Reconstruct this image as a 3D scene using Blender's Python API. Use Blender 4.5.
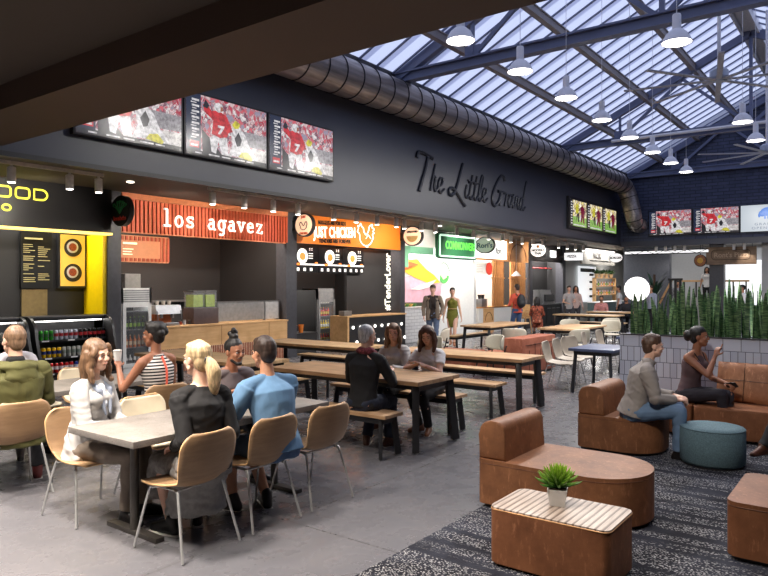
import bpy, bmesh, math, random
import numpy as np
from mathutils import Vector, Matrix, Euler, noise

for _o in list(bpy.data.objects): bpy.data.objects.remove(_o)
SC = bpy.context.scene
COL = SC.collection
PI = math.pi
R = math.radians

# ------------------------------------------------------------------ camera, world, light, exposure
cd = bpy.data.cameras.new('camera'); cam = bpy.data.objects.new('camera', cd); COL.objects.link(cam)
cam.location = (0, 0, 1.76)
cam.rotation_euler = (R(90), 0, math.atan2(.5976, .8018) - R(90))
cd.sensor_width = 36; cd.lens = 31.55; cd.shift_y = -3/768; cd.clip_start = .05; cd.clip_end = 300
SC.camera = cam
SC.view_settings.view_transform = 'Standard'; SC.view_settings.look = 'None'
SC.view_settings.gamma = 1; SC.view_settings.use_curve_mapping = False
SC.view_settings.exposure = 0.38
try:
    SC.cycles.max_bounces = 7; SC.cycles.diffuse_bounces = 3; SC.cycles.glossy_bounces = 3
    SC.cycles.transmission_bounces = 6; SC.cycles.transparent_max_bounces = 12
    SC.cycles.sample_clamp_indirect = 3.0; SC.cycles.use_denoising = True
    SC.cycles.caustics_reflective = False; SC.cycles.caustics_refractive = False
except Exception: pass
wd = bpy.data.worlds.new('sky'); SC.world = wd; wd.use_nodes = True
nt = wd.node_tree; bg = nt.nodes['Background']
tc = nt.nodes.new('ShaderNodeTexCoord'); sep = nt.nodes.new('ShaderNodeSeparateXYZ'); rmp = nt.nodes.new('ShaderNodeValToRGB')
nt.links.new(tc.outputs['Generated'], sep.inputs[0]); nt.links.new(sep.outputs['Z'], rmp.inputs[0])
rmp.color_ramp.elements[0].position = 0.0; rmp.color_ramp.elements[0].color = (.68, .74, .96, 1)
rmp.color_ramp.elements[1].position = .8; rmp.color_ramp.elements[1].color = (.58, .66, .94, 1)
nt.links.new(rmp.outputs[0], bg.inputs['Color']); bg.inputs['Strength'].default_value = .86

def area(name, loc, size, power, color=(1, 1, 1), rot=(0, 0, 0), sy=None, spread=None):
    l = bpy.data.lights.new(name, 'AREA'); l.energy = power; l.color = color; l.size = size
    if sy: l.shape = 'RECTANGLE'; l.size_y = sy
    if spread: l.spread = spread
    o = bpy.data.objects.new(name, l); COL.objects.link(o); o.location = loc; o.rotation_euler = rot
    return o
def spot(name, loc, target, power, angle=60, color=(1, .9, .78), blend=.6, r=.05):
    l = bpy.data.lights.new(name, 'SPOT'); l.energy = power; l.color = color; l.spot_size = R(angle); l.spot_blend = blend
    l.shadow_soft_size = r
    o = bpy.data.objects.new(name, l); COL.objects.link(o); o.location = loc
    o.rotation_euler = (Vector(target) - Vector(loc)).to_track_quat('-Z', 'Y').to_euler()
    return o

# lamps of the place: stall ceiling panels, downlights in the low ceiling, beam spots; plus an added fill spot
for _x0, _x1, _p, _c in ((3.4, 6.9, 95, (1, .95, .85)), (7.4, 11.5, 130, (1, .86, .72)), (12.1, 16.3, 110, (1, .88, .76)), (16.8, 20.8, 95, (1, .98, .95)),
                         (21.2, 25.4, 170, (1, .93, .84)), (25.9, 28.9, 190, (1, .95, .9)), (29.6, 35, 190, (1, .97, .92))):
    area('stall_ceiling_light', ((_x0+_x1)/2, 12.1 if _x0 < 29 else 10.7, 3.42), (_x1-_x0)*.85, _p, _c, sy=.5)
for _x, _y in ((.9, 3.2), (.9, 5.6), (2.0, 4.2), (2.0, 7.2)):
    area('low_ceiling_light', (_x, _y, 3.82), .35, 95, (1, .90, .80), spread=R(110))
for _x, _y, _p in ((3.4, 3.4, 80), (3.4, 5.2, 85), (3.4, 7.2, 110), (4.6, 1.9, 170), (4.4, .6, 120), (7.6, 2.0, 330)):
    spot('beam_and_fill_spot', (3.7, _y if _x < 6 else 1.5, 3.56), (_x, _y+.1, 0 if _x < 6 else .6), _p, 100 if _x < 4 else 62, (1, .93, .85), .8, .08)  # the last spot is added, unseen, to brighten the people in the lounge
area('far_zone_light', (33, 4, 3.4), 5, 80, (1, .97, .94), sy=8)

# ------------------------------------------------------------------ materials
def lin(h):
    return tuple(((c/12.92) if c <= .04045 else ((c+.055)/1.055)**2.4) for c in h)
def rgb(r, g, b): return lin((r/255, g/255, b/255))
_M = {}
class NG:
    def __init__(s, name):
        s.m = bpy.data.materials.new(name); s.m.use_nodes = True
        s.n = s.m.node_tree.nodes; s.l = s.m.node_tree.links; s.b = s.n['Principled BSDF']
    def new(s, t): return s.n.new(t)
    def coord(s, scale=(1, 1, 1), rot=(0, 0, 0), kind='Object'):
        t = s.new('ShaderNodeTexCoord'); mp = s.new('ShaderNodeMapping')
        mp.inputs['Scale'].default_value = scale; mp.inputs['Rotation'].default_value = rot
        s.l.new(t.outputs[kind], mp.inputs[0]); return mp.outputs[0]
    def noise(s, vec, scale, detail=3, rough=.5):
        x = s.new('ShaderNodeTexNoise'); x.inputs['Scale'].default_value = scale
        x.inputs['Detail'].default_value = detail; x.inputs['Roughness'].default_value = rough
        s.l.new(vec, x.inputs['Vector']); return x.outputs['Fac']
    def ramp(s, fac, stops):
        x = s.new('ShaderNodeValToRGB'); e = x.color_ramp.elements
        while len(e) < len(stops): e.new(.5)
        for k, (p, c) in enumerate(stops):
            e[k].position = p; e[k].color = (*c[:3], 1)
        s.l.new(fac, x.inputs[0]); return x.outputs[0]
    def mix(s, a, b, fac, mode='MIX'):
        x = s.new('ShaderNodeMix'); x.data_type = 'RGBA'; x.blend_type = mode
        for sock, v in ((x.inputs[0], fac), (x.inputs[6], a), (x.inputs[7], b)):
            if isinstance(v, bpy.types.NodeSocket): s.l.new(v, sock)
            elif isinstance(v, (int, float)): sock.default_value = v
            else: sock.default_value = (*v[:3], 1)
        return x.outputs[2]
    def bump(s, h, strength=.3, dist=.01):
        x = s.new('ShaderNodeBump'); x.inputs['Strength'].default_value = strength; x.inputs['Distance'].default_value = dist
        s.l.new(h, x.inputs['Height']); s.l.new(x.outputs[0], s.b.inputs['Normal'])
    def col(s, v):
        if isinstance(v, bpy.types.NodeSocket): s.l.new(v, s.b.inputs['Base Color'])
        else: s.b.inputs['Base Color'].default_value = (*v[:3], 1)
    def set(s, rough=.5, metal=0, spec=None, trans=None):
        s.b.inputs['Roughness'].default_value = rough; s.b.inputs['Metallic'].default_value = metal
        if spec is not None: s.b.inputs['Specular IOR Level'].default_value = spec
        if trans is not None: s.b.inputs['Transmission Weight'].default_value = trans
        return s.m
ORD = ('first', 'second', 'third', 'fourth', 'fifth', 'sixth', 'seventh', 'eighth', 'ninth', 'tenth', 'eleventh', 'twelfth', 'thirteenth', 'fourteenth', 'fifteenth')
def nth(i, n, side='left'): return 'leftmost' if i == 0 and side == 'left' else ('rightmost' if i == n-1 and side == 'left' else ORD[i]+' from the '+side)
def mat(name, c, rough=.5, metal=0, var=.12, scale=14, bump=.0, spec=None):
    """plain paint / cloth / metal with a slight procedural unevenness"""
    if name in _M: return _M[name]
    g = NG(name); v = g.coord(); f = g.noise(v, scale, 3)
    a = tuple(x*(1-var) for x in c); b = tuple(min(1, x*(1+var)) for x in c)
    g.col(g.ramp(f, [(.3, a), (.7, b)]))
    if bump: g.bump(g.noise(g.coord(), scale*5, 2), bump, .004)
    _M[name] = g.set(rough, metal, spec); return _M[name]
def glow(name, c, strength):
    if name in _M: return _M[name]
    g = NG(name); g.col(c); g.b.inputs['Emission Color'].default_value = (*c, 1); g.b.inputs['Emission Strength'].default_value = strength
    _M[name] = g.set(.5); return _M[name]
def wood(name, c1, c2, axis='X', scale=1.0, rough=.45, planks=0, dark=.25):
    """grain stretched along an axis, with optional plank seams across the other"""
    if name in _M: return _M[name]
    g = NG(name); st = {'X': (.7, 9, 9), 'Y': (9, .7, 9), 'Z': (9, 9, .7)}[axis]
    v = g.coord(tuple(a*scale for a in st)); f = g.noise(v, 3.0, 6, .65)
    c = g.ramp(f, [(.28, c1), (.72, c2)])
    f2 = g.noise(g.coord((2.2, 2.2, 2.2)), 1.4, 2); c = g.mix(c, tuple(x*(1-dark) for x in c1), g.ramp(f2, [(.45, (0, 0, 0)), (.75, (.8, .8, .8))]))
    if planks:
        t = g.new('ShaderNodeTexCoord'); sp = g.new('ShaderNodeSeparateXYZ'); g.l.new(t.outputs['Object'], sp.inputs[0])
        m1 = g.new('ShaderNodeMath'); m1.operation = 'MULTIPLY'; m1.inputs[1].default_value = planks
        g.l.new(sp.outputs['Y' if axis == 'X' else 'X'], m1.inputs[0])
        m2 = g.new('ShaderNodeMath'); m2.operation = 'FRACT'; g.l.new(m1.outputs[0], m2.inputs[0])
        fl = g.new('ShaderNodeMath'); fl.operation = 'FLOOR'; g.l.new(m1.outputs[0], fl.inputs[0])
        wn = g.new('ShaderNodeTexWhiteNoise'); wn.noise_dimensions = '1D'; g.l.new(fl.outputs[0], wn.inputs['W'])
        c = g.mix(c, g.mix(c, (.45, .40, .36), .9, 'MULTIPLY'), g.ramp(wn.outputs['Value'], [(0, (0, 0, 0)), (1, (.55, .55, .55))]))
        c = g.mix(c, (.05, .03, .02), g.ramp(m2.outputs[0], [(.0, (.8, .8, .8)), (.05, (0, 0, 0))]))
    g.col(c); g.bump(f, .12, .003)
    _M[name] = g.set(rough); return _M[name]
def leather(name, c1, c2):
    if name in _M: return _M[name]
    g = NG(name); f = g.noise(g.coord(), 3.5, 8, .72); f2 = g.noise(g.coord((1, 1, .35)), 26, 5, .7)
    c = g.ramp(f, [(.28, c1), (.72, c2)])
    c = g.mix(c, tuple(min(1, x*1.9+.03) for x in c2), g.ramp(f2, [(.56, (0, 0, 0)), (.78, (.6, .6, .6))]))
    g.col(c); g.bump(f2, .25, .004); _M[name] = g.set(.55, spec=.3); return _M[name]
def glass(name, tint=(1, 1, 1), t=.85, rough=.03):
    """thin pane: mostly see-through with a glossy reflection"""
    if name in _M: return _M[name]
    g = NG(name); tr = g.new('ShaderNodeBsdfTransparent'); tr.inputs[0].default_value = (*tint, 1)
    g.col(tint); g.set(rough); mx = g.new('ShaderNodeMixShader'); mx.inputs[0].default_value = 1-t
    g.l.new(tr.outputs[0], mx.inputs[1]); g.l.new(g.b.outputs[0], mx.inputs[2])
    g.l.new(mx.outputs[0], g.n['Material Output'].inputs[0]); _M[name] = g.m; return g.m

# ------------------------------------------------------------------ mesh builder
class MB:
    def __init__(s): s.bm = bmesh.new()
    def box(s, x0, x1, y0, y1, z0, z1, M=None, bev=0, mi=0):
        r = bmesh.ops.create_cube(s.bm, size=1)
        vs = r['verts']
        for v in vs:
            v.co = Vector((x0+(v.co.x+.5)*(x1-x0), y0+(v.co.y+.5)*(y1-y0), z0+(v.co.z+.5)*(z1-z0)))
        fs = {f for v in vs for f in v.link_faces}
        if bev:
            es = list({e for v in vs for e in v.link_edges})
            rr = bmesh.ops.bevel(s.bm, geom=es, offset=bev, segments=2, affect='EDGES', profile=.6)
            fs = set(rr['faces']) | {f for f in fs if f.is_valid}
            vs = list({v for f in fs for v in f.verts})
        if M is not None:
            for v in vs: v.co = M @ v.co
        for f in fs: f.material_index = mi
        return s
    def bar(s, a, b, w, h, bev=0, up=(0, 0, 1)):
        a = Vector(a); b = Vector(b); d = b-a; L = d.length; z = d.normalized(); u = Vector(up)
        x = u.cross(z)
        if x.length < 1e-4: x = Vector((1, 0, 0)).cross(z)
        x.normalize(); y = z.cross(x)
        M = Matrix((x, y, z)).transposed().to_4x4(); M.translation = a
        return s.box(-w/2, w/2, -h/2, h/2, 0, L, M, bev)
    def cone(s, a, b, r0, r1, n=16, cap=True, mi=0):
        a = Vector(a); b = Vector(b); d = b-a; z = d.normalized()
        x = z.orthogonal().normalized(); y = z.cross(x); rings = []
        for p, r in ((a, r0), (b, r1)):
            rings.append([s.bm.verts.new(p + x*(r*math.cos(2*PI*k/n)) + y*(r*math.sin(2*PI*k/n))) for k in range(n)])
        for k in range(n):
            f = s.bm.faces.new((rings[0][k], rings[0][(k+1) % n], rings[1][(k+1) % n], rings[1][k])); f.material_index = mi
        if cap:
            if r0 > 1e-5: s.bm.faces.new(rings[0][::-1]).material_index = mi
            if r1 > 1e-5: s.bm.faces.new(rings[1]).material_index = mi
        return s
    def tube(s, pts, r, n=8, close=False, flat=1.0, up=None):
        pts = [Vector(p) for p in pts]; m = len(pts); rs = r if isinstance(r, (list, tuple)) else [r]*m; prev = None; rings = []
        for i, p in enumerate(pts):
            t = ((pts[(i+1) % m] if close or i < m-1 else p) - (pts[i-1] if close or i > 0 else p))
            if t.length < 1e-9: t = Vector((0, 0, 1))
            t.normalize()
            if up is not None: x = Vector(up).cross(t); x = x.normalized() if x.length > 1e-5 else t.orthogonal().normalized()
            elif prev is None: x = t.orthogonal().normalized()
            else:
                x = prev - t*prev.dot(t); x = x.normalized() if x.length > 1e-6 else t.orthogonal().normalized()
            prev = x; y = t.cross(x)
            rings.append([s.bm.verts.new(p + x*(rs[i]*math.cos(2*PI*k/n)) + y*(rs[i]*flat*math.sin(2*PI*k/n))) for k in range(n)])
        for i in range(m if close else m-1):
            a = rings[i]; b = rings[(i+1) % m]
            for k in range(n): s.bm.faces.new((a[k], a[(k+1) % n], b[(k+1) % n], b[k]))
        if not close: s.bm.faces.new(rings[0][::-1]); s.bm.faces.new(rings[-1])
        return s
    def lathe(s, prof, n=32, c=(0, 0, 0)):
        c = Vector(c); rings = []
        for r, z in prof:
            if r < 1e-5: rings.append([s.bm.verts.new(c+Vector((0, 0, z)))])
            else: rings.append([s.bm.verts.new(c+Vector((r*math.cos(2*PI*k/n), r*math.sin(2*PI*k/n), z))) for k in range(n)])
        for a, b in zip(rings, rings[1:]):
            for k in range(n):
                if len(a) == 1 and len(b) == 1: continue
                if len(a) == 1: s.bm.faces.new((a[0], b[(k+1) % n], b[k]))
                elif len(b) == 1: s.bm.faces.new((a[k], a[(k+1) % n], b[0]))
                else: s.bm.faces.new((a[k], a[(k+1) % n], b[(k+1) % n], b[k]))
        return s
    def prism(s, pts, z0, z1, M=None, bev=0, mi=0):
        """extrude a 2D outline (x, y) from z0 to z1"""
        lo = [s.bm.verts.new((x, y, z0)) for x, y in pts]; hi = [s.bm.verts.new((x, y, z1)) for x, y in pts]; n = len(pts)
        fs = [s.bm.faces.new(lo[::-1]), s.bm.faces.new(hi)]
        for k in range(n): fs.append(s.bm.faces.new((lo[k], lo[(k+1) % n], hi[(k+1) % n], hi[k])))
        vs = lo+hi
        if bev:
            es = list(fs[0].edges)+list(fs[1].edges)
            rr = bmesh.ops.bevel(s.bm, geom=es, offset=bev, segments=3, affect='EDGES', profile=.5)
            fs = [f for f in fs if f.is_valid]+rr['faces']; vs = list({v for f in fs for v in f.verts})
        for f in fs: f.material_index = mi
        if M is not None:
            for v in vs: v.co = M @ v.co
        return s
    def sph(s, c, r, n=16, M=None, mi=0):
        rr = bmesh.ops.create_uvsphere(s.bm, u_segments=n, v_segments=max(6, n*2//3), radius=1)
        r = (r, r, r) if isinstance(r, (int, float)) else r
        for v in rr['verts']:
            p = Vector((v.co.x*r[0], v.co.y*r[1], v.co.z*r[2]))+Vector(c)
            v.co = (M @ p) if M is not None else p
            for f in v.link_faces: f.material_index = mi
        return s
    def build(s, name, m, parent=None, loc=None, rot=None, sharp=32, sub=0):
        bmesh.ops.recalc_face_normals(s.bm, faces=s.bm.faces[:])
        for f in s.bm.faces: f.smooth = True
        lim = R(sharp)
        for e in s.bm.edges:
            if len(e.link_faces) == 2 and e.calc_face_angle(0) > lim: e.smooth = False
        me = bpy.data.meshes.new(name); s.bm.to_mesh(me); s.bm.free()
        for k in (m if isinstance(m, (list, tuple)) else [m]): me.materials.append(k)
        o = bpy.data.objects.new(name, me); COL.objects.link(o)
        if parent is not None: o.parent = parent
        if loc is not None: o.location = loc
        if rot is not None: o.rotation_euler = rot
        if sub:
            md = o.modifiers.new('sub', 'SUBSURF'); md.levels = md.render_levels = sub
        return o

def tag(o, label, cat, group=None):
    o['label'] = label; o['category'] = cat
    if group: o['group'] = group
    return o
def thing(name, label, cat, loc=(0, 0, 0), rz=0, group=None):
    o = bpy.data.objects.new(name, None); COL.objects.link(o); o.empty_display_size = .1
    o.location = loc; o.rotation_euler = (0, 0, rz); return tag(o, label, cat, group)
def struct(o): o['kind'] = 'structure'; return o
def kids(o): return [x for x in CH.get(o.name, [])] if False else [x for x in o.children]
def dup(root, loc=None, rz=None, label=None, group=None):
    def cp(o, par):
        c = o.copy(); COL.objects.link(c)
        if par is not None: c.parent = par
        for ch in tuple(o.children): cp(ch, c)
        return c
    r = cp(root, None)
    if loc is not None: r.location = loc
    if rz is not None: r.rotation_euler = (0, 0, rz)
    if label: r['label'] = label
    if group: r['group'] = group
    return r
def rrect(x0, x1, y0, y1, r, n=6):
    """rounded rectangle outline; r may be four radii (x0y0, x1y0, x1y1, x0y1)"""
    rr = (r,)*4 if isinstance(r, (int, float)) else r; out = []
    for (cx, cy, a0, q) in ((x0, y0, 180, 0), (x1, y0, 270, 1), (x1, y1, 0, 2), (x0, y1, 90, 3)):
        q = rr[q]; sx = 1 if cx == x0 else -1; sy = 1 if cy == y0 else -1
        if q < 1e-4: out.append((cx, cy)); continue
        for k in range(n+1):
            a = R(a0+90*k/n); out.append((cx+sx*q+q*math.cos(a), cy+sy*q+q*math.sin(a)))
    return out
def text(name, s, m, size, loc, rot, parent=None, depth=.01, align='LEFT', bold=0, shear=0, sx=1.0, space=1.0, fit=None):
    c = bpy.data.curves.new(name, 'FONT'); c.body = s; c.size = size; c.extrude = depth/2; c.offset = bold; c.shear = shear
    c.align_x = align; c.space_character = space; c.resolution_u = 3
    t = bpy.data.objects.new(name, c); COL.objects.link(t)
    me = bpy.data.meshes.new_from_object(t.evaluated_get(bpy.context.evaluated_depsgraph_get()))
    bpy.data.objects.remove(t); bpy.data.curves.remove(c)
    if fit and me.vertices:
        xs = [v.co.x for v in me.vertices]; sx = fit/(max(xs)-min(xs))
    for v in me.vertices: v.co.x *= sx
    me.materials.clear(); me.materials.append(m); me.name = name
    o = bpy.data.objects.new(name, me); COL.objects.link(o); o.location = loc; o.rotation_euler = rot
    if parent is not None: o.parent = parent
    return o
FRONT = (R(90), 0, 0)          # lettering on a wall that faces -Y (reads left to right along +X)
BACK = (R(90), 0, R(-90))      # lettering on a wall that faces -X (reads along -Y)
def spline(pts, per=6):
    out = []; P = [pts[0]]+list(pts)+[pts[-1]]
    for i in range(1, len(P)-2):
        a, b, c, d = [Vector(p) for p in P[i-1:i+3]]
        for k in range(per):
            t = k/per
            out.append(.5*((2*b)+(c-a)*t+(2*a-5*b+4*c-d)*t*t+(3*b-a-3*c+d)*t**3))
    out.append(Vector(P[-2])); return out
# ------------------------------------------------------------------ large structure
def m_floor():
    g = NG('polished concrete'); v = g.coord()
    f = g.noise(v, .55, 6, .62); f2 = g.noise(v, 5, 5, .6)
    c = g.ramp(f, [(.3, rgb(88, 88, 93)), (.7, rgb(104, 102, 105))])
    c = g.mix(c, rgb(78, 78, 84), g.ramp(f2, [(.5, (0, 0, 0)), (.75, (.3, .3, .3))]))
    # saw-cut joints
    br = g.new('ShaderNodeTexBrick'); br.offset = 0; br.inputs['Scale'].default_value = 1
    br.inputs['Brick Width'].default_value = 3.6; br.inputs['Row Height'].default_value = 3.6; br.inputs['Mortar Size'].default_value = .006
    br.inputs['Color1'].default_value = br.inputs['Color2'].default_value = (0, 0, 0, 1); br.inputs['Mortar'].default_value = (1, 1, 1, 1)
    g.l.new(g.coord(), br.inputs['Vector']); c = g.mix(c, rgb(70, 68, 68), br.outputs['Color'])
    g.col(c); g.l.new(g.ramp(f2, [(.3, (.22, .22, .22)), (.7, (.34, .34, .34))]), g.b.inputs['Roughness'])
    g.b.inputs['Specular IOR Level'].default_value = .55; return g.m
def m_brick():
    g = NG('painted navy brick'); v = g.coord(rot=(0, R(-90), 0)); v2 = g.coord()
    t = g.new('ShaderNodeTexCoord'); sp = g.new('ShaderNodeSeparateXYZ'); cb = g.new('ShaderNodeCombineXYZ')
    g.l.new(t.outputs['Object'], sp.inputs[0]); g.l.new(sp.outputs['Y'], cb.inputs['X']); g.l.new(sp.outputs['Z'], cb.inputs['Y'])
    br = g.new('ShaderNodeTexBrick'); br.inputs['Scale'].default_value = 1; br.inputs['Brick Width'].default_value = .42
    br.inputs['Row Height'].default_value = .135; br.inputs['Mortar Size'].default_value = .018; br.inputs['Mortar Smooth'].default_value = .4
    br.inputs['Color1'].default_value = (*rgb(66, 74, 102), 1); br.inputs['Color2'].default_value = (*rgb(54, 62, 88), 1); br.inputs['Mortar'].default_value = (*rgb(34, 40, 58), 1)
    g.l.new(cb.outputs[0], br.inputs['Vector']); c = g.mix(br.outputs['Color'], rgb(82, 90, 116), g.ramp(g.noise(v2, 3, 4), [(.5, (0, 0, 0)), (.8, (.5, .5, .5))]))
    g.col(c); g.bump(br.outputs['Fac'], -.6, .012); return g.set(.6)
FLOOR = m_floor()
WALLN = mat('fascia paint', rgb(64, 67, 78), .38, var=.06, scale=.8)
BLK = mat('black steel', rgb(34, 34, 37), .42)
CHAR = mat('charcoal panel', rgb(44, 43, 44), .5, var=.1, scale=2)
CHAR2 = mat('dark grey stall wall', rgb(42, 41, 42), .55, var=.1, scale=1.2)
POSTM = mat('stall post grey', rgb(68, 68, 74), .45)
SOFF = mat('soffit brown grey', rgb(92, 84, 76), .6, var=.08, scale=1)
BROWN = mat('ceiling brown', rgb(80, 62, 52), .7, var=.06, scale=.5)
NEARC = mat('near ceiling', rgb(66, 56, 50), .75, var=.08, scale=.5)
WHITE = mat('white paint', rgb(232, 232, 230), .45, var=.03)
WHITEM = mat('white enamel', rgb(238, 238, 240), .25, var=.02)
LGREY = mat('light grey wall', rgb(176, 176, 174), .6, var=.06, scale=1)
TRUSS = mat('truss blue grey', rgb(104, 112, 140), .42, var=.08, scale=3)
PURL = mat('purlin grey', rgb(150, 144, 144), .5, var=.08, scale=3)
BARM = mat('glazing bar lavender', rgb(150, 158, 190), .5, var=.06, scale=3)

def flat(name, pts, m, thick=None):
    mb = MB(); vs = [mb.bm.verts.new(p) for p in pts]; mb.bm.faces.new(vs)
    return mb.build(name, m)
struct(MB().box(-4, 40, -8, 15, -.2, 0).build('floor', FLOOR))
# left side: fascia above the stalls, its bottom edge, the soffit and the stall back wall
struct(MB().box(-4, 30.3, 9.35, 9.6, 3.5, 6.75).build('wall_left', WALLN))
struct(MB().box(-4, 30.3, 9.30, 9.36, 3.46, 3.53).build('trim_1', BLK))
struct(MB().box(-4, 40, 9.6, 15, 3.52, 3.7).build('ceiling_over_stalls', SOFF))
bpy.data.objects['ceiling_over_stalls'].name = 'ceiling'
struct(MB().box(-4, 40, 14.2, 14.5, 0, 3.6).build('wall_stall_back', CHAR2))
bpy.data.objects['wall_stall_back'].name = 'wall_rear'
# far brick wall with its gable, open below 3.5 m
g = MB(); g.prism([(-3.2, 3.5), (9.36, 3.5), (9.36, 6.75), (3.2, 9.85), (-3.2, 6.6)], 0, .3, Matrix(((0, 0, 1, 30), (1, 0, 0, 0), (0, 1, 0, 0), (0, 0, 0, 1))))
struct(g.build('wall_far', m_brick()))
struct(MB().box(30.3, 40, -8, 9.6, 3.5, 3.7).build('ceiling_far', SOFF))
struct(MB().box(29.94, 30.02, -3.2, 9.35, 3.42, 3.66).build('trim_2', WALLN))
struct(MB().box(38, 38.3, -8, 15, 0, 3.6).build('wall_far_end', mat('far end wall', rgb(150, 150, 152), .7, var=.08, scale=1)))
struct(MB().box(4, 40, -3.5, -3.2, 0, 6.75).build('wall_right', WALLN))
struct(MB().box(-4, 4, -8.3, -8, 0, 4).build('wall_right_near', LGREY))
struct(MB().box(-4.3, -4, -8, 15, 0, 4).build('wall_back', LGREY))
# the low ceiling over the camera and the deep beam that ends it
struct(MB().box(-4, 3.30, -8, 9.36, 3.86, 4.1).build('ceiling_near', NEARC))
struct(MB().box(3.26, 4.12, -8, 9.36, 3.6, 6.9).build('trim_3', BROWN))
struct(MB().box(-4, 3.3, -8, -3.2, 3.9, 4.1).build('ceiling_near_side', NEARC))
struct(MB().box(4, 4.12, -8, -3.2, 0, 4).build('wall_side_near', LGREY))

# ---- roof: sloped glazing on both sides of the ridge
def roofz(y): return 6.62+(9.1-abs(y-3.2)-3.2)*.5 if False else 9.55-abs(y-3.2)*.5
def m_pane():
    g = NG('translucent roof glazing'); tr = g.new('ShaderNodeBsdfTransparent'); tr.inputs[0].default_value = (.93, .94, .99, 1)
    tl = g.new('ShaderNodeBsdfTranslucent'); tl.inputs[0].default_value = (.88, .90, .97, 1)
    mx = g.new('ShaderNodeMixShader'); mx.inputs[0].default_value = .35
    g.l.new(tr.outputs[0], mx.inputs[1]); g.l.new(tl.outputs[0], mx.inputs[2]); g.l.new(mx.outputs[0], g.n['Material Output'].inputs[0]); return g.m
def m_strip():
    g = NG('frosted overlap strip'); tl = g.new('ShaderNodeBsdfTranslucent'); tl.inputs[0].default_value = (.60, .61, .70, 1)
    mx = g.new('ShaderNodeMixShader'); mx.inputs[0].default_value = .5; tr = g.new('ShaderNodeBsdfTransparent'); tr.inputs[0].default_value = (.50, .51, .60, 1)
    g.l.new(tr.outputs[0], mx.inputs[1]); g.l.new(tl.outputs[0], mx.inputs[2]); g.l.new(mx.outputs[0], g.n['Material Output'].inputs[0]); return g.m
STRIP = m_strip()
mb = MB()
for y0, y1 in ((3.2, 9.2), (3.2, -2.9)):
    vs = [mb.bm.verts.new(p) for p in ((4.1, y0, roofz(y0)), (30, y0, roofz(y0)), (30, y1, roofz(y1)), (4.1, y1, roofz(y1)))]; mb.bm.faces.new(vs)
sky = struct(mb.build('window_1', m_pane()))
k = 0
for i in range(42):
    x = 4.5+.61*i
    for y1 in (9.15, -2.85):
        b = MB(); b.bar((x, 3.2, roofz(3.2)-.05), (x, y1, roofz(y1)-.05), .045, .035); b.build('glazing_bar', TRUSS, sky)
        b = MB(); b.bm.faces.new([b.bm.verts.new(q) for q in ((x+.03, 3.2, roofz(3.2)-.03), (x+.24, 3.2, roofz(3.2)-.03), (x+.24, y1, roofz(y1)-.03), (x+.03, y1, roofz(y1)-.03))]); b.build('shade_strip', STRIP, sky)
# ridge: deep white boxed beam
b = MB(); b.box(4.1, 30, 3.0, 3.4, 9.28, 9.5); b.box(4.1, 30, 2.96, 3.02, 9.16, 9.5); b.box(4.1, 30, 3.38, 3.44, 9.16, 9.5)
struct(b.build('trim_4', mat('ridge beam white', rgb(200, 200, 204), .5)))
b = MB(); b.box(4.1, 30, 9.02, 9.36, 6.45, 6.62); struct(b.build('trim_5', mat('eave gutter', rgb(58, 56, 60), .5)))
b = MB(); b.box(4.1, 30, -3.2, -2.8, 6.4, 6.75); struct(b.build('trim_6', PURL))
for i, y in enumerate((7.65, 6.2, 4.78, 1.62, .2, -1.25)):
    b = MB(); b.box(4.1, 30, y-.07, y+.07, roofz(y)-.36, roofz(y)-.18); b.box(4.1, 30, y-.1, y+.1, roofz(y)-.20, roofz(y)-.175)
    o = b.build('roof_purlin', PURL); tag(o, ['lowest of the three long roof purlins above the duct', 'middle of the three long purlins under the sloped roof glazing', 'upper long roof purlin nearest the ridge above the duct side', 'upper roof purlin beyond the ridge', 'middle roof purlin beyond the ridge', 'lowest roof purlin beyond the ridge'][i], 'beam', 'roof purlins'); struct(o)
def truss(X, label):
    t = thing('roof_truss', label, 'truss', (X, 0, 0), 0, 'steel roof trusses')
    MB().bar((0, 9.2, 6.42), (0, 3.2, 9.24), .16, .22).build('rafter', TRUSS, t)
    MB().bar((0, -2.9, 6.42), (0, 3.2, 9.24), .16, .22).build('rafter', TRUSS, t)
    b = MB(); b.box(-.11, .11, -2.9, 9.2, 6.58, 6.62); b.box(-.03, .03, -2.9, 9.2, 6.42, 6.58); b.box(-.11, .11, -2.9, 9.2, 6.38, 6.42)
    b.build('bottom_chord', TRUSS, t)
    MB().bar((0, 3.2, 6.6), (0, 3.2, 9.2), .09, .09).build('king_post', TRUSS, t)
    for s in (1, -1):
        f = lambda y: 3.2+s*(y-3.2)
        MB().bar((0, f(7.04), 6.6), (0, f(7.04), 7.35), .07, .07).build('strut', TRUSS, t)
        MB().bar((0, f(7.04), 6.6), (0, f(5.1), 8.2), .07, .09).build('strut', TRUSS, t)
        MB().bar((0, f(3.3), 6.6), (0, f(5.1), 8.2), .07, .09).build('strut', TRUSS, t)
        MB().box(-.02, .02, f(7.04)-.18, f(7.04)+.18, 6.6, 6.85).build('gusset_plate', TRUSS, t)
    return t
truss(12.6, 'nearest steel roof truss crossing above the hall')
truss(22.5, 'middle steel roof truss crossing above the hall with king post')
truss(29.88, 'farthest steel roof truss set against the navy brick gable')
truss(4.25, 'steel roof truss right behind the low brown beam')
# white tube added for the bright lit part of the middle truss chord
tag(MB().tube([(22.3, 7.25, 6.5), (22.3, -2.5, 6.5)], .05, 8).build('lit_chord_tube', WHITEM), 'long straight white tube added as the bright lit part of the middle truss chord', 'tube')

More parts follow.
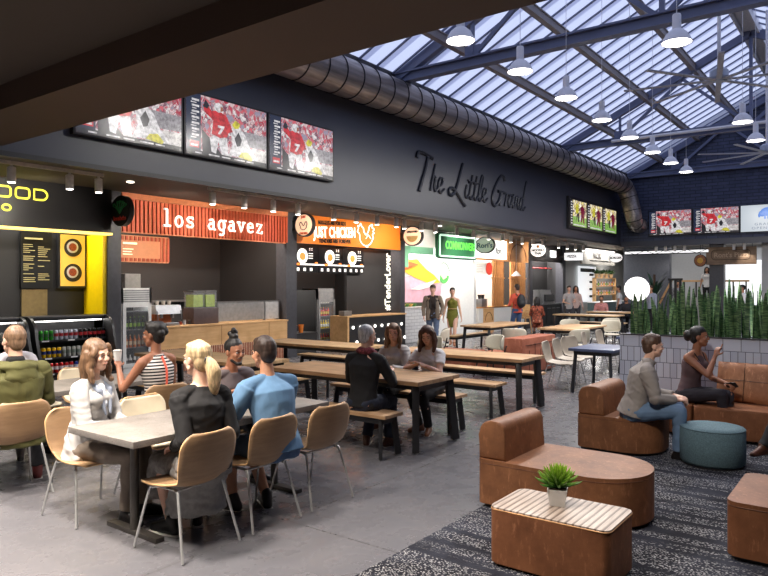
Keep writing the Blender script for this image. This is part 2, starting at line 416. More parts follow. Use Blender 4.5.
# ---- spiral duct
def m_duct():
    g = NG('galvanised duct'); f = g.noise(g.coord((.4, 6, 6)), 3, 4)
    g.col(g.ramp(f, [(.3, rgb(138, 130, 126)), (.7, rgb(172, 162, 156))])); return g.set(.38, .7)
duct = thing('spiral_duct', 'large round metal ventilation duct running along the fascia under the skylight', 'duct', (0, 8.9, 0))
Rr = .39; b = MB(); b.tube([(x, 0, 6.02) for x in (3.9, 28.2)], Rr, 40)
DM = m_duct(); b.build('duct_run', DM, duct, sharp=50)
for i in range(46):
    x = 4.4+.53*i
    ring = [(x+.16*math.sin(2*PI*k/28+.5)*0, 0, 0) for k in range(1)]
    b = MB(); b.tube([(x, (Rr+.006)*math.cos(2*PI*k/36), 6.02+(Rr+.006)*math.sin(2*PI*k/36)) for k in range(36)], .014, 6, close=True)
    b.build('duct_seam', mat('duct seam', rgb(48, 46, 50), .5, .5), duct)
path = spline([(28.1, 0, 6.02), (28.6, -.02, 5.99), (28.95, -.08, 5.8), (29.1, -.2, 5.35), (29.15, -.32, 4.78), (29.2, -.36, 4.48), (29.45, -.38, 4.33), (29.98, -.38, 4.32)], 4)
MB().tube(path, [Rr-.02-.002*k for k in range(len(path))], 36).build('duct_elbow', DM, duct, sharp=50)
for i in (3, 7, 11, 15, 19, 22):
    p = path[i]; q = path[i+1]; z = (q-p).normalized(); x = z.orthogonal().normalized(); y = z.cross(x)
    MB().tube([p+x*(Rr-.012-.002*i)*math.cos(2*PI*k/32)+y*(Rr-.012-.002*i)*math.sin(2*PI*k/32) for k in range(32)], .016, 6, close=True).build('duct_seam', mat('duct seam', (0,)*3), duct)

# ------------------------------------------------------------------ stalls along the left side (their front plane is y = 11.7)
FY = 11.66
EM = lambda n, c, s=1.0: glow(n, c, s)
WTXT = EM('white lit lettering', rgb(250, 248, 236), .85)
OAK = wood('pale oak panel', rgb(206, 158, 104), rgb(232, 190, 138), 'X', .6, .45, dark=.1)
OAKZ = wood('warm oak slats', rgb(176, 118, 66), rgb(204, 150, 94), 'Z', .8, .5, dark=.15)
TERRA = mat('terracotta slat', rgb(208, 92, 56), .55, var=.08)
TERRAB = mat('terracotta board', rgb(232, 154, 108), .6, var=.05)
ORANGE = mat('orange sign board', rgb(224, 122, 28), .5, var=.04, scale=2)
YEL = mat('yellow paint', rgb(240, 205, 0), .45, var=.04)
STEEL = mat('brushed steel', rgb(150, 150, 152), .3, .8, var=.08)
CREAMD = EM('cream disc added glow', rgb(240, 205, 170), .55)  # sign faces given an added glow to lift them out of the dark
PANEF = glass('fridge pane', (.97, .98, 1), .95)
PANEW = glass('clear pane', (.95, .97, 1), .86)
def sq(x0, x1, z0, z1, y, d, name, m, parent=None, bev=0):
    """upright board facing the hall: spans x0..x1, z0..z1, thickness d behind y"""
    return MB().box(x0, x1, y, y+d, z0, z1, bev=bev).build(name, m, parent)
def sgroup(name, label, cat, **k): return thing(name, label, cat, **k)

# posts between the stalls
posts = [(6.98, 7.24), (11.62, 11.98), (16.38, 16.62), (20.85, 21.02), (25.5, 25.75), (29.0, 29.3)]
labs = ['dark grey post between the yellow stall and the terracotta sign', 'dark grey post between the terracotta sign and the orange sign',
        'dark post between the hashtag panel and the white green stall', 'white post right of the green sign', 'dark post right of the black stall front', 'dark corner post at the far end of the stalls']
for (a, b), l in zip(posts, labs):
    struct(tag(MB().box(a, b, 11.6, 11.95, 0, 3.52).build('stall_post', WHITE if a > 20 and a < 21 else POSTM), l, 'post', 'posts between the food stalls'))
# partition walls that divide the stall rooms
for i, x in enumerate((7.1, 11.8, 16.5, 20.93, 25.6, 29.15)):
    struct(MB().box(x-.05, x+.05, 11.9, 14.2, 0, 3.52).build('wall_partition_%d' % (i+1), WHITE if x > 20.5 and x < 21 else CHAR2))

# ---- stall 1: black sign with yellow lettering, yellow return wall, drinks coolers
t = sgroup('stall_sign', 'long black stall sign with FOOD in outlined yellow letters', 'sign')
sq(2.2, 6.98, 2.72, 3.52, 11.5, .16, 'sign_board', mat('black sign board', rgb(30, 29, 30), .4, var=.1, scale=1), t)
sq(2.2, 6.98, 2.68, 2.72, 11.46, .2, 'lit_edge', EM('warm yellow edge', rgb(255, 225, 120), 1.3), t)
YG = EM('yellow neon', rgb(245, 235, 70), 1.1)
def outline_letter(kind, x, z, w, h, name='letter'):
    r = .012
    P = {'O': rrect(x, x+w, z, z+h, .05, 4), 'D': rrect(x, x+w, z, z+h, (.0, .09, .09, 0), 5)}.get(kind)
    b = MB()
    if P: b.tube([(p[0], 11.48, p[1]) for p in P], .015, 6, close=True)
    elif kind == 'F':
        b.tube([(x, 11.48, z), (x, 11.48, z+h), (x+w, 11.48, z+h)], .015, 6); b.tube([(x, 11.48, z+h*.5), (x+w*.8, 11.48, z+h*.5)], .015, 6)
    elif kind == 'G':
        b.tube([(x+w, 11.48, z+h), (x, 11.48, z+h), (x, 11.48, z), (x+w, 11.48, z), (x+w, 11.48, z+h*.5), (x+w*.5, 11.48, z+h*.5)], .014, 6)
    b.build(name, YG, t)
for k, ch in enumerate('FOOD'): outline_letter(ch, 4.66+.30*k, 3.2, .22, .17)
for k, ch in enumerate('GO'): outline_letter(ch, 4.86+.19*k, 2.98, .13, .09)
struct(MB().box(2.2, 7.0, 12.36, 12.43, 0, 3.52).build('wall_stall_inner', CHAR2))
y = thing('yellow_partition', 'bright yellow panel closing the right end of the black stall', 'panel', (0, 0, 0))
MB().box(6.93, 6.98, 12.1, 12.5, 0, 2.7).build('return_panel_rear', YEL, y); MB().box(6.90, 6.98, 11.66, 12.1, 0, 2.7).build('return_panel', YEL, y)
t = thing('menu_board', 'tall black menu board with rows of tiny print inside the black stall', 'menu', (0, 0, 0))
sq(5.72, 6.27, 1.70, 2.72, 12.29, .05, 'board', mat('menu black', rgb(20, 20, 21), .4), t)
MTX = EM('menu print', rgb(190, 175, 120), .5); b = MB(); random.seed(3)
for c in range(2):
    for r in range(20):
        if random.random() < .85: w = random.uniform(.08, .22); b.box(5.76+.26*c, 5.76+.26*c+w, 12.275, 12.29, 2.48-.035*r, 2.49-.035*r)
b.box(5.78, 6.1, 12.275, 12.29, 2.58, 2.61); b.build('printed_lines', MTX, t)
t = thing('food_poster', 'framed yellow poster with two round dish photographs', 'poster', (0, 0, 0))
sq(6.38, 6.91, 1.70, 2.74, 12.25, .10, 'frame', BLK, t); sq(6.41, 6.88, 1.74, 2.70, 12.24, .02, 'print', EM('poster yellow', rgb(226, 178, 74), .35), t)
for zc, c1 in ((2.46, rgb(200, 190, 180)), (1.99, rgb(170, 70, 30))):
    o = MB().cone((6.645, 12.24, zc), (6.645, 12.228, zc), .17, .17, 28).build('dish_photo', mat('dish dark', rgb(30, 22, 18), .4), t)
    MB().cone((6.63, 12.229, zc+.01), (6.63, 12.22, zc+.01), .11, .11, 24).build('plate', mat('plate pale', rgb(205, 200, 195), .4), o)
    MB().cone((6.63, 12.222, zc+.01), (6.63, 12.214, zc+.01), .075, .075, 20).build('food', mat('food brown', rgb(150, 66, 34), .5, var=.5, scale=60), o)
t = thing('extractor_hood', 'grey steel extractor panel behind the black stall counter', 'hood', (0, 0, 0))
sq(3.6, 5.3, 2.1, 2.75, 12.27, .08, 'hood', mat('hood grey', rgb(92, 90, 88), .35, .5), t)
tag(sq(5.75, 6.2, 1.2, 1.68, 12.31, .04, 'splash_panel', mat('olive splash panel', rgb(140, 120, 80), .4)), 'tan splash panel on the wall behind the drinks cooler', 'panel')  # plain tan splash panel

def cooler(x0, x1, label):
    t = thing('drinks_cooler', label, 'cooler', (0, 0, 0))
    out = [(11.2, 0), (12.0, 0), (12.0, 1.22)]+[(11.62-.30*math.sin(R(a))*1.0, .86+.36*math.cos(R(a))) for a in range(0, 91, 15)]+[(11.2, .55)]
    Mx = lambda x: Matrix(((0, 0, 1, x), (1, 0, 0, 0), (0, 1, 0, 0), (0, 0, 0, 1)))
    DK = mat('cooler dark', rgb(42, 42, 44), .35)
    for x in (x0, x1-.05): MB().prism(out, 0, .05, Mx(x)).build('side_panel', DK, t)
    # rounded front frame seen from the hall
    W = x1-x0
    b = MB(); b.box(x0, x1, 11.95, 12.0, 0, 1.2); b.build('back_panel', mat('cooler lining', rgb(70, 70, 72), .4), t)
    b = MB(); b.box(x0, x1, 11.58, 12.0, 1.14, 1.22, bev=.02); b.build('top', DK, t)
    b = MB(); b.box(x0, x1, 11.2, 12, 0, .16); b.box(x0, x1, 11.2, 11.24, 0, .2); b.build('base', DK, t)
    for z, y0 in ((.26, 11.32), (.52, 11.4), (.81, 11.5)):
        s = MB().box(x0+.05, x1-.05, y0, 11.95, z-.03, z).build('shelf', DK, t)
        for q in range(3): MB().box(x0+.2+q*W/3.2, x0+.32+q*W/3.2, y0-.006, y0, z-.027, z-.003).build('price_tag', WHITE, s)
    MB().box(x0+.05, x1-.05, 11.70, 11.76, 1.115, 1.14).build('light_strip', EM('cooler light', (1, .97, .92), 6), t)
    return t
cooler(5.5, 6.95, 'curved dark open drinks cooler at the right of the black stall')
cooler(3.9, 5.42, 'curved dark open drinks cooler behind the man in olive')
def can_mesh(col, band, h=.165, r=.034):
    t = MB().lathe([(0, 0), (r*.8, 0), (r, .012), (r, h-.018), (r*.78, h), (0, h)], 14).build('drink_can', col)
    MB().lathe([(r*.79, h-.002), (r*.79, h+.003), (0, h+.003)], 12).build('lid', STEEL, t)
    MB().lathe([(r+.001, h*.35), (r+.001, h*.68)], 14).build('label_band', band, t)
    return t
cc = {}
def can(kind, x, y, z, label, group):
    if kind not in cc:
        cc[kind] = can_mesh(mat('can %s %d' % kind, kind_rgb[kind[0]], .25, .3), mat('band %s' % kind[0], band_rgb[kind[0]], .3)); o = cc[kind]
        tag(o, label, 'can', group); o.location = (x, y, z); return o
    return dup(cc[kind], (x, y, z), None, label, group)
kind_rgb = {'green': rgb(60, 160, 50), 'mixed': rgb(200, 205, 220), 'black': rgb(24, 22, 24), 'yellow': rgb(244, 196, 30), 'silver': rgb(196, 196, 190), 'orange': rgb(240, 130, 20), 'red': rgb(200, 40, 40), 'blue': rgb(40, 60, 140)}
band_rgb = {'green': rgb(30, 90, 30), 'mixed': rgb(170, 40, 50), 'black': rgb(200, 50, 55), 'yellow': rgb(30, 50, 120), 'silver': rgb(130, 140, 130), 'orange': rgb(250, 190, 60), 'red': rgb(240, 230, 230), 'blue': rgb(220, 220, 230)}
WH = {'top': 'top', 'mid': 'middle', 'low': 'bottom'}
for row, z, y, seq in (('top', .81, 11.56, ['green']*4+['mixed']*5+['black']*6), ('mid', .52, 11.46, ['yellow']*5+['silver']*5+['orange']*5), ('low', .26, 11.38, ['red']*7+['blue']*8)):
    for i, kd in enumerate(seq):
        can((kd, 1), 5.62+.088*i, y, z, '%s can, %s, %s shelf of the right drinks cooler' % ({'mixed': 'white and red', 'black': 'black and red'}.get(kd, kd), nth(i, 15), WH[row]), 'cans on the %s cooler shelf' % WH[row])
for row, z, y, kd in (('top', .81, 11.56, 'silver'), ('mid', .52, 11.46, 'red'), ('low', .26, 11.38, 'black')):
    for i in range(10):
        can((kd, 1), 4.05+.13*i, y, z, '%s can, %s, %s shelf of the left drinks cooler' % ({'black': 'black and red'}.get(kd, kd), nth(i, 10), WH[row]), 'cans on the %s shelf of the left cooler' % WH[row])

# ---- stall 2: terracotta slatted sign, oak counter
t = thing('stall_sign', 'terracotta slatted stall sign with white typewriter lettering los agavez', 'sign')
sq(7.24, 11.64, 2.76, 3.52, 11.62, .08, 'sign_board', TERRAB, t)
b = MB()
for k in range(48): b.box(7.27+.092*k, 7.322+.092*k, 11.58, 11.62, 2.78, 3.40)
b.build('slats', TERRA, t)
sq(7.24, 11.64, 3.41, 3.52, 11.57, .05, 'top_rail', mat('tan rail', rgb(204, 120, 76), .5), t)
def slab_letters(s, x, z, h, y, m, parent, pitch, bold=.02):
    """typewriter letters drawn as strokes with slab serifs"""
    G = {'l': [[(.1, 1), (.3, 1), (.3, 0)], [(.05, 0), (.55, 0)]], 'o': ['O'], 's': [[(.55, .5), (.5, .62), (.2, .62), (.1, .5), (.2, .36), (.45, .3), (.55, .16), (.45, .02), (.15, .02), (.08, .14)]],
         'a': [[(.15, .58), (.4, .64), (.5, .5), (.5, 0), (.65, 0)], [(.5, .36), (.2, .36), (.08, .18), (.2, 0), (.4, .02), (.5, .14)]],
         'g': [['O'], [(.5, .62), (.68, .62)], [(.5, .62), (.5, -.2), (.4, -.32), (.15, -.3)]], 'v': [[(.1, .62), (.33, 0), (.56, .62)], [(.0, .62), (.22, .62)], [(.44, .62), (.68, .62)]],
         'e': [[(.1, .34), (.56, .34), (.5, .56), (.33, .64), (.14, .54), (.08, .3), (.16, .06), (.35, 0), (.56, .08)]], 'z': [[(.1, .45), (.1, .62), (.54, .62), (.1, 0), (.56, 0), (.56, .16)]]}
    for ch in s:
        if ch != ' ':
            b = MB()
            for st in G[ch]:
                if st == 'O' or st == ['O']: P = [(.33+.25*math.cos(2*PI*k/16), .31+.31*math.sin(2*PI*k/16)) for k in range(16)]; b.tube([(x+p[0]*h, y, z+p[1]*h) for p in P], bold, 6, close=True)
                else: b.tube([(x+p[0]*h, y, z+p[1]*h) for p in st], bold, 6)
            b.build('letter', m, parent)
        x += pitch
slab_letters('los agavez', 8.12, 2.95, .33, 11.55, WTXT, t, .275, .024)
t2 = thing('menu_sign', 'small terracotta hanging menu panel under the los agavez sign', 'sign')
sq(7.24, 8.32, 2.2, 2.72, 11.64, .05, 'board', TERRAB, t2)
b = MB()
for k in range(12): b.box(7.26+.092*k, 7.312+.092*k, 11.62, 11.64, 2.22, 2.70)
b.build('slats', TERRA, t2); sq(7.24, 8.1, 2.28, 2.62, 11.61, .03, 'menu_plate', TERRAB, t2)
b = MB()
for r, w in enumerate((.30, .0, .22, .18, .2)): b.box(7.28, 7.28+w+.001, 11.6, 11.61, 2.54-.05*r, 2.56-.05*r+(.02 if r == 0 else 0))
b.build('menu_text', EM('pale green print', rgb(210, 225, 190), .7), t2)
def counter(name, label, x0, x1, y0, y1, h, m, top, cat='counter', topover=.02):
    t = thing(name, label, cat, ((x0+x1)/2, (y0+y1)/2, 0))
    w = (x1-x0)/2; d = (y1-y0)/2
    MB().box(-w, w, -d, d, 0, h-.04).build('body', m, t); MB().box(-w-topover, w+topover, -d-topover, d, h-.04, h, bev=.006).build('worktop', top, t); return t, w, d
t, w, d = counter('service_counter', 'pale oak service counter under the terracotta sign with striped base', 8.0, 11.6, 11.55, 12.2, .93, OAK, OAK)
b = MB(); b.box(-w, w, -d-.02, -d, .0, .47); b.build('base_panel', mat('pale rose base', rgb(232, 208, 180), .5), t)
b = MB()
for k in range(72): b.box(-w+.05*k, -w+.05*k+.014, -d-.04, -d-.02, .0, .47)
b.build('slats', mat('red brown slat', rgb(176, 92, 60), .5), t)
b = MB()
for xx in (-.2, 1.2): b.box(xx, xx+.008, -d-.004, -d, .47, .89)
b.build('panel_seam', mat('seam brown', rgb(150, 100, 60), .6), t)
# white glass-door fridge
def fridge(x, y, w, d, h, label, body, loc_label):
    t = thing('bottle_fridge', label, 'fridge', (x, y, 0))
    MB().box(-w/2+.05, w/2-.05, d/2-.06, d/2-.04, .18, h-.3).build('interior', BLK, t)
    b = MB(); b.box(-w/2, w/2, d/2-.04, d/2, 0, h); b.box(-w/2, -w/2+.05, -d/2, d/2, 0, h); b.box(w/2-.05, w/2, -d/2, d/2, 0, h); b.box(-w/2, w/2, -d/2, d/2, 0, .18); b.box(-w/2, w/2, -d/2, d/2, h-.3, h)
    b.build('body', body, t)
    b = MB()
    for k in range(6): b.box(-w/2+.04, w/2-.04, -d/2-.012, -d/2, h-.27+.042*k, h-.25+.042*k)
    b.build('vent_grille', mat('vent grey', rgb(150, 150, 152), .4), t)
    for z in (.55, .9, 1.25):
        if z < h-.35: MB().box(-w/2+.05, w/2-.05, -d/2+.05, d/2-.04, z-.015, z).build('shelf', STEEL, t)
    dr = MB().box(-w/2+.05, w/2-.05, -d/2-.01, -d/2, .18, h-.3).build('door', PANEF, t); b = MB(); b.box(-w/2+.02, -w/2+.09, -d/2-.03, -d/2-.01, .18, h-.3); b.box(w/2-.09, w/2-.02, -d/2-.03, -d/2-.01, .18, h-.3); b.box(-w/2+.09, w/2-.09, -d/2-.03, -d/2-.01, .18, .25); b.box(-w/2+.09, w/2-.09, -d/2-.03, -d/2-.01, h-.37, h-.3); b.build('door_frame', body, dr); MB().box(w/2-.11, w/2-.09, -d/2-.04, -d/2-.02, .5, h-.5).build('handle', STEEL, dr)
    MB().box(-w/2+.06, w/2-.06, -d/2+.03, -d/2+.05, h-.33, h-.305).build('light_strip', EM('cooler light', (1,)*3, 4), t)
    return t
fridge(7.6, 11.95, .66, .6, 1.7, 'white upright glass-door bottle fridge under the terracotta menu panel', WHITE, '')
def bottle(m, cap, h=.24, r=.033):
    t = MB().lathe([(0, 0), (r, 0), (r, h*.6), (r*.4, h*.78), (r*.38, h*.97), (0, h*.97)], 12).build('bottle', m)
    MB().lathe([(r*.42, h*.94), (r*.42, h), (0, h)], 10).build('cap', cap, t)
    MB().lathe([(r+.001, h*.2), (r+.001, h*.5)], 12).build('paper_label', cap, t); return t
protoB = {}
def put_bottle(kind, loc, label, group):
    if kind not in protoB:
        a = {'dark': (rgb(26, 50, 28), rgb(150, 190, 60)), 'amber': (rgb(190, 100, 40), rgb(230, 200, 160)), 'red': (rgb(200, 50, 30), rgb(240, 200, 60)), 'yellow': (rgb(230, 200, 60), rgb(250, 250, 240)), 'white': (rgb(220, 215, 205), rgb(60, 50, 40))}[kind]
        o = protoB[kind] = bottle(mat('bottle '+kind, a[0], .15), mat('cap '+kind, a[1], .4)); tag(o, label, 'bottle', group); o.location = loc; return
    dup(protoB[kind], loc, None, label, group)
for z, kd in ((.9, 'dark'), (.55, 'amber'), (.18, 'white')):
    for i in range(6): put_bottle(kd, (7.36+.093*i, 11.78, z), '%s bottle, %s on the %s shelf of the white fridge' % (kd, nth(i, 6), {.9: 'upper', .55: 'middle', .18: 'bottom'}[z]), 'bottles in the white fridge')
MBX = MB(); MBX.box(-.17, .17, -.15, .15, 0, .28, bev=.01); o = MBX.build('fridge_top_box', mat('grey box', rgb(140, 138, 134), .5), None, (7.62, 11.95, 1.7)); tag(o, 'small grey metal box standing on top of the white fridge', 'box')
# espresso machine
t = thing('espresso_machine', 'chrome and copper espresso machine on the oak counter', 'coffee machine', (8.35, 11.85, .93))
MB().box(-.26, .26, -.18, .2, .0, .06, bev=.01).build('drip_tray', STEEL, t); MB().box(-.2, .2, .02, .2, .06, .26).build('body', mat('copper', rgb(190, 110, 70), .3, .7), t)
MB().prism([(-.2, .24), (.22, .24), (.2, .42), (-.16, .42)], -.3, .3, Matrix(((0, 0, 1, 0), (1, 0, 0, 0), (0, 1, 0, 0), (0, 0, 0, 1)))).build('boiler_housing', STEEL, t)
for q in (-.14, .12): MB().cone((q, -.12, .16), (q, -.12, .25), .035, .035, 12).build('brew_head', STEEL, t)
for q in (-.28, .28): MB().tube([(q, -.1, .34), (q, -.2, .3), (q, -.22, .12)], .008).build('steam_wand', STEEL, t)
for i, q in enumerate((-.15, 0, .14)):
    tag(MB().lathe([(.03, 0), (.04, .08), (.036, .08), (.028, .006), (0, .006)], 14).build('cup', mat('cup white', rgb(230, 220, 210), .3), None, (8.35+q, 11.86, 1.352)), ['left cup on top of the espresso machine', 'middle cup on top of the espresso machine', 'right cup on top of the espresso machine'][i], 'cup', 'cups on the espresso machine')
# beverage dispenser
t = thing('juice_dispenser', 'dark base juice dispenser with clear bowls of green drink on the oak counter', 'drink dispenser', (9.3, 11.86, .93))
MB().box(-.33, .33, -.18, .2, 0, .34, bev=.01).build('base', mat('mauve brown base', rgb(86, 72, 72), .45), t)
for q in (-.17, .15):
    MB().box(q-.145, q+.145, -.15, .17, .34, .68).build('bowl', PANEW, t); MB().box(q-.15, q+.15, -.155, .175, .68, .71).build('lid', STEEL, t)
    MB().box(q-.12, q+.12, -.12, .14, .36, .62).build('green_drink', mat('green drink', rgb(150, 170, 50), .3, var=.2), t)
# sneeze guard
t = thing('sneeze_guard', 'long frosted glass guard standing on the right half of the oak counter', 'glass guard', (10.6, 11.8, .93))
FG = mat('frosted guard', rgb(150, 150, 150), .25, .1)
MB().box(-.93, .5, -.02, 0, .02, .44).build('glass_panel', FG, t); MB().box(.5, .95, -.02, 0, .02, .44).build('glass_panel', mat('frosted guard light', rgb(180, 180, 180), .25), t)
for q in (-.93, .49, .94): MB().box(q-.01, q+.01, -.03, .05, 0, .46).build('upright', STEEL, t)
MB().box(-.95, .96, -.03, .12, .44, .46).build('top_rail', STEEL, t)
for i, (q, h, m) in enumerate(((8.72, .07, rgb(150, 60, 40)), (8.82, .09, rgb(180, 190, 200)), (8.95, .08, rgb(60, 60, 60)))):
    t = tag(MB().lathe([(0, 0), (.035, 0), (.035, h), (0, h)], 14).build('canister', mat('canister%d' % i, m, .4), None, (q, 11.8, .93)), ['red brown', 'pale blue', 'dark grey'][i]+' small canister right of the espresso machine', 'canister'); MB().lathe([(.037, h), (.037, h+.012), (0, h+.012)], 14).build('lid', STEEL, t)
t = thing('wall_shelf', 'grey steel shelf on the dark wall behind the espresso machine', 'shelf')
MB().box(8.4, 10.6, 13.9, 14.2, 1.35, 1.39).build('shelf_board', STEEL, t)
for x in (8.5, 9.5, 10.5): MB().box(x, x+.03, 13.92, 14.2, 1.2, 1.35).build('bracket', STEEL, t)

# ---- stall 3: orange sign, menu screens, black counter with round lamps
t = thing('stall_sign', 'orange stall sign reading JUST CHICKEN with a white chicken outline', 'sign')
sq(11.98, 16.38, 2.8, 3.52, 11.6, .08, 'sign_board', ORANGE, t)
BTX = mat('black lettering', rgb(26, 20, 18), .5)
text('letters_top', 'NUGGETS ARE FOR KIDS', BTX, .14, (12.74, 11.59, 3.31), (R(90), R(-2), 0), t, bold=.004, fit=1.1)
text('letters_main', 'JUST CHICKEN', WTXT, .38, (12.58, 11.585, 2.97), (R(90), R(-3), 0), t, bold=.010, fit=1.68, space=1.05)
text('letters_bottom', 'TENDERS ARE FOREVER', BTX, .14, (12.78, 11.59, 2.84), (R(90), R(-2), 0), t, bold=.004, fit=1.28)
HEN = [(.0, .38), (.05, .5), (.02, .58), (.1, .57), (.14, .66), (.2, .56), (.27, .52), (.3, .4), (.4, .3), (.5, .42), (.56, .6), (.7, .66), (.68, .56), (.78, .52), (.72, .44), (.78, .38), (.7, .34), (.72, .2), (.6, .02), (.42, -.06), (.24, -.02), (.12, .12), (.1, .3), (.0, .38)]
def hen(x, z, s, y, m, par, r): MB().tube([(x+p[0]*s*1.15, y, z+p[1]*s) for p in spline([Vector((a, b, 0)) for a, b in HEN], 3)], r, 6).build('chicken_outline', m, par)
hen(14.32, 2.9, .84, 11.58, WTXT, t, .016)
MB().tube([(14.7, 11.58, 3.05), (14.8, 11.58, 3.16), (14.92, 11.58, 3.06)], .014, 6).build('wing_line', WTXT, t)
MB().tube([(14.7, 11.58, 2.87), (14.7, 11.58, 2.82), (14.8, 11.58, 2.82)], .014, 6).build('leg_line', WTXT, t)
for i, (a, b_, s) in enumerate(((11.98, 13.1, 0), (13.12, 14.05, 1), (14.07, 14.98, 2))):
    t = thing('menu_screen', ['leftmost black menu screen under the orange sign', 'middle black menu screen under the orange sign', 'rightmost black menu screen under the orange sign'][i], 'screen', group='menu screens of the chicken stall')
    sq(a, b_, 2.08, 2.76, 11.9, .05, 'panel', mat('screen black', rgb(20, 20, 22), .3), t)
    cx = a+(b_-a)*.45
    MB().cone((cx, 11.9, 2.5), (cx, 11.885, 2.5), .19, .19, 28).build('plate', EM('plate lit', rgb(235, 235, 230), .9), t)
    MB().sph((cx, 11.885, 2.49), (.11, .012, .10), 12).build('food', EM('food lit', (rgb(214, 120, 50), rgb(225, 195, 140), rgb(200, 100, 60))[i], .8), t)
    sq(a, b_, 2.27, 2.305, 11.88, .01, 'white_band', EM('white band', (.9, .9, .9), .8), t)
    b = MB(); random.seed(i)
    for q in range(3): b.box(cx+.22, cx+.22+.16, 11.88, 11.89, 2.56-.06*q, 2.58-.06*q)
    for q in range(4): b.box(a+.06+.24*q, a+.14+.24*q, 11.88, 11.89, 2.12, 2.2)
    for q in range(2): b.box(cx+.25, cx+.28, 11.88, 11.89, 2.65+.04*q, 2.67+.04*q); b.box(cx+.33, cx+.36, 11.88, 11.89, 2.65+.04*q, 2.67+.04*q)
    b.build('menu_print', EM('menu white', (.9, .88, .85), .7), t)
    b = MB(); b.sph((cx-.16, 11.885, 2.29), (.1, .01, .03), 10); b.sph((b_-.1, 11.885, 2.33), (.06, .01, .025), 10); b.build('price_flash', EM('orange flash', rgb(240, 120, 30), .8), t)
t = thing('hashtag_sign', 'dark wall panel with vertical white lettering #TenderLover', 'sign')
sq(14.4, 16.45, .93, 2.8, 12.02, .08, 'panel', CHAR, t)
text('letters', '#TenderLover', WTXT, .40, (16.42, 12.0, 1.0), (R(90), R(-90), 0), t, bold=.008, fit=1.72)
t, w, d = counter('service_counter', 'black counter with pale wood top and round lamps below the hashtag panel', 13.7, 16.38, 11.42, 12.0, .93, mat('counter black', rgb(40, 40, 42), .4), OAK, topover=.03)
MB().box(-w-.03, -w+.04, -d-.03, d, 0, .9).build('end_post', OAK, t)
for k in range(8): MB().sph((-w+.22+.32*k, -d-.02, .62-.18*(k % 2)*0), (.045, .03, .045), 12).build('round_lamp', EM('round lamp', (1, .97, .9), 2), t)
for k in range(8): MB().sph((-w+.38+.32*k, -d-.02, .22), (.045, .03, .045), 12).build('round_lamp', EM('round lamp', (1, .97, .9), 2), t)
tag(MB().box(-.16, .16, -.1, .1, 0, .13, bev=.01).build('till', mat('till grey', rgb(120, 118, 116), .4), None, (13.95, 11.7, .93)), 'small grey till at the left end of the black counter', 'till')
fridge(14.02, 12.75, .72, .6, 1.66, 'glass-door drinks fridge with red and yellow bottles in the chicken stall', mat('fridge silver', rgb(150, 150, 152), .35, .4), '')
for z, kd in ((1.25, 'white'), (.9, 'red'), (.55, 'yellow'), (.18, 'red')):
    for i in range(6): put_bottle(kd, (13.77+.1*i, 12.6, z), '%s bottle, %s on the %s shelf of the chicken stall fridge' % (kd, nth(i, 6), {1.25: 'top', .9: 'second', .55: 'third', .18: 'bottom'}[z]), 'bottles in the chicken stall fridge')
tag(MB().box(-.4, .4, -.3, .3, 0, 1.62, bev=.01).build('cold_cabinet', mat('matt black cabinet', rgb(26, 26, 27), .5), None, (13.2, 12.75, 0)), 'tall matt black cabinet left of the drinks fridge', 'cabinet')
t, w, d = counter('prep_counter', 'low dark counter at the left of the chicken stall', 12.02, 12.9, 11.8, 12.3, .55, CHAR, CHAR)
for i in range(2): tag(MB().lathe([(0, 0), (.05, 0), (.07, .2), (.062, .2), (.045, .01), (0, .01)], 16).build('fries_bucket', mat('orange bucket', rgb(226, 130, 50), .5), None, (12.25+.24*i, 11.95, .55)), ['left', 'right'][i]+' orange paper bucket on the low dark counter', 'bucket', 'orange buckets in the chicken stall')

# ---- stall 4: white with green
t = thing('stall_fascia_board', 'white stall front panel with a green band and round corner above the mural', 'panel')
sq(16.62, 20.85, 2.95, 3.52, 11.66, .06, 'front_board', WHITE, t)
MINT = mat('mint green', rgb(120, 185, 150), .5, var=.04)
sq(16.62, 18.3, 2.68, 2.95, 11.65, .05, 'green_band', MINT, t); sq(16.62, 16.9, 2.3, 2.7, 11.66, .05, 'green_side', MINT, t)
sq(16.9, 20.85, 2.60, 2.72, 11.64, .06, 'lit_rim', EM('white rim light', (1, 1, 1), .9), t)
t = thing('stall_sign', 'green box sign with bright green lettering and a white lit rim', 'sign')
GRN = mat('sign green', rgb(62, 140, 96), .5, var=.05); sq(18.35, 20.8, 2.66, 3.42, 11.5, .12, 'sign_board', GRN, t)
b = MB(); P = rrect(18.42, 20.74, 2.7, 3.38, .06, 3); b.tube([(p[0], 11.49, p[1]) for p in P], .03, 6, close=True); b.build('rim', EM('green white rim', rgb(215, 250, 225), .8), t)
b = MB(); P = rrect(18.33, 20.84, 2.64, 3.46, .06, 3); b.tube([(p[0], 11.53, p[1]) for p in P], .02, 6, close=True); b.build('dark_rim', mat('dark green', rgb(30, 80, 56), .5), t)
text('letters', 'COMMONVERS', EM('green neon', rgb(110, 235, 90), .85), .36, (18.75, 11.48, 2.95), FRONT, t, bold=.008, fit=2.0)
t = thing('mural', 'painted mural of yellow hills, pink mountains and an orange sun on the white wall', 'mural')
sq(17.6, 20.0, 1.05, 2.62, 12.48, .03, 'backing', mat('mural white', rgb(228, 224, 220), .6), t)
MR = lambda p: [(17.72+(x-16.65)*1.3, z) for x, z in p]
def shape(name, pts, y, m, par): MB().prism(pts, 0, .012, Matrix(((1, 0, 0, 0), (0, 0, 1, y), (0, 1, 0, 0), (0, 0, 0, 1)))).build(name, m, par)
shape('pink_hills', MR([(16.65, 1.1), (16.65, 2.0), (17.3, 2.15), (17.8, 1.9), (18.5, 1.8), (18.45, 1.5), (18.3, 1.1)]), 12.465, mat('mural pink', rgb(218, 170, 186), .6, var=.2, scale=3), t)
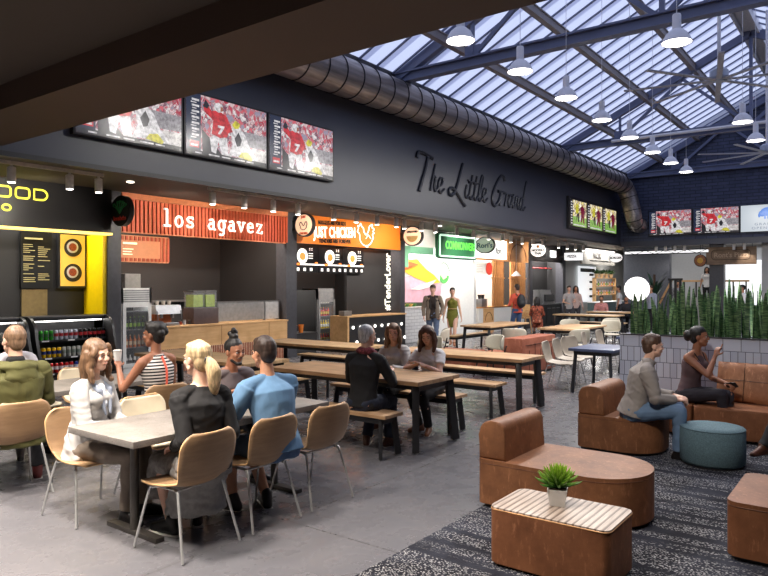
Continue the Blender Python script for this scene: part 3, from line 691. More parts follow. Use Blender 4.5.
shape('yellow_hill', MR([(16.65, 2.55), (17.3, 2.62), (17.7, 2.3), (18.1, 2.1), (18.4, 1.85), (17.9, 1.8), (17.2, 2.0), (16.7, 2.2)]), 12.455, mat('mural yellow', rgb(236, 190, 50), .6), t)
shape('orange_peak', MR([(16.65, 2.2), (17.35, 2.45), (16.95, 2.52), (16.65, 2.58)]), 12.44, mat('mural orange', rgb(232, 104, 50), .6), t)
shape('white_cloud', MR([(17.0, 1.62), (17.6, 1.8), (18.2, 1.95), (17.9, 1.7), (17.4, 1.6)]), 12.44, WHITE, t)
shape('dark_base', MR([(16.65, 1.06), (18.4, 1.06), (18.3, 1.16), (16.65, 1.2)]), 12.44, mat('mural dark', rgb(60, 70, 50), .6), t)
t = thing('wall_logo', 'round green bowl logo with an arc of small letters on the white wall', 'logo')
LG = mat('logo green', rgb(80, 170, 80), .5); cx, cz = 20.32, 2.10
shape('bowl', [(cx-.33, cz)]+[(cx+.33*math.cos(R(a)), cz-.02+.26*math.sin(R(a))) for a in range(180, 361, 12)]+[(cx+.33, cz)], 12.5, LG, t)
shape('bowl_food', [(cx-.2, cz-.02), (cx-.06, cz-.15), (cx+.18, cz-.06), (cx+.12, cz+.04)], 12.49, mat('logo cream', rgb(235, 235, 190), .5), t)
b = MB()
for a in range(10, 180, 16): b.box(cx+.36*math.cos(R(a))-.02, cx+.36*math.cos(R(a))+.02, 12.5, 12.51, cz+.10+.32*math.sin(R(a)), cz+.15+.32*math.sin(R(a)))
b.build('letter_arc', mat('logo grey', rgb(120, 150, 120), .5), t)
struct(MB().box(16.55, 20.9, 12.52, 12.58, 0, 3.5).build('wall_white_stall', WHITE))
struct(MB().box(16.55, 16.6, 12, 12.52, 0, 3.5).build('wall_white_stall_side', WHITE))
t = thing('tiled_counter', 'white tiled service counter with pale top below the mural', 'counter', (17.2, 12.0, 0))
g = NG('white brick tile'); br = g.new('ShaderNodeTexBrick'); tcx = g.new('ShaderNodeTexCoord'); sp = g.new('ShaderNodeSeparateXYZ'); cb = g.new('ShaderNodeCombineXYZ')
g.l.new(tcx.outputs['Object'], sp.inputs[0]); g.l.new(sp.outputs['X'], cb.inputs['X']); g.l.new(sp.outputs['Z'], cb.inputs['Y']); g.l.new(cb.outputs[0], br.inputs['Vector'])
br.inputs['Scale'].default_value = 1; br.inputs['Brick Width'].default_value = .3; br.inputs['Row Height'].default_value = .1; br.inputs['Mortar Size'].default_value = .006
br.inputs['Color1'].default_value = (*rgb(232, 232, 232), 1); br.inputs['Color2'].default_value = (*rgb(222, 222, 224), 1); br.inputs['Mortar'].default_value = (*rgb(170, 170, 174), 1)
g.col(br.outputs['Color']); TILEW = g.set(.3)
MB().box(-.58, .58, -.35, .35, 0, 1.04).build('body', TILEW, t); MB().box(-.6, .6, -.37, .36, 1.04, 1.08).build('worktop', mat('pale top', rgb(214, 210, 204), .4), t)
t = thing('display_stand', 'narrow dark framed board on the tiled counter', 'board', (16.8, 11.9, 1.08)); MB().box(-.13, .13, 0, .03, 0, .75).build('frame', BLK, t); MB().box(-.1, .1, -.005, 0, .04, .71).build('sheet', LGREY, t)
for i in range(4): tag(MB().lathe([(0, 0), (.07, 0), (.12, .09), (.11, .09), (.06, .012), (0, .012)], 16).build('salad_bowl', mat('bowl fill%d' % (i % 2), (rgb(190, 150, 70), rgb(70, 120, 50))[i % 2], .6, var=.5, scale=50), None, (17.05+.2*i, 12.0, 1.08)), ['first', 'second', 'third', 'fourth'][i]+' small salad bowl from the left on the white tiled counter', 'bowl', 'salad bowls on the tiled counter')

# ---- stall 5: white sign, timber slats
t = thing('stall_sign', 'white lightbox sign with dark handwritten letters beside the oval sign', 'sign')
sq(21.02, 23.4, 2.72, 3.42, 11.6, .1, 'lightbox', EM('lightbox white', rgb(240, 240, 238), .75), t)
text('letters', "Rori's", BTX, .34, (22.45, 11.58, 2.92), FRONT, t, shear=.3, sx=.7)
sq(21.02, 23.4, 2.66, 2.72, 11.58, .14, 'wood_edge', OAKZ, t)
t = thing('timber_screen', 'pale timber slat screen on the left of the timber stall', 'screen')
for k in range(5): MB().box(22.55+.18*k, 22.65+.18*k, 11.7, 11.78, .95, 2.66).build('slat', OAKZ, t)
MB().box(22.5, 23.42, 11.69, 11.79, 2.0, 2.05).build('rail', OAKZ, t)
t = thing('timber_screen', 'timber arch panel with slats below on the right of the timber stall', 'screen')
sq(23.5, 25.4, 2.66, 3.5, 11.62, .1, 'arch_panel', OAKZ, t)
b = MB(); P = [(23.75, 2.7)]+[(24.45+.7*math.cos(R(a)), 2.85+.5*math.sin(R(a))) for a in range(180, -1, -15)]+[(25.15, 2.7)]; b.tube([(p[0], 11.61, p[1]) for p in P], .015, 6); b.build('arch_line', mat('dark wood line', rgb(110, 66, 34), .6), t)
for k in range(8): MB().box(24.0+.17*k, 24.09+.17*k, 11.7, 11.78, .95, 2.66).build('slat', OAKZ, t)
MB().box(23.95, 25.35, 11.69, 11.79, 2.0, 2.05).build('rail', OAKZ, t)
t = thing('wall_poster', 'white menu card with a red circle beside the timber slats', 'poster'); sq(21.1, 22.5, 2.15, 2.6, 11.75, .03, 'card', WHITE, t)
MB().cone((22.25, 11.75, 2.36), (22.25, 11.735, 2.36), .24, .24, 28).build('red_circle', mat('poster red', rgb(214, 60, 44), .5), t)
b = MB()
for q in range(5): b.box(21.3, 21.75, 11.74, 11.75, 2.24+.06*q, 2.25+.06*q)
b.build('print', mat('grey print', rgb(150, 150, 150), .6), t)
t, w, d = counter('service_counter', 'pale timber counter with an arch motif in the timber stall', 21.6, 25.4, 11.8, 12.4, .95, WHITE, OAKZ)
for x in (-1.2, 1.1):
    MB().box(x-.4, x+.4, -d-.02, -d, 0, .9).build('arch_panel', OAKZ if False else OAK, t)
    b = MB(); b.tube([(x+.28*math.cos(R(a)), -d-.025, .45+.3*math.sin(R(a))) for a in range(0, 181, 15)], .012, 6); b.build('arch_line', mat('dark wood line', (0,)*3), t)
struct(MB().box(21.05, 22.1, 12.4, 12.45, 0, 2.2).build('wall_timber_stall', LGREY)); struct(MB().box(22.1, 25.5, 12.9, 12.95, 0, 3.4).build('wall_timber_stall_back', WHITE))
t = thing('coffee_grinder', 'small dark coffee grinders on the timber counter', 'coffee machine', (22.1, 12.0, .95)); MB().box(-.22, .22, -.15, .15, 0, .3, bev=.02).build('body', STEEL, t)
for q in (-.12, .12): MB().lathe([(.05, .3), (.08, .45), (0, .45)], 14, (q, 0, 0)).build('hopper', BLK, t)
t = thing('hanging_lamp', 'small white cone lamp hanging over the timber counter', 'lamp', (23.7, 11.35, 2.1)); MB().lathe([(.03, .2), (.06, .16), (.2, 0), (.19, 0), (.05, .15)], 20).build('shade', WHITEM, t); MB().tube([(0, 0, .2), (0, 0, 1.42)], .006).build('cord', WHITEM, t)

# ---- stall 6: black front, espresso bar, white panel
t = thing('stall_sign', 'black stall board with faint script and a small white plate', 'sign')
sq(25.75, 29.0, 2.75, 3.48, 11.66, .08, 'board', mat('black brown board', rgb(34, 28, 28), .5), t)
text('script', 'Cafe', mat('faint bronze', rgb(110, 84, 70), .4), .5, (28.2, 11.65, 2.92), FRONT, t, shear=.35, sx=.5)
sq(27.5, 28.1, 2.95, 3.25, 11.55, .04, 'white_plate', EM('white plate', (1, 1, 1), .8), t)
struct(MB().box(25.75, 27.4, 12.6, 12.66, 0, 2.8).build('wall_black_stall', WHITE)); struct(MB().box(27.4, 29.1, 12.4, 12.46, 0, 3.4).build('wall_black_stall_right', CHAR))
tag(MB().tube([(25.7, 12.2, 2.5), (29.1, 12.2, 2.5)], .03, 8).build('red_rail', mat('red rail', rgb(150, 50, 50), .4)), 'thin red rail hung across the black stall opening', 'rail')
t, w, d = counter('service_counter', 'black counter with drawers under the espresso machine in the dark stall', 26.2, 29.0, 11.7, 12.3, .95, mat('black counter', rgb(38, 38, 40), .45), STEEL)
for k in range(3):
    f = MB().box(-.2+.5*k, .25+.5*k, -d-.015, -d, .1, .85).build('door', CHAR, t); MB().box(-.16+.5*k, .21+.5*k, -d-.03, -d-.015, .74, .77).build('handle', STEEL, f)
t = thing('espresso_machine', 'large glassy espresso machine on the black counter', 'coffee machine', (27.7, 11.95, .95))
MB().prism([(-.25, 0), (.25, 0), (.22, .55), (-.05, .55)], -.6, .6, Matrix(((0, 0, 1, 0), (1, 0, 0, 0), (0, 1, 0, 0), (0, 0, 0, 1)))).build('body', STEEL, t)
MB().box(-.45, .45, -.27, -.2, .1, .4).build('front_panel', BLK, t); MB().box(-.62, .62, -.05, .23, .55, .6).build('cup_rack', STEEL, t)

# ---- stall 7: grey wood sign, menu, bottle shelves; set at the corner
t = thing('stall_sign', 'wide weathered grey wooden sign at the corner stall', 'sign', (0, 0, 0))
GW = wood('weathered grey wood', rgb(120, 116, 110), rgb(156, 152, 146), 'X', .5, .6)
sq(29.45, 34.0, 2.72, 3.52, 10.9, .1, 'sign_board', GW, t); text('letters', 'PAZZO', BTX, .36, (30.8, 10.88, 3.02), FRONT, t, bold=.008, sx=1.0); sq(30.4, 33.4, 2.9, 2.92, 10.88, .02, 'underline', BTX, t)
t = thing('menu_wall', 'bright white menu wall with rows of dark print', 'menu', (0, 0, 0)); sq(30.8, 33.1, .95, 2.66, 11.55, .05, 'panel', EM('menu wall white', rgb(236, 240, 244), .6), t)
b = MB(); random.seed(8)
for r in range(4): b.box(32.2, 32.2+random.uniform(.5, .8), 11.53, 11.55, 2.2-.35*r, 2.32-.35*r)
b.box(31.0, 32.9, 11.53, 11.55, 2.38, 2.56); b.build('menu_print', mat('dark menu print', rgb(60, 64, 70), .6), t)
t = thing('bottle_shelves', 'tall shelving with rows of bottles and potted plants on top', 'shelves', (0, 0, 0))
for z in (1.3, 1.72, 2.12): sq(31.7, 34.7, z-.04, z, 11.05, .18, 'shelf', OAK, t)
for x in (31.7, 34.65): sq(x, x+.05, .0, 2.12, 11.05, .18, 'upright', OAK, t)
for z in (1.3, 1.72):
    for i in range(14): put_bottle(['white', 'amber', 'white', 'dark', 'white', 'red'][(i*5+int(z*10)) % 6], (31.85+.2*i, 11.12, z), 'small bottle, %s on the %s shelf of the corner stall' % (nth(i, 14), 'upper' if z > 1.5 else 'lower'), 'bottles on the corner stall shelves')
struct(MB().box(29.3, 38, 11.7, 11.75, 0, 3.5).build('wall_corner_stall', LGREY))
t, w, d = counter('service_counter', 'teal grey counter of the corner stall behind the seated man in pink', 29.6, 33.6, 10.2, 10.7, 1.0, mat('teal grey', rgb(86, 104, 106), .5), WHITE)
def pot_plant(x, y, z, s, label, group=None):
    t = thing('potted_plant', label, 'plant', (x, y, z), 0, group); MB().lathe([(0, 0), (.07*s, 0), (.10*s, .16*s), (.09*s, .16*s), (0, .15*s)], 16).build('pot', mat('terracotta cream', rgb(214, 180, 140), .6), t)
    b = MB(); random.seed(int(x*97+y*13)); GL = mat('leaf green', rgb(52, 92, 44), .5, var=.4, scale=20)
    for k in range(26):
        a = random.uniform(0, 2*PI); e = random.uniform(.2, 1.2); L = random.uniform(.16, .3)*s; r = L*math.cos(e); h = L*math.sin(e)
        leaf(b, (0, 0, .15*s), (r*math.cos(a), r*math.sin(a), .15*s+h), .035*s)
    b.build('foliage', GL, t); return t
def leaf(b, p0, p1, w, droop=.0, n=4):
    p0 = Vector(p0); p1 = Vector(p1); d = p1-p0; side = d.cross(Vector((0, 0, 1)))
    side = side.normalized() if side.length > 1e-5 else Vector((1, 0, 0)); nn = side.cross(d).normalized(); L = []
    for k in range(n+1):
        t = k/n; c = p0+d*t+Vector((0, 0, -droop*t*t)); ww = w*math.sin(PI*min(.97, t*.85+.12)) ; L.append((c-side*ww, c+nn*ww*.18, c+side*ww, c-nn*ww*.18))
    rings = [[b.bm.verts.new(q) for q in r] for r in L]
    for r0, r1 in zip(rings, rings[1:]):
        for q in range(4): b.bm.faces.new((r0[q], r0[(q+1) % 4], r1[(q+1) % 4], r1[q]))
    b.bm.faces.new(rings[0][::-1]); b.bm.faces.new(rings[-1])
for i in range(4): pot_plant(32.0+.7*i, 11.13, 2.12, 1.15, ['leftmost', 'second', 'third', 'rightmost'][i]+' potted plant on top of the bottle shelves', 'plants on the bottle shelves')

# ---- projecting signs between the stalls (discs that face along the hall)
def disc(x, y, z, ry, rz_, face, rim, label, art, name='projecting_sign', pole=True):
    t = thing(name, label, 'sign', (x, y, z))
    b = MB(); b.prism([(ry*math.cos(2*PI*k/40), rz_*math.sin(2*PI*k/40)) for k in range(40)], -.05, .05, Matrix(((0, 0, 1, 0), (1, 0, 0, 0), (0, 1, 0, 0), (0, 0, 0, 1)))); b.build('rim', rim, t)
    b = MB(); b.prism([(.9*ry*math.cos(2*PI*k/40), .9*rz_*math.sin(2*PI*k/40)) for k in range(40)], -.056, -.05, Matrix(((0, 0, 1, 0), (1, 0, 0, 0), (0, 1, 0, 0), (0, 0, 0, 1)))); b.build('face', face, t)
    if pole: MB().box(-.03, .03, ry-.02, 11.62-y, -.12, .12).build('bracket', BLK, t)
    t.rotation_euler = (0, 0, R(0)); art(t); return t
def txt(t, s, m, size, y, z, sx=1.0, bold=.006): text('letters', s, m, size, (-.06, y, z), BACK, t, align='CENTER', bold=bold, sx=sx, depth=.008)
def art_tree(t):
    g = mat('sign green line', rgb(40, 130, 80), .5); b = MB()
    for a in range(-60, 61, 20): b.tube([(-.06, 0, -.05), (-.06, .12*math.sin(R(a)), .05), (-.06, .26*math.sin(R(a)), .02+.16*math.cos(R(a)))], .01, 5)
    for k in range(14): a = k*2.4; b.sph((-.06, .2*math.sin(a)*(.4+.6*(k % 3)/2), .1+.07*math.cos(a)), (.006, .035, .02), 8)
    b.build('tree_emblem', g, t); txt(t, 'los arboles', mat('sign red', rgb(210, 60, 50), .5), .10, 0, -.17, .9)
def art_hen(t):
    b = MB(); s = .3; b.tube([(-.06, .13-p.x*s*1.1, -.13+p.y*s*.9+.03) for p in spline([Vector((a, b_, 0)) for a, b_ in HEN], 2)], .009, 5); b.build('chicken_emblem', BTX, t)
    txt(t, 'JUST', mat('sign orange', rgb(220, 90, 40), .5), .07, 0, .17); txt(t, 'CHICKEN', mat('sign orange', (0,)*3), .06, 0, -.22)
def art_bowl(t):
    b = MB(); b.prism([(-.2, 0)]+[(.2*math.cos(R(a)), .18*math.sin(R(a))) for a in range(180, 361, 15)]+[(.2, 0)], -.062, -.056, Matrix(((0, 0, 1, 0), (1, 0, 0, 0), (0, 1, 0, 0), (0, 0, 0, 1))))
    b.build('bowl_emblem', mat('bowl tan', rgb(190, 160, 100), .5), t); txt(t, 'UPROOTED', BTX, .07, 0, .1)
disc(7.05, 11.25, 3.12, .30, .28, mat('sign black', rgb(16, 16, 18), .4), BLK, 'round black sign with a green tree and red lettering', art_tree)
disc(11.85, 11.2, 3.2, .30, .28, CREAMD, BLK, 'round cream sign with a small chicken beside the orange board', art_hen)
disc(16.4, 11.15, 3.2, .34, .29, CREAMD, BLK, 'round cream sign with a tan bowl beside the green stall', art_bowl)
disc(20.95, 11.2, 3.15, .38, .29, EM('grey green face added glow', rgb(178, 182, 170), .4), BLK, 'oval grey sign with blue script before the white lightbox', lambda t: txt(t, "Rori's", mat('blue script', rgb(60, 90, 120), .5), .24, 0, -.09, 1.1))  # grey face also has a weak added glow so it reads brighter
disc(25.55, 11.25, 3.16, .36, .29, EM('oval white', (1, .98, .95), .7), BLK, 'oval white lit sign with a brown emblem and black letters', lambda t: (txt(t, 'NOODLE', BTX, .13, 0, -.04, 1), txt(t, 'THAI', BTX, .13, 0, -.17, 1), MB().sph((-.06, 0, .15), (.01, .06, .06), 12).build('emblem', mat('emblem brown', rgb(170, 110, 50), .5), t)))
disc(30.2, 9.62, 2.97, .32, .22, EM('oval white', (0,)*3), BLK, 'small oval white sign with black lettering at the far corner', lambda t: txt(t, 'BURGER', BTX, .14, 0, -.05, 1.0, .006), pole=False); MB().tube([(30.2, 9.62, 3.18), (30.2, 9.62, 3.52)], .012).build('hanger', BLK, bpy.data.objects['projecting_sign.005']).location = (-30.2, -9.62, -2.97)
t = thing('projecting_sign', 'white box sign with black lettering before the grey wooden sign', 'sign', (28.45, 10.9, 3.0)); MB().box(-.2, .2, -.34, .34, -.16, .16).build('box', EM('box sign white', (1, 1, 1), .7), t); txt(t, 'PIZZA', BTX, .15, 0, -.05); t.children[-1].location.x = -.21; MB().box(-.02, .02, .34, .73, -.05, .05).build('bracket', BLK, t)
bpy.context.view_layer.update()
# ------------------------------------------------------------------ track lights, pendants, fans, screens, lettering
TRK = mat('track grey white', rgb(206, 198, 188), .5)
def track(x0, x1, y, lamps, label, power=22, col=(1, .9, .78)):
    t = thing('track_light', label, 'track light', (x0, y, 3.52), 0, 'spot tracks under the soffit')
    MB().box(0, x1-x0, -.022, .022, -.05, 0).build('rail', TRK, t)
    for q in lamps:
        h = MB().lathe([(0, -.30), (.053, -.30), (.058, -.29), (.058, -.09), (.02, -.07), (.015, -.03), (0, -.03)], 18, (q-x0, 0, 0)).build('spot_head', mat('spot head white', rgb(225, 220, 214), .4), t)
        MB().lathe([(.048, -.296), (.048, -.308), (0, -.308)], 16, (q-x0, 0, 0)).build('bulb', EM('spot bulb', (1, .95, .85), 9), h)
    for q in (lamps if len(lamps) < 4 else lamps[::2]):
        spot('track_spot', (q, y, 3.18), (q+.2, 11.7, 2.75), power, 80, col)
for a in ((3.3, 5.9, 9.95, (3.6, 4.5, 5.35, 5.8+.02), 'track with white spots in front of the black FOOD sign', 120),
          (7.8, 10.35, 9.75, (7.9, 8.65, 9.4, 10.1), 'track with four white spots in front of the terracotta sign', 120),
          (11.3, 14.0, 9.9, (11.4, 12.2, 13.0, 13.8), 'track with white spots in front of the orange sign', 120),
          (14.2, 16.0, 10.0, (14.3, 15.1, 15.8), 'short track with spots in front of the round bowl sign', 120),
          (17.2, 20.5, 10.2, (17.3, 18.3, 19.3, 20.3), 'track with white spots in front of the green sign', 120),
          (21.0, 24.0, 10.3, (21.1, 22.0, 22.9, 23.8), 'track with four spots in front of the timber stall', 120),
          (25.2, 28.2, 10.3, (25.3, 26.2, 27.1, 28.0), 'track with four spots in front of the grey wooden sign', 120)):
    track(*a[:5], power=a[5])
for i, (x, y) in enumerate(((6.6, 10.3), (11.0, 10.6), (17.0, 10.6), (24.6, 10.6))):
    o = MB().lathe([(.0, 0), (.06, 0), (.06, -.015), (.045, -.02), (0, -.012)], 20).build('smoke_detector' if i % 2 else 'recessed_light', WHITE if i % 2 else EM('recessed lamp', (1, .9, .75), 4), None, (x, y, 3.52))
    tag(o, ['small round recessed ceiling lamp above the los agavez sign', 'small round detector on the soffit above the chicken sign', 'small round recessed lamp on the soffit above the green stall', 'small round detector on the soffit above the dark stall'][i], 'ceiling light' if not i % 2 else 'detector')

# pendants
def pendant():
    t = thing('pendant_lamp', 'x', 'lamp', (0, 0, 5.3), 0, 'white enamel pendants under the skylight')
    b = MB(); b.lathe([(.0, .42), (.055, .42), (.062, .40), (.062, .20), (.09, .185), (.15, .13), (.195, .05), (.215, 0), (.205, 0), (.185, .05), (.14, .115), (.085, .165), (0, .17)], 32); b.build('shade', mat('pendant enamel', rgb(236, 236, 240), .3, var=.01), t)
    MB().lathe([(.19, .012), (.19, .02), (0, .03)], 28).build('bulb', EM('pendant bulb', (1, .96, .9), 8), t)
    MB().tube([(0, 0, .42), (0, 0, 3.02)], .005, 6).build('cord', WHITEM, t); return t
P0 = pendant(); first = True
pl = [(8.5, 4.95), (10.32, 4.87), (12.3, 4.86), (14.42, 4.9), (16.54, 4.95), (18.73, 5.0), (20.7, 5.02), (22.6, 5.02), (10.45, 2.45), (16.42, 2.5), (18.72, 2.56), (12.6, 1.0), (14.5, 2.5)][:11]
for i, (x, y) in enumerate(pl):
    lb = ['half hidden by the brown beam, nearest of the left row', 'second of the left row of white pendants', 'third of the left row of white pendants', 'fourth of the left row of white pendants', 'fifth of the left row of white pendants, by the middle truss', 'sixth of the left row of white pendants', 'seventh of the left row of white pendants', 'farthest and smallest of the left row of white pendants', 'largest white pendant in view, high at the right', 'white pendant hanging in front of the middle truss at the right', 'white pendant just below the middle truss near the right edge'][i]
    o = P0 if i == 0 else dup(P0, (x, y, 5.3)); o.location = (x, y, 5.3); o['label'] = 'white enamel pendant lamp, '+lb if i in (0,) else lb if i > 7 else 'pendant lamp, '+lb
    top = 9.5-abs(y-3.2)*.5-5.3-.2
    for ch in o.children:
        if ch.name.startswith('cord'): ch.scale = (1, 1, 1); 
    area('pendant_light', (x, y, 5.3), .34, 95, (1, .95, .88)).data.shape = 'DISK'
bpy.context.view_layer.update()
for o in [o for o in bpy.data.objects if o.name.startswith('pendant_lamp')]:
    h = 9.5-abs(o.location.y-3.2)*.5-5.3+.05
    for ch in o.children:
        if ch.name.startswith('cord'):
            ch.data = ch.data.copy()
            for v in ch.data.vertices:
                if v.co.z > 1: v.co.z = h

def fan(x, y, z, label, a0=0, ):
    t = thing('ceiling_fan', label, 'fan', (x, y, z)); top = 9.45-abs(y-3.2)*.5-z
    MB().tube([(0, 0, .1), (0, 0, top)], .035, 10).build('down_rod', WHITEM, t)
    MB().lathe([(0, .26), (.1, .26), (.17, .2), (.17, .08), (.1, 0), (0, 0)], 24).build('motor', mat('fan silver', rgb(178, 186, 200), .35, .3), t)
    for k in range(8):
        a = a0+k*PI/4; c, s = math.cos(a), math.sin(a)
        b = MB(); b.bar((.12*c, .12*s, .03), (1.75*c, 1.75*s, .03), .10, .02); b.build('blade', mat('fan blade', rgb(170, 170, 178), .4, .4), t)
fan(14.4, 2.6, 5.72, 'large silver ceiling fan on a long white rod near the ridge', .2)
fan(20.6, 2.55, 5.28, 'farther silver ceiling fan in front of the brick gable', .5)

# ---- screens
def m_crowd(name, cols, scale, st):
    g = NG(name); v = g.new('ShaderNodeTexVoronoi'); v.feature = 'SMOOTH_F1'; v.inputs['Smoothness'].default_value = .35; v.inputs['Scale'].default_value = scale
    g.l.new(g.coord((1, 1, .8)), v.inputs['Vector']); sp = g.new('ShaderNodeSeparateColor'); g.l.new(v.outputs['Color'], sp.inputs[0])
    x = g.new('ShaderNodeValToRGB'); x.color_ramp.interpolation = 'CONSTANT'; e = x.color_ramp.elements
    while len(e) < len(cols): e.new(.5)
    for k, c in enumerate(cols): e[k].position = k/len(cols); e[k].color = (*c, 1)
    g.l.new(sp.outputs[0], x.inputs[0]); n = g.noise(g.coord(), 22, 3, .6); c = g.mix(x.outputs[0], (.25, .22, .24), g.ramp(n, [(.45, (0, 0, 0)), (.62, (.75, .75, .75))]))
    g.col((.02, .02, .02)); g.l.new(c, g.b.inputs['Emission Color']); g.b.inputs['Emission Strength'].default_value = st; return g.set(.2)
CROWD = m_crowd('red crowd picture', [rgb(190, 60, 80), rgb(220, 190, 190), rgb(170, 40, 60), rgb(230, 220, 220), rgb(120, 60, 80), rgb(205, 90, 100), rgb(150, 140, 160)], 15, .75)
CROWDG = m_crowd('yellow crowd picture', [rgb(230, 215, 120), rgb(240, 230, 200), rgb(60, 50, 60), rgb(220, 200, 110), rgb(90, 30, 40), rgb(250, 245, 225)], 14, 1.0)
def S_(n, c, s=.8):
    k = 'screen '+n
    if k in _M: return _M[k]
    g = NG(k); f = g.noise(g.coord((1, 1, 1)), 16, 4, .65); q = g.ramp(f, [(.38, tuple(x*.45 for x in c)), (.6, c)]) if n in ('red', 'white', 'dark', 'yellow', 'grey', 'green', 'maroon', 'pale') else g.ramp(f, [(0, c), (1, c)])
    g.col((.02, .02, .02)); g.l.new(q, g.b.inputs['Emission Color']); g.b.inputs['Emission Strength'].default_value = s; _M[k] = g.set(.2); return g.m
SM = dict(navy=S_('navy', rgb(40, 50, 76), .5), red=S_('red', rgb(205, 50, 56)), white=S_('white', rgb(226, 222, 224)), dark=S_('dark', rgb(36, 34, 40)), yellow=S_('yellow', rgb(210, 200, 60)), grey=S_('grey', rgb(150, 145, 150)), green=S_('green', rgb(140, 190, 90)), maroon=S_('maroon', rgb(120, 20, 50)), skin=S_('skin', rgb(150, 95, 75)), pale=S_('pale', rgb(205, 198, 196)))
def screen(w, h, kind):
    """a wall screen, picture plane in local x (width) and z (height), facing -y"""
    t = thing('wall_screen', 'x', 'screen'); MB().box(0, w, 0, .09, 0, h, bev=.005).build('casing', BLK, t)
    Q = lambda x0, x1, z0, z1, m, n, d=.004: MB().box(x0*w, x1*w, -d, 0, z0*h, z1*h).build(n, m, t)
    def poly(pts, m, n, d): MB().prism([(x*w, z*h) for x, z in pts], 0, .003, Matrix(((1, 0, 0, 0), (0, 0, 1, -d), (0, 1, 0, 0), (0, 0, 0, 1)))).build(n, m, t)
    if kind == 'red':
        Q(.02, .98, .03, .97, CROWD, 'crowd_picture'); Q(.02, .18, .03, .97, SM['navy'], 'side_column', .006); Q(.02, .98, .03, .10, SM['dark'], 'caption_bar', .007)
        for r in range(7):
            b = MB(); b.box(.08*w, .16*w, -.01, -.006, (.32+.09*r)*h, (.35+.09*r)*h); b.box((.07+.015*(r % 2))*w, .13*w, -.01, -.006, (.285+.09*r)*h, (.30+.09*r)*h); b.build('score_line', SM['white'], t)
        for q in range(5): MB().box((.12+.15*q)*w, (.12+.15*q+(.07, .12, .1, .13, .09)[q])*w, -.011, -.007, .055*h, .075*h).build('caption_word', SM['white'], t); Q(.06, .16, .14, .24, SM['red'], 'team_logo', .008); Q(.07, .15, .16, .19, SM['white'], 'team_logo_stripe', .010)
        poly([(.62, .1), (.98, .1), (.98, .3), (.62, .28)], SM['pale'], 'pitch_edge', .008)
        poly([(.56, .3), (.98, .32), (.98, .55), (.6, .56)], SM['grey'], 'bench_row', .0075)
        poly([(.2, .1), (.42, .1), (.3, .3), (.19, .45)], SM['dark'], 'dark_figure', .008)
        poly([(.3, .12), (.35, .1), (.38, .3), (.42, .1), (.5, .1), (.48, .38), (.34, .4), (.28, .34)], SM['white'], 'player_trousers', .011)
        poly([(.3, .4), (.32, .62), (.22, .72), (.2, .84), (.25, .84), (.3, .76), (.38, .8), (.48, .72), (.55, .5), (.5, .48), (.48, .4), (.40, .36)], SM['red'], 'player_shirt', .013)
        poly([(.37, .56), (.45, .56), (.44, .52), (.40, .42), (.37, .42), (.41, .52), (.37, .52)], SM['white'], 'player_digit', .015)
        poly([(.38+.055*math.cos(a/8*2*PI), .84+.08*math.sin(a/8*2*PI)) for a in range(8)], SM['white'], 'helmet', .015)
        poly([(.40, .78), (.43, .80), (.43, .86), (.40, .86)], SM['skin'], 'face', .017); poly([(.2, .8), (.23, .92), (.27, .84), (.25, .78)], SM['dark'], 'ball', .015)
        poly([(.5, .12), (.55, .3), (.52, .52), (.6, .66), (.7, .5), (.76, .3), (.86, .12), (.8, .1), (.72, .24), (.62, .12)], SM['white'], 'player_white', .012)
        poly([(.57, .4), (.62, .52), (.66, .4), (.64, .3), (.6, .28)], SM['dark'], 'player_white_number', .014)
        poly([(.54, .62), (.58, .70), (.64, .66), (.62, .58), (.57, .56)], SM['yellow'], 'helmet_yellow', .014); poly([(.62, .12), (.66, .2), (.74, .22), (.8, .12), (.78, .08)], SM['yellow'], 'trousers_yellow', .014)
    elif kind == 'green':
        Q(.02, .98, .03, .97, CROWDG, 'crowd_picture'); Q(.02, .98, .03, .38, SM['green'], 'pitch', .006); Q(.02, .16, .03, .97, SM['dark'], 'side_column', .008)
        for r in range(9): MB().box(.05*w, .13*w, -.012, -.008, (.1+.095*r)*h, (.14+.095*r)*h).build('score_line', SM['white'], t)
        poly([(.34, .2), (.4, .5), (.36, .8), (.46, .82), (.5, .55), (.52, .2), (.46, .2), (.43, .42)], SM['dark'], 'player_dark', .010)
        poly([(.3, .55), (.34, .8), (.42, .86), (.5, .78), (.5, .55), (.4, .48)], SM['yellow'], 'player_yellow_shirt', .012)
        poly([(.62, .2), (.64, .5), (.6, .72), (.7, .82), (.84, .74), (.82, .45), (.84, .18), (.78, .18), (.74, .4), (.68, .2)], SM['maroon'], 'player_maroon', .011)
        poly([(.55, .3), (.6, .48), (.64, .4), (.6, .22)], SM['white'], 'player_white', .012)
        Q(.2, .9, .06, .1, SM['white'], 'caption_bar', .009)
    else:
        Q(.01, .99, .02, .98, S_('advert white', rgb(210, 220, 230), .6), 'advert'); BL = S_('advert blue', rgb(96, 140, 220), .8)
        b = MB(); b.sph((.56*w, -.006, .72*h), (.17*w*.9, .006, .16*h), 20); b.sph((.44*w, -.006, .66*h), (.07*w, .006, .11*h), 14); b.sph((.385*w, -.006, .60*h), (.025*w, .006, .08*h), 10)
        for q in (.48, .54, .62, .68): b.box(q*w, (q+.035)*w, -.01, -.004, .46*h, .62*h)
        b.build('elephant_picture', BL, t)
        for s, z in (('GRAND', .24), ('OPENING', .10)): text('advert_text', s, S_('advert grey', rgb(120, 135, 160), .6), .12*h/.95, (.5*w, -.008, z*h), (R(90), 0, 0), t, align='CENTER', sx=1.4, depth=.003, space=1.3)
    return t
def put(o, loc, rz, label, group): o.location = loc; o.rotation_euler = (0, 0, rz); o['label'] = label; o['group'] = group; return o
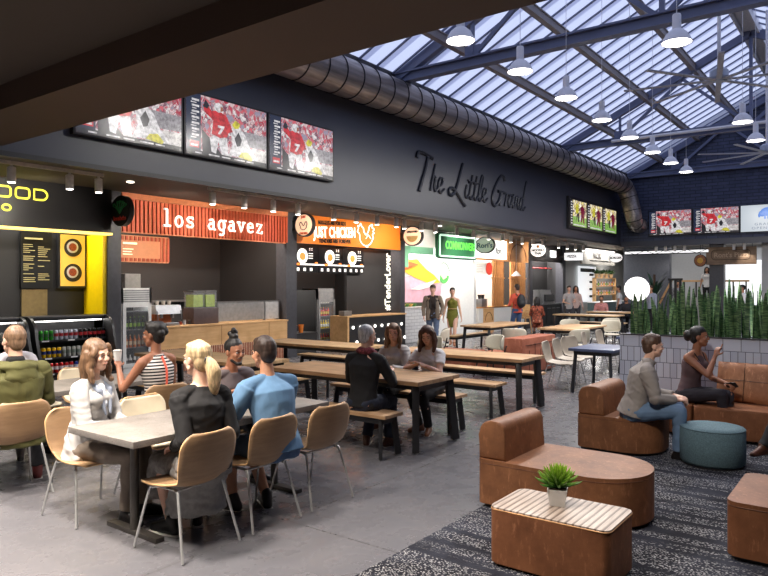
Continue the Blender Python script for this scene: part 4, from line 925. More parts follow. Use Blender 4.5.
A = screen(1.86, 1.08, 'red'); put(A, (5.02, 9.24, 3.91), 0, 'big football screen on the left fascia, its top cut off by the brown beam', 'football screens on the left fascia')
dup(A, (6.90, 9.24, 3.91), 0, 'big football screen in the middle of the three on the left fascia', 'football screens on the left fascia')
dup(A, (8.78, 9.24, 3.91), 0, 'big football screen on the right of the three on the left fascia', 'football screens on the left fascia')
Gs = screen(1.72, 1.02, 'green'); put(Gs, (23.75, 9.24, 3.92), 0, 'small far screen with a yellow and maroon match, left of the group of three', 'screens on the far part of the fascia')
dup(Gs, (25.53, 9.24, 3.92), 0, 'small far screen with a yellow and maroon match, middle of the group of three', 'screens on the far part of the fascia')
dup(Gs, (27.31, 9.24, 3.92), 0, 'small far screen with a yellow and maroon match, nearest the duct elbow', 'screens on the far part of the fascia')
b = MB(); b.box(23.68, 29.1, 9.25, 9.34, 3.84, 5.02); tag(b.build('screen_mount', BLK), 'black mounting frame behind the three far fascia screens', 'frame')
o = dup(A, (29.9, 8.15, 3.84), R(-90), 'football screen on the navy brick wall beside the duct elbow', 'screens on the brick wall'); o.scale = (.93, 1, 1); dup(A, (29.9, 6.39, 3.84), R(-90), 'football screen on the navy brick wall left of the white advert', 'screens on the brick wall').scale = (.93, 1, 1)
W_ = screen(1.86, 1.08, 'white'); W_.scale = (.93, 1, 1); put(W_, (29.9, 4.63, 3.84), R(-90), 'white advert screen with a blue elephant on the navy brick wall', 'screens on the brick wall')

# ---- script lettering "The Little Grand" as painted strokes standing 2 cm off the fascia
SCRIPT = {
 'T': ([[(.0, .82), (.06, .98), (.3, 1.0), (.72, .92)], [(.50, .94), (.40, .6), (.22, .2), (.10, -.08)]], .58),
 'h': ([[(.28, .78), (.16, .4), (.04, 0)], [(.08, .2), (.2, .42), (.28, .38), (.24, .18), (.26, .02), (.36, .06), (.42, .14)]], .38),
 'e': ([[(.02, .14), (.2, .24), (.26, .38), (.16, .42), (.06, .28), (.06, .08), (.16, -.01), (.34, .12)]], .32),
 'L': ([[(.72, 1.02), (.56, .66), (.38, .26), (.2, .02), (.02, .0), (.0, .14), (.16, .2), (.4, .08), (.66, -.14), (.84, -.26)]], .78),
 'i': ([[(.16, .4), (.08, .14), (.12, .0), (.26, .1)], [(.22, .54), (.23, .56)]], .22),
 't': ([[(.26, .74), (.14, .34), (.08, .08), (.16, -.01), (.28, .1)], [(.04, .5), (.36, .54)]], .26),
 'l': ([[(.04, .1), (.2, .34), (.36, .72), (.30, .82), (.2, .6), (.08, .12), (.16, -.01), (.3, .1)]], .28),
 'G': ([[(.84, .84), (.78, .98), (.6, .96), (.3, .66), (.06, .26), (.06, .0), (.24, -.06), (.48, .14), (.62, .44)], [(.42, .44), (.86, .44)], [(.66, .44), (.56, .2), (.5, -.02)]], .82),
 'r': ([[(.16, .4), (.1, .2), (.02, 0)], [(.08, .22), (.2, .4), (.32, .38)]], .27),
 'a': ([[(.32, .34), (.18, .42), (.02, .2), (.05, .0), (.18, .06), (.32, .34)], [(.40, .46), (.31, .18), (.32, .0), (.46, .10)]], .42),
 'n': ([[(.12, .4), (.08, .2), (.0, 0)], [(.05, .18), (.2, .4), (.28, .36), (.22, .1), (.28, -.01), (.4, .1)]], .36),
 'd': ([[(.28, .34), (.18, .4), (.04, .2), (.06, .0), (.18, .04), (.3, .34)], [(.58, 1.0), (.5, .98), (.34, .5), (.24, .1), (.3, -.02), (.44, .1)]], .42)}
t = thing('script_sign', 'large dark script lettering reading The Little Grand on the grey fascia', 'sign')
SC_M = mat('script navy', rgb(28, 32, 44), .4); x = 13.88; hs = .90
for w in ('The', 'Little', 'Grand'):
    for ch in w:
        strokes, adv = SCRIPT[ch]; b = MB()
        for st in strokes:
            P = spline([Vector((p[0], p[1], 0)) for p in st], 6)
            b.tube([(x+p.x*hs*1.12, 9.335, 4.18+p.y*hs) for p in P], (.048 if ch in 'TLG' else .036), 8)
        b.build('letter', SC_M, t); x += adv*hs*1.12
    x += .26
# ------------------------------------------------------------------ furniture
PLY = wood('oak ply shell', rgb(136, 106, 76), rgb(166, 134, 100), 'Y', 1.0, .45, dark=.12)
PLYE = mat('ply edge', rgb(200, 160, 112), .5)
PLYT = wood('warm ply seat', rgb(170, 120, 72), rgb(204, 156, 104), 'X', 1.0, .45, dark=.15)
CHROME = mat('bright tube', rgb(196, 196, 194), .25, .55, var=.03)
def shell_grid(w=.47, top=.80, off=0.0, nu=44, nv=16, inset=0.0):
    prof = spline([Vector((.235, 0, .425)), Vector((.20, 0, .445)), Vector((.06, 0, .440)), Vector((-.08, 0, .437)), Vector((-.165, 0, .455)), Vector((-.205, 0, .52)), Vector((-.235, 0, .64)), Vector((-.262, 0, top))], 8)
    L = [0]
    for a, b in zip(prof, prof[1:]): L.append(L[-1]+(b-a).length)
    T = L[-1]
    def P(s):
        s = max(0, min(T, s))
        for i in range(len(L)-1):
            if s <= L[i+1]: return prof[i].lerp(prof[i+1], (s-L[i])/(L[i+1]-L[i]))
        return prof[-1]
    bm = bmesh.new(); rows = []
    for i in range(nu+1):
        s0 = T*(inset+(1-2*inset)*i/nu); u = s0/T
        c = P(s0); d = (P(s0+.01)-P(s0-.01)).normalized(); n = Vector((-d.z, 0, d.x)) if True else None
        if n.z < 0 and u < .4: n = -n
        # normal always towards the sitter
        n = Vector((d.z, 0, -d.x));  n = n if (n.z > 0 or n.x > 0) else -n
        hw = w/2*(1-.13*math.exp(-((u-.52)/.14)**2))-inset*T*.6
        e = min(s0, T-s0)+.004; rc = .10 if u < .5 else .12
        if e < rc: hw -= rc*(1-math.sqrt(max(0, 1-((rc-e)/rc)**2)))
        row = []
        for j in range(nv+1):
            v = -1+2*j/nv; lift = (v*v)*(.034 if u > .45 else .012+.022*max(0, (u-.2)/.25))
            row.append(bm.verts.new(c+Vector((0, hw*v, 0))+n*(lift+off)))
        rows.append(row)
    for a, b in zip(rows, rows[1:]):
        for j in range(nv): bm.faces.new((a[j], b[j], b[j+1], a[j+1]))
    return bm
def shell_chair(label, inner=None, shell=PLY, edge=PLYE, leg=CHROME, name='shell_chair', group=None):
    """side chair with a one-piece shell; faces +x, origin on the floor"""
    t = thing(name, label, 'chair', (0, 0, 0), 0, group)
    bm = shell_grid(); me = bpy.data.meshes.new('shell'); 
    for f in bm.faces: f.smooth = True
    bm.to_mesh(me); bm.free(); me.materials.append(shell); me.materials.append(edge)
    o = bpy.data.objects.new('seat_shell', me); COL.objects.link(o); o.parent = t
    md = o.modifiers.new('thick', 'SOLIDIFY'); md.thickness = .013; md.offset = 0; md.material_offset_rim = 1
    if inner:
        bm = shell_grid(off=.014, inset=.02); me = bpy.data.meshes.new('upholstery')
        for f in bm.faces: f.smooth = True
        bm.to_mesh(me); bm.free(); me.materials.append(inner)
        u = bpy.data.objects.new('upholstery', me); COL.objects.link(u); u.parent = t; md = u.modifiers.new('thick', 'SOLIDIFY'); md.thickness = .012; md.offset = 0
    b = MB()
    for s in (-1, 1): b.tube([(.15, .165*s, .425), (-.12, .165*s, .425)], .009)
    b.tube([(.12, -.165, .422), (.12, .165, .422)], .009); b.tube([(-.1, -.165, .422), (-.1, .165, .422)], .009); b.build('seat_frame', leg, t)
    for s in (-1, 1):
        MB().tube(spline([Vector((.10, .165*s, .422)), Vector((.135, .18*s, .415)), Vector((.158, .192*s, .385)), Vector((.25, .24*s, .008))], 4), .0095).build('leg', leg, t)
        MB().tube(spline([Vector((-.08, .165*s, .422)), Vector((-.12, .18*s, .415)), Vector((-.145, .192*s, .385)), Vector((-.25, .24*s, .008))], 4), .0095).build('leg', leg, t)
    return t
G1 = 'oak shell chairs at the concrete tables'
ch = shell_chair('oak shell chair under the blonde woman with the ponytail', group=G1); ch.location = (2.86, 3.79, 0); ch.rotation_euler.z = R(92)
dup(ch, (3.47, 3.80, 0), R(90), 'oak shell chair under the man in the blue t-shirt')
dup(ch, (4.08, 3.79, 0), R(88), 'empty oak shell chair beside the man in blue, nearest the wooden bench')
dup(ch, (2.68, 5.92, 0), R(84), 'oak shell chair under the man in the olive coat, at the left edge')
dup(ch, (4.02, 5.80, 0), R(80), 'oak shell chair under the woman in the striped dress')
dup(ch, (4.62, 5.9, 0), R(90), 'empty oak shell chair right of the woman in the striped dress')
blz = dup(ch, (2.80, 4.92, 0), R(-90), 'oak shell chair under the woman in the pale blazer')
dup(ch, (4.08, 4.88, 0), R(-90), 'oak shell chair under the man with the topknot')
CRM = mat('cream upholstery', rgb(226, 212, 184), .7, var=.04)
cr = shell_chair('empty chair with a cream pad across the table from the ponytail woman', inner=CRM, group='cream padded shell chairs'); cr.location = (3.42, 4.95, 0); cr.rotation_euler.z = R(-90)
dup(cr, (4.15, 7.35, 0), R(-95), 'cream padded chair beyond the far concrete table, behind the blazer woman')
dup(cr, (3.58, 7.42, 0), R(-90), 'cream padded chair beyond the far concrete table under the person in grey')
# concrete tables
def m_conc():
    g = NG('concrete slab'); f = g.noise(g.coord(), 6, 6, .65); f2 = g.noise(g.coord(), 90, 2); c = g.ramp(f, [(.3, rgb(108, 103, 98)), (.7, rgb(136, 130, 124))])
    g.col(g.mix(c, rgb(92, 84, 76), g.ramp(f2, [(.56, (0, 0, 0)), (.68, (.7, .7, .7))]))); return g.set(.5)
CONC = m_conc(); GUN = mat('gunmetal', rgb(72, 68, 64), .35, .5)
def ctable(label, x0, x1, y0, y1, group):
    t = thing('concrete_table', label, 'table', ((x0+x1)/2, (y0+y1)/2, 0), 0, group); w = (x1-x0)/2; d = (y1-y0)/2
    MB().box(-w, w, -d, d, .705, .75, bev=.003).build('tabletop', CONC, t)
    for s in (-1, 1):
        p = MB().tube([(s*(w-.27), 0, .03), (s*(w-.27), 0, .705)], .032, 16).build('column', GUN, t)
        b = MB(); b.box(s*(w-.27)-.035, s*(w-.27)+.035, -.30, .30, 0, .035, bev=.006); b.build('foot_bar', GUN, p)
        MB().box(s*(w-.27)-.16, s*(w-.27)+.16, -.2, .2, .69, .705).build('mounting_plate', GUN, p)
    return t
GC = 'long concrete tables'
ctable('long pale concrete table in the foreground between four people', 2.5, 4.40, 3.87, 4.67, GC)
ctable('concrete table further back between the olive coat and the striped dress', 2.35, 4.40, 6.28, 7.06, GC)

# communal timber tables and benches (long side along y)
TOP = wood('weathered table top', rgb(176, 136, 98), rgb(216, 178, 136), 'Y', .8, .38, planks=7.2, dark=.3)
TOPL = wood('pale table top', rgb(190, 152, 108), rgb(224, 190, 146), 'Y', .8, .4, planks=7.2, dark=.15)
EDGE = None
def ttable(label, x0, x1, y0, y1, top=TOP, group='long wooden communal tables'):
    t = thing('communal_table', label, 'table', ((x0+x1)/2, (y0+y1)/2, 0), 0, group); w = (x1-x0)/2; d = (y1-y0)/2
    MB().box(-w, w, -d, d, .705, .75, bev=.004).build('tabletop', top, t)
    b = MB(); b.box(-w+.06, w-.06, -d+.09, -d+.13, .63, .705); b.box(-w+.06, w-.06, d-.13, d-.09, .63, .705)
    b.box(-w+.08, -w+.11, -d+.1, d-.1, .65, .705); b.box(w-.11, w-.08, -d+.1, d-.1, .65, .705); b.build('apron', BLK, t)
    for sx in (-1, 1):
        for sy in (-1, 1):
            b = MB(); b.bar((sx*(w-.085), sy*(d-.09), .70), (sx*(w-.02), sy*(d-.045), .012), .075, .085, bev=.006); l = b.build('leg', BLK, t)
            MB().cone((sx*(w-.02), sy*(d-.045), 0), (sx*(w-.02), sy*(d-.045), .014), .02, .02, 10).build('foot_cap', CHROME, l)
    return t
def bench(label, x0, x1, y0, y1, top=TOP, group='long wooden benches', h=.45):
    t = thing('bench', label, 'bench', ((x0+x1)/2, (y0+y1)/2, 0), 0, group); w = (x1-x0)/2; d = (y1-y0)/2
    MB().box(-w, w, -d, d, h-.035, h, bev=.004).build('seat', top, t)
    b = MB(); b.box(-w+.03, -w+.05, -d+.06, d-.06, h-.095, h-.035); b.box(w-.05, w-.03, -d+.06, d-.06, h-.095, h-.035); b.box(-w+.03, w-.03, -d+.06, -d+.09, h-.095, h-.035); b.box(-w+.03, w-.03, d-.09, d-.06, h-.095, h-.035); b.build('frame', BLK, t)
    for sx in (-1, 1):
        for sy in (-1, 1):
            b = MB(); b.bar((sx*(w-.05), sy*(d-.09), h-.04), (sx*(w-.01), sy*(d-.06), .01), .04, .065, bev=.004); l = b.build('leg', BLK, t)
            MB().cone((sx*(w-.01), sy*(d-.06), 0), (sx*(w-.01), sy*(d-.06), .012), .014, .014, 8).build('foot_cap', CHROME, l)
    return t
ttable('wooden communal table between the white haired man and the two women', 5.80, 6.64, 3.88, 6.12)
bench('bench the white haired man sits on', 5.38, 5.70, 4.0, 6.1); bench('bench the two women sit on, beyond the near wooden table', 6.78, 7.12, 4.05, 5.95)
ttable('second wooden communal table, behind the two women', 8.40, 9.16, 3.94, 6.2); bench('bench on the near side of the second wooden table', 7.93, 8.28, 4.1, 6.1); bench('bench on the far side of the second wooden table', 9.3, 9.6, 4.1, 6.1)
ttable('pale wooden table left of the white haired man, in front of the black counter', 8.36, 9.14, 6.75, 9.15, TOPL); bench('bench beyond the pale wooden table by the black counter', 9.3, 9.62, 6.9, 9.0, TOPL); bench('bench on the near side of the pale wooden table by the black counter', 7.86, 8.2, 6.9, 9.0, TOPL)
ttable('wooden table behind the blonde ponytail and the topknot man', 5.80, 6.62, 6.55, 8.95, TOPL); bench('bench in front of the table behind the topknot man', 5.22, 5.6, 6.6, 8.9, TOPL); bench('bench behind the table at the oak counter', 6.8, 7.15, 6.6, 8.9, TOPL)
def xtable(label, x0, x1, y0, y1, h=.75, top=TOP, m=BLK, name='table', leg_r=.03):
    """four-legged table with its long side along x"""
    t = thing(name, label, 'table', ((x0+x1)/2, (y0+y1)/2, 0), 0, 'tables in the back of the hall'); w = (x1-x0)/2; d = (y1-y0)/2
    MB().box(-w, w, -d, d, h-.045, h, bev=.004).build('tabletop', top, t); MB().box(-w+.08, w-.08, -d+.06, d-.06, h-.11, h-.045).build('apron', m, t)
    for sx in (-1, 1):
        for sy in (-1, 1): MB().bar((sx*(w-.1), sy*(d-.09), h-.05), (sx*(w-.04), sy*(d-.05), 0), leg_r*2, leg_r*2, bev=.004).build('leg', m, t)
    return t
TOPX = wood('pale top along hall', rgb(190, 150, 108), rgb(222, 188, 150), 'X', .8, .4, planks=7.2, dark=.15)
xtable('pale wooden table with benches in front of the white green stall', 14.75, 17.0, 7.75, 8.6, top=TOPX); xtable('pale wooden table in front of the dark stall, between beige chairs', 14.9, 17.0, 5.65, 6.6, top=TOPX)
def xbench(label, x0, x1, y0, y1):
    t = bench(label, -(y1-y0)/2, (y1-y0)/2, -(x1-x0)/2, (x1-x0)/2, TOPL); t.location = ((x0+x1)/2, (y0+y1)/2, 0); t.rotation_euler.z = R(90)
xbench('bench on the far side of the table at the white green stall', 14.9, 16.9, 8.8, 9.15); xbench('bench on the near side of the table at the white green stall', 14.9, 16.9, 7.2, 7.55)
ttable('long wooden table far back near the pink shirt man', 22.3, 23.2, 7.1, 9.3, TOPL); ttable('farthest long wooden table in front of the corner counter', 25.3, 26.2, 7.3, 9.2, TOPL); bench('bench behind the table far back near the corner stall', 23.5, 23.85, 7.2, 9.2, TOPL)
BLUET = mat('slate blue table top', rgb(70, 78, 104), .4, var=.06)
xtable('slate blue table beside the tiled planter', 10.62, 11.7, 3.42, 4.16, .73, BLUET, BLK, 'blue_table', .022); xtable('farther slate blue table behind the planter end', 13.5, 14.7, 3.6, 4.3, .73, BLUET, BLK, 'blue_table', .022)
TAUPE = mat('taupe shell', rgb(150, 140, 128), .5, var=.05); BEIGE = mat('beige shell', rgb(186, 180, 164), .5, var=.04)
tp = shell_chair('taupe shell chair at the slate blue table, nearest the camera', None, TAUPE, TAUPE, group='taupe shell chairs at the blue tables'); tp.location = (10.85, 4.42, 0); tp.rotation_euler.z = R(-82)
for x, y, a, l in ((11.5, 4.5, -85, 'second taupe shell chair at the near slate blue table'), (13.4, 4.7, -80, 'taupe shell chair at the left end of the farther blue table'), (14.3, 4.7, -88, 'taupe shell chair behind the farther blue table'), (12.1, 4.55, -110, 'taupe shell chair between the two blue tables')):
    dup(tp, (x, y, 0), R(a), l)
def round_chair(label, leg=BLK):
    """moulded beige chair with a wide rounded back; faces +x"""
    t = thing('moulded_chair', label, 'chair', (0, 0, 0), 0, 'beige moulded chairs')
    b = MB(); b.prism([(.24*math.cos(a/28*2*PI), .25*math.sin(a/28*2*PI)) for a in range(28)], .43, .46, bev=.01); b.build('seat', BEIGE, t)
    bm = MB(); rows = []
    for i in range(11):
        a = R(-74+148*i/10); hh = .155*math.sqrt(max(.05, 1-((i-5)/5.3)**4)); cx = .02-.27*math.cos(a); cy = .29*math.sin(a)
        rows.append([bm.bm.verts.new((cx-.02*(q-.5), cy, .665-hh+2*hh*q)) for q in (0, .5, 1)])
    for a, b2 in zip(rows, rows[1:]):
        for q in range(2): bm.bm.faces.new((a[q], b2[q], b2[q+1], a[q+1]))
    o = bm.build('backrest', BEIGE, t); md = o.modifiers.new('thick', 'SOLIDIFY'); md.thickness = .022
    md = o.modifiers.new('s', 'SUBSURF'); md.levels = md.render_levels = 1
    for s in (-1, 1): MB().tube([(-.16, .2*s, .44), (-.2, .24*s, .62)], .013).build('back_support', leg, t)
    for sx in (-1, 1):
        for sy in (-1, 1): MB().tube([(.15*sx, .16*sy, .43), (.23*sx, .23*sy, 0)], [.016, .011]).build('leg', leg, t)
    return t
rc = round_chair('beige moulded chair between the second wooden table and the terracotta bench'); rc.location = (11.42, 6.0, 0); rc.rotation_euler.z = R(150)
for x, y, a, l in ((10.4, 6.75, 180, 'beige moulded chair just behind the woman in the white top'), (12.6, 7.9, 120, 'beige moulded chair at the left, near the olive dress woman'), (13.7, 6.6, 20, 'beige moulded chair behind the terracotta bench, in front of the backpack man'), (17.8, 6.95, 190, 'white backed moulded chair behind the far pale table'), (18.0, 5.9, 180, 'beige moulded chair at the right end of the far pale table'), (14.3, 5.4, 60, 'beige moulded chair on the near side of the far pale table'), (19.2, 6.3, 170, 'farthest beige moulded chair before the long back table')):
    dup(rc, (x, y, 0), R(a), l)
# terracotta leather booth
LEA = leather('cognac leather', rgb(104, 66, 43), rgb(150, 101, 68)); LEA2 = leather('worn cognac leather', rgb(108, 66, 42), rgb(150, 98, 66)); TERL = leather('terracotta leather', rgb(130, 72, 54), rgb(168, 104, 82))
t = thing('booth_bench', 'terracotta leather booth bench with panelled back, behind the second wooden table', 'bench', (12.5, 6.0, 0))
MB().box(-.75, .85, -.5, -.1, .05, .74, bev=.03).build('backrest', TERL, t); MB().box(-.75, .85, -.1, .55, .05, .42, bev=.03).build('seat', TERL, t)
b = MB()
for k in range(5): x = -.45+.27*k; b.box(x, x+.008, -.508, -.498, .08, .62 if k % 2 else .5)
b.box(-.6, .7, -.508, -.498, .6, .61); b.box(-.1, .7, -.508, -.498, .36, .368); b.build('piping', mat('piping dark', rgb(70, 36, 28), .6), t)
MB().box(-.7, .8, -.45, .5, 0, .05).build('plinth', BLK, t)
t = thing('booth_bench', 'low terracotta leather bench seen under the second wooden table', 'bench', (12.1, 7.15, 0)); MB().box(-.35, .35, -.5, .5, .05, .42, bev=.03).build('seat', TERL, t); MB().box(-.32, .32, -.46, .46, 0, .05).build('plinth', BLK, t)

# ---- lounge
def m_rug():
    g = NG('woven rug'); co = g.coord(); n = g.noise(g.coord((5.5, .35, 1)), 1.6, 2); n2 = g.noise(co, 2.2, 3)
    wv = g.new('ShaderNodeTexWave'); wv.wave_type = 'BANDS'; wv.bands_direction = 'X'; wv.inputs['Scale'].default_value = 14; wv.inputs['Distortion'].default_value = 1.5; wv.inputs['Detail'].default_value = 1
    g.l.new(co, wv.inputs['Vector'])
    ck = g.new('ShaderNodeTexVoronoi'); ck.inputs['Scale'].default_value = 62; g.l.new(g.coord((1.6, .8, 1), (0, 0, R(38))), ck.inputs['Vector'])
    dots = g.ramp(ck.outputs['Distance'], [(.28, (1, 1, 1)), (.40, (0, 0, 0))]); band = g.ramp(n, [(.40, (0, 0, 0)), (.50, (1, 1, 1)), (.62, (.7, .7, .7)), (.68, (0, 0, 0))])
    m = g.mix(dots, band, 1.0, 'MULTIPLY'); c = g.mix(rgb(32, 32, 38), rgb(58, 60, 70), g.ramp(n2, [(.4, (0, 0, 0)), (.7, (1, 1, 1))])); c = g.mix(c, rgb(176, 174, 174), m)
    g.col(c); g.bump(ck.outputs['Distance'], .5, .006); return g.set(.9, spec=.1)
o = struct(MB().box(1.9, 8.35, -1.8, 2.56, 0, .012, bev=.003).build('rug', m_rug())); del o['kind']; tag(o, 'large black and grey woven rug under the leather lounge seats', 'rug')
SEATH = .375
def lounge_seat(label, x0, x1, y0, y1, radii, back=None, group='leather lounge seats', m=LEA):
    t = thing('lounge_chair', label, 'sofa', ((x0+x1)/2, (y0+y1)/2, .012), 0, group); cx, cy = (x0+x1)/2, (y0+y1)/2; w = (x1-x0)/2; d = (y1-y0)/2
    P = rrect(-w, w, -d, d, radii, 14)
    MB().prism(P, .03, SEATH, bev=.028).build('seat_block', m, t, sharp=60)
    MB().prism([(p[0]*.93, p[1]*.95) for p in P], 0, .031).build('plinth', BLK, t)
    b = MB(); b.tube([(p[0]*.999, p[1]*.999, SEATH-.030) for p in P], .0028, 5, close=True); b.build('seam', mat('seam tan', rgb(104, 64, 42), .6), t)
    if back:
        (bx0, bx1, by0, by1, h) = back; out = [(by0-cy+.0, 0), (by1-cy, 0), (by1-cy, h*.62)]+[(by1-cy-.1+.1*math.cos(R(a)), h-.10+.10*math.sin(R(a))) for a in range(10, 91, 16)]+[(by0-cy+.09-.07*math.sin(R(a)), h-.07+.07*math.cos(R(a))) for a in range(0, 91, 18)]
        b = MB(); b.prism(out, bx0-cx, bx1-cx, Matrix(((0, 0, 1, 0), (1, 0, 0, 0), (0, 1, 0, SEATH), (0, 0, 0, 1))), bev=.02); b.build('backrest', m, t, sharp=50)
    return t
lounge_seat('long cognac leather lounge seat with rounded end and block backrest behind the low table', 4.72, 5.52, 1.37, 2.60, (.39, .39, .06, .06), (4.75, 5.5, 2.36, 2.60, .30))
lounge_seat('cognac leather lounge seat under the man in the grey sweater', 7.0, 7.82, 1.84, 2.66, (.34, .34, .08, .08), (7.02, 7.8, 2.36, 2.64, .30))
lounge_seat('cognac leather seat block cut off by the right lower edge', 4.74, 5.56, -.12, .82, (.06, .06, .08, .08), None, m=LEA2)
t = thing('coffee_table', 'low leather wrapped table with a ribbed pale wood top', 'table', (4.0, 1.615, .012)); P = rrect(-.235, .235, -.375, .375, .05, 6)
MB().prism(P, .02, .352, bev=.008).build('leather_base', LEA2, t); MB().prism(rrect(-.2, .2, -.34, .34, .04, 4), 0, .021).build('plinth', BLK, t)
g = NG('ribbed wood top'); st = g.new('ShaderNodeTexCoord'); sp = g.new('ShaderNodeSeparateXYZ'); g.l.new(st.outputs['Object'], sp.inputs[0]); mm = g.new('ShaderNodeMath'); mm.operation = 'MULTIPLY'; mm.inputs[1].default_value = 23; g.l.new(sp.outputs['Y'], mm.inputs[0]); fr = g.new('ShaderNodeMath'); fr.operation = 'FRACT'; g.l.new(mm.outputs[0], fr.inputs[0])
c = g.ramp(g.noise(g.coord((.9, 8, 8)), 5, 6, .7), [(.3, rgb(150, 132, 118)), (.7, rgb(206, 190, 176))]); g.col(g.mix(c, rgb(86, 66, 52), g.ramp(fr.outputs[0], [(.0, (.95,)*3), (.26, (.7,)*3), (.4, (0,)*3)]))); g.bump(fr.outputs[0], .2, .003); RIB = g.set(.45)
MB().prism(P, .352, .368, bev=.004).build('wood_top', RIB, t); b = MB(); b.tube([(p[0]*1.002, p[1]*1.002, .354) for p in P], .004, 5, close=True); b.build('brass_edge', mat('tan edge', rgb(190, 140, 90), .4, .3), t)
t = thing('potted_succulent', 'small spiky green succulent in a square white pot on the low table', 'plant', (4.05, 1.655, .380), R(18)); t.scale = (1.22, 1.22, 1.22)
def frustum(z0, w0, z1, w1):
    b = MB(); lo = [b.bm.verts.new((x*w0, y*w0, z0)) for x, y in ((-1, -1), (1, -1), (1, 1), (-1, 1))]; hi = [b.bm.verts.new((x*w1, y*w1, z1)) for x, y in ((-1, -1), (1, -1), (1, 1), (-1, 1))]
    b.bm.faces.new(lo[::-1]); b.bm.faces.new(hi)
    for k in range(4): b.bm.faces.new((lo[k], lo[(k+1) % 4], hi[(k+1) % 4], hi[k]))
    return b
o = frustum(0, .037, .085, .05).build('pot', WHITE, t); MB().box(-.045, .045, -.045, .045, .080, .088).build('soil', mat('soil', rgb(60, 44, 34), .9), t)
g = NG('succulent leaf'); tcn = g.new('ShaderNodeTexCoord'); sp = g.new('ShaderNodeSeparateXYZ'); g.l.new(tcn.outputs['Object'], sp.inputs[0]); g.col(g.ramp(sp.outputs['Z'], [(.1, rgb(46, 96, 36)), (.22, rgb(150, 186, 50))])); SUC = g.set(.35)
b = MB(); random.seed(2)
for k in range(64):
    a = k*2.39996; e = R(12+76*(k/64)**.9); L = .115-.03*(k/64); p0 = Vector((.012*math.cos(a), .012*math.sin(a), .09+.03*k/64)); p1 = p0+Vector((math.cos(a)*math.cos(e), math.sin(a)*math.cos(e), math.sin(e)))*L
    b.tube([p0, p0.lerp(p1, .4), p0.lerp(p1, .8), p1+Vector((0, 0, .006))], [.007, .011, .007, .001], 6, flat=.55)
b.build('leaves', SUC, t)
TEAL = mat('teal grey felt', rgb(92, 116, 124), .9, var=.25, scale=90, bump=.3)
t = thing('pouf', 'round teal grey fabric pouf in front of the lounge sofa', 'pouf', (7.2, 1.36, .012)); MB().lathe([(0, .02), (.275, .02), (.292, .04), (.295, .2), (.293, .345), (.28, .368), (.2, .374), (0, .375)], 56).build('cushion', TEAL, t, sharp=70); MB().lathe([(0, 0), (.27, 0), (.27, .021), (0, .021)], 40).build('base', BLK, t)
MB().tube([(.29*math.cos(2*PI*k/48), .29*math.sin(2*PI*k/48), .355) for k in range(48)], .005, 5, close=True).build('piping', mat('teal piping', rgb(66, 86, 94), .9), t)
# corner sofa against the planter
t = thing('lounge_sofa', 'cognac leather sofa run along the tiled planter under the seated woman', 'sofa', (8.75, .8, .012), 0, None)
for i, (a, b_) in enumerate(((1.0, 1.78), (.1, .98), (-.8, .08), (-1.8, -.82))):
    MB().prism(rrect(-.42, .33, a, b_, .05, 5), .03, .36, bev=.03).build('seat_cushion', LEA2, t, sharp=60)
MB().box(-.38, .32, -1.76, 1.75, 0, .031).build('plinth', BLK, t)
t = thing('pillow', 'square cognac leather pillow leaning on the sofa back', 'pillow', (8.86, 1.33, .33), R(0))
bm = bmesh.new(); N = 18; rows = []
for s in (1, -1):
    rr = []
    for i in range(N+1):
        r_ = []
        for j in range(N+1):
            u = -1+2*i/N; v = -1+2*j/N; th = .07*((1-abs(u)**2.6)*(1-abs(v)**2.6))**.5; pin = 1-.07*(1-abs(u)**2)*abs(v)**3; pin2 = 1-.07*(1-abs(v)**2)*abs(u)**3
            r_.append(bm.verts.new((s*th, u*.30*pin, .26+v*.26*pin2)))
        rr.append(r_)
    for a, b_ in zip(rr, rr[1:]):
        for j in range(N): bm.faces.new((a[j], a[j+1], b_[j+1], b_[j]))
bmesh.ops.remove_doubles(bm, verts=bm.verts, dist=.001); x = MB(); x.bm.free(); x.bm = bm; o = x.build('cushion', leather('pillow hide', rgb(132, 84, 56), rgb(188, 134, 98)), t, sharp=80); t.rotation_euler = (0, R(14), R(-6)); t.scale = (1, 1.05, .9); t.location.z = .378
b = MB(); b.tube([(-.071, -.29, .27), (-.075, 0, .275), (-.071, .29, .27)], .003, 5); b.tube([(-.071, 0, .01), (-.075, 0, .26), (-.071, 0, .5)], .003, 5); b.build('seam', mat('seam dark', (0,)*3), t)
# planter wall with stacked tiles
g = NG('glazed planter tile'); st = g.new('ShaderNodeTexCoord'); sp = g.new('ShaderNodeSeparateXYZ'); cb = g.new('ShaderNodeCombineXYZ'); g.l.new(st.outputs['Object'], sp.inputs[0]); g.l.new(sp.outputs['Y'], cb.inputs['X']); g.l.new(sp.outputs['Z'], cb.inputs['Y'])
def brick(vec, w, h, off=0):
    br = g.new('ShaderNodeTexBrick'); br.offset = off; br.inputs['Scale'].default_value = 1; br.inputs['Brick Width'].default_value = w; br.inputs['Row Height'].default_value = h; br.inputs['Mortar Size'].default_value = .0035; br.inputs['Bias'].default_value = 0
    br.inputs['Color1'].default_value = (*rgb(206, 212, 226), 1); br.inputs['Color2'].default_value = (*rgb(180, 187, 205), 1); br.inputs['Mortar'].default_value = (*rgb(84, 88, 104), 1); g.l.new(vec, br.inputs['Vector']); return br.outputs['Color']
cA = brick(cb.outputs[0], .20, .19); cB = brick(cb.outputs[0], .082, .19, .5)
wv = g.new('ShaderNodeMath'); wv.operation = 'MULTIPLY'; wv.inputs[1].default_value = 1/.19; g.l.new(sp.outputs['Z'], wv.inputs[0]); fl = g.new('ShaderNodeMath'); fl.operation = 'FLOOR'; g.l.new(wv.outputs[0], fl.inputs[0])
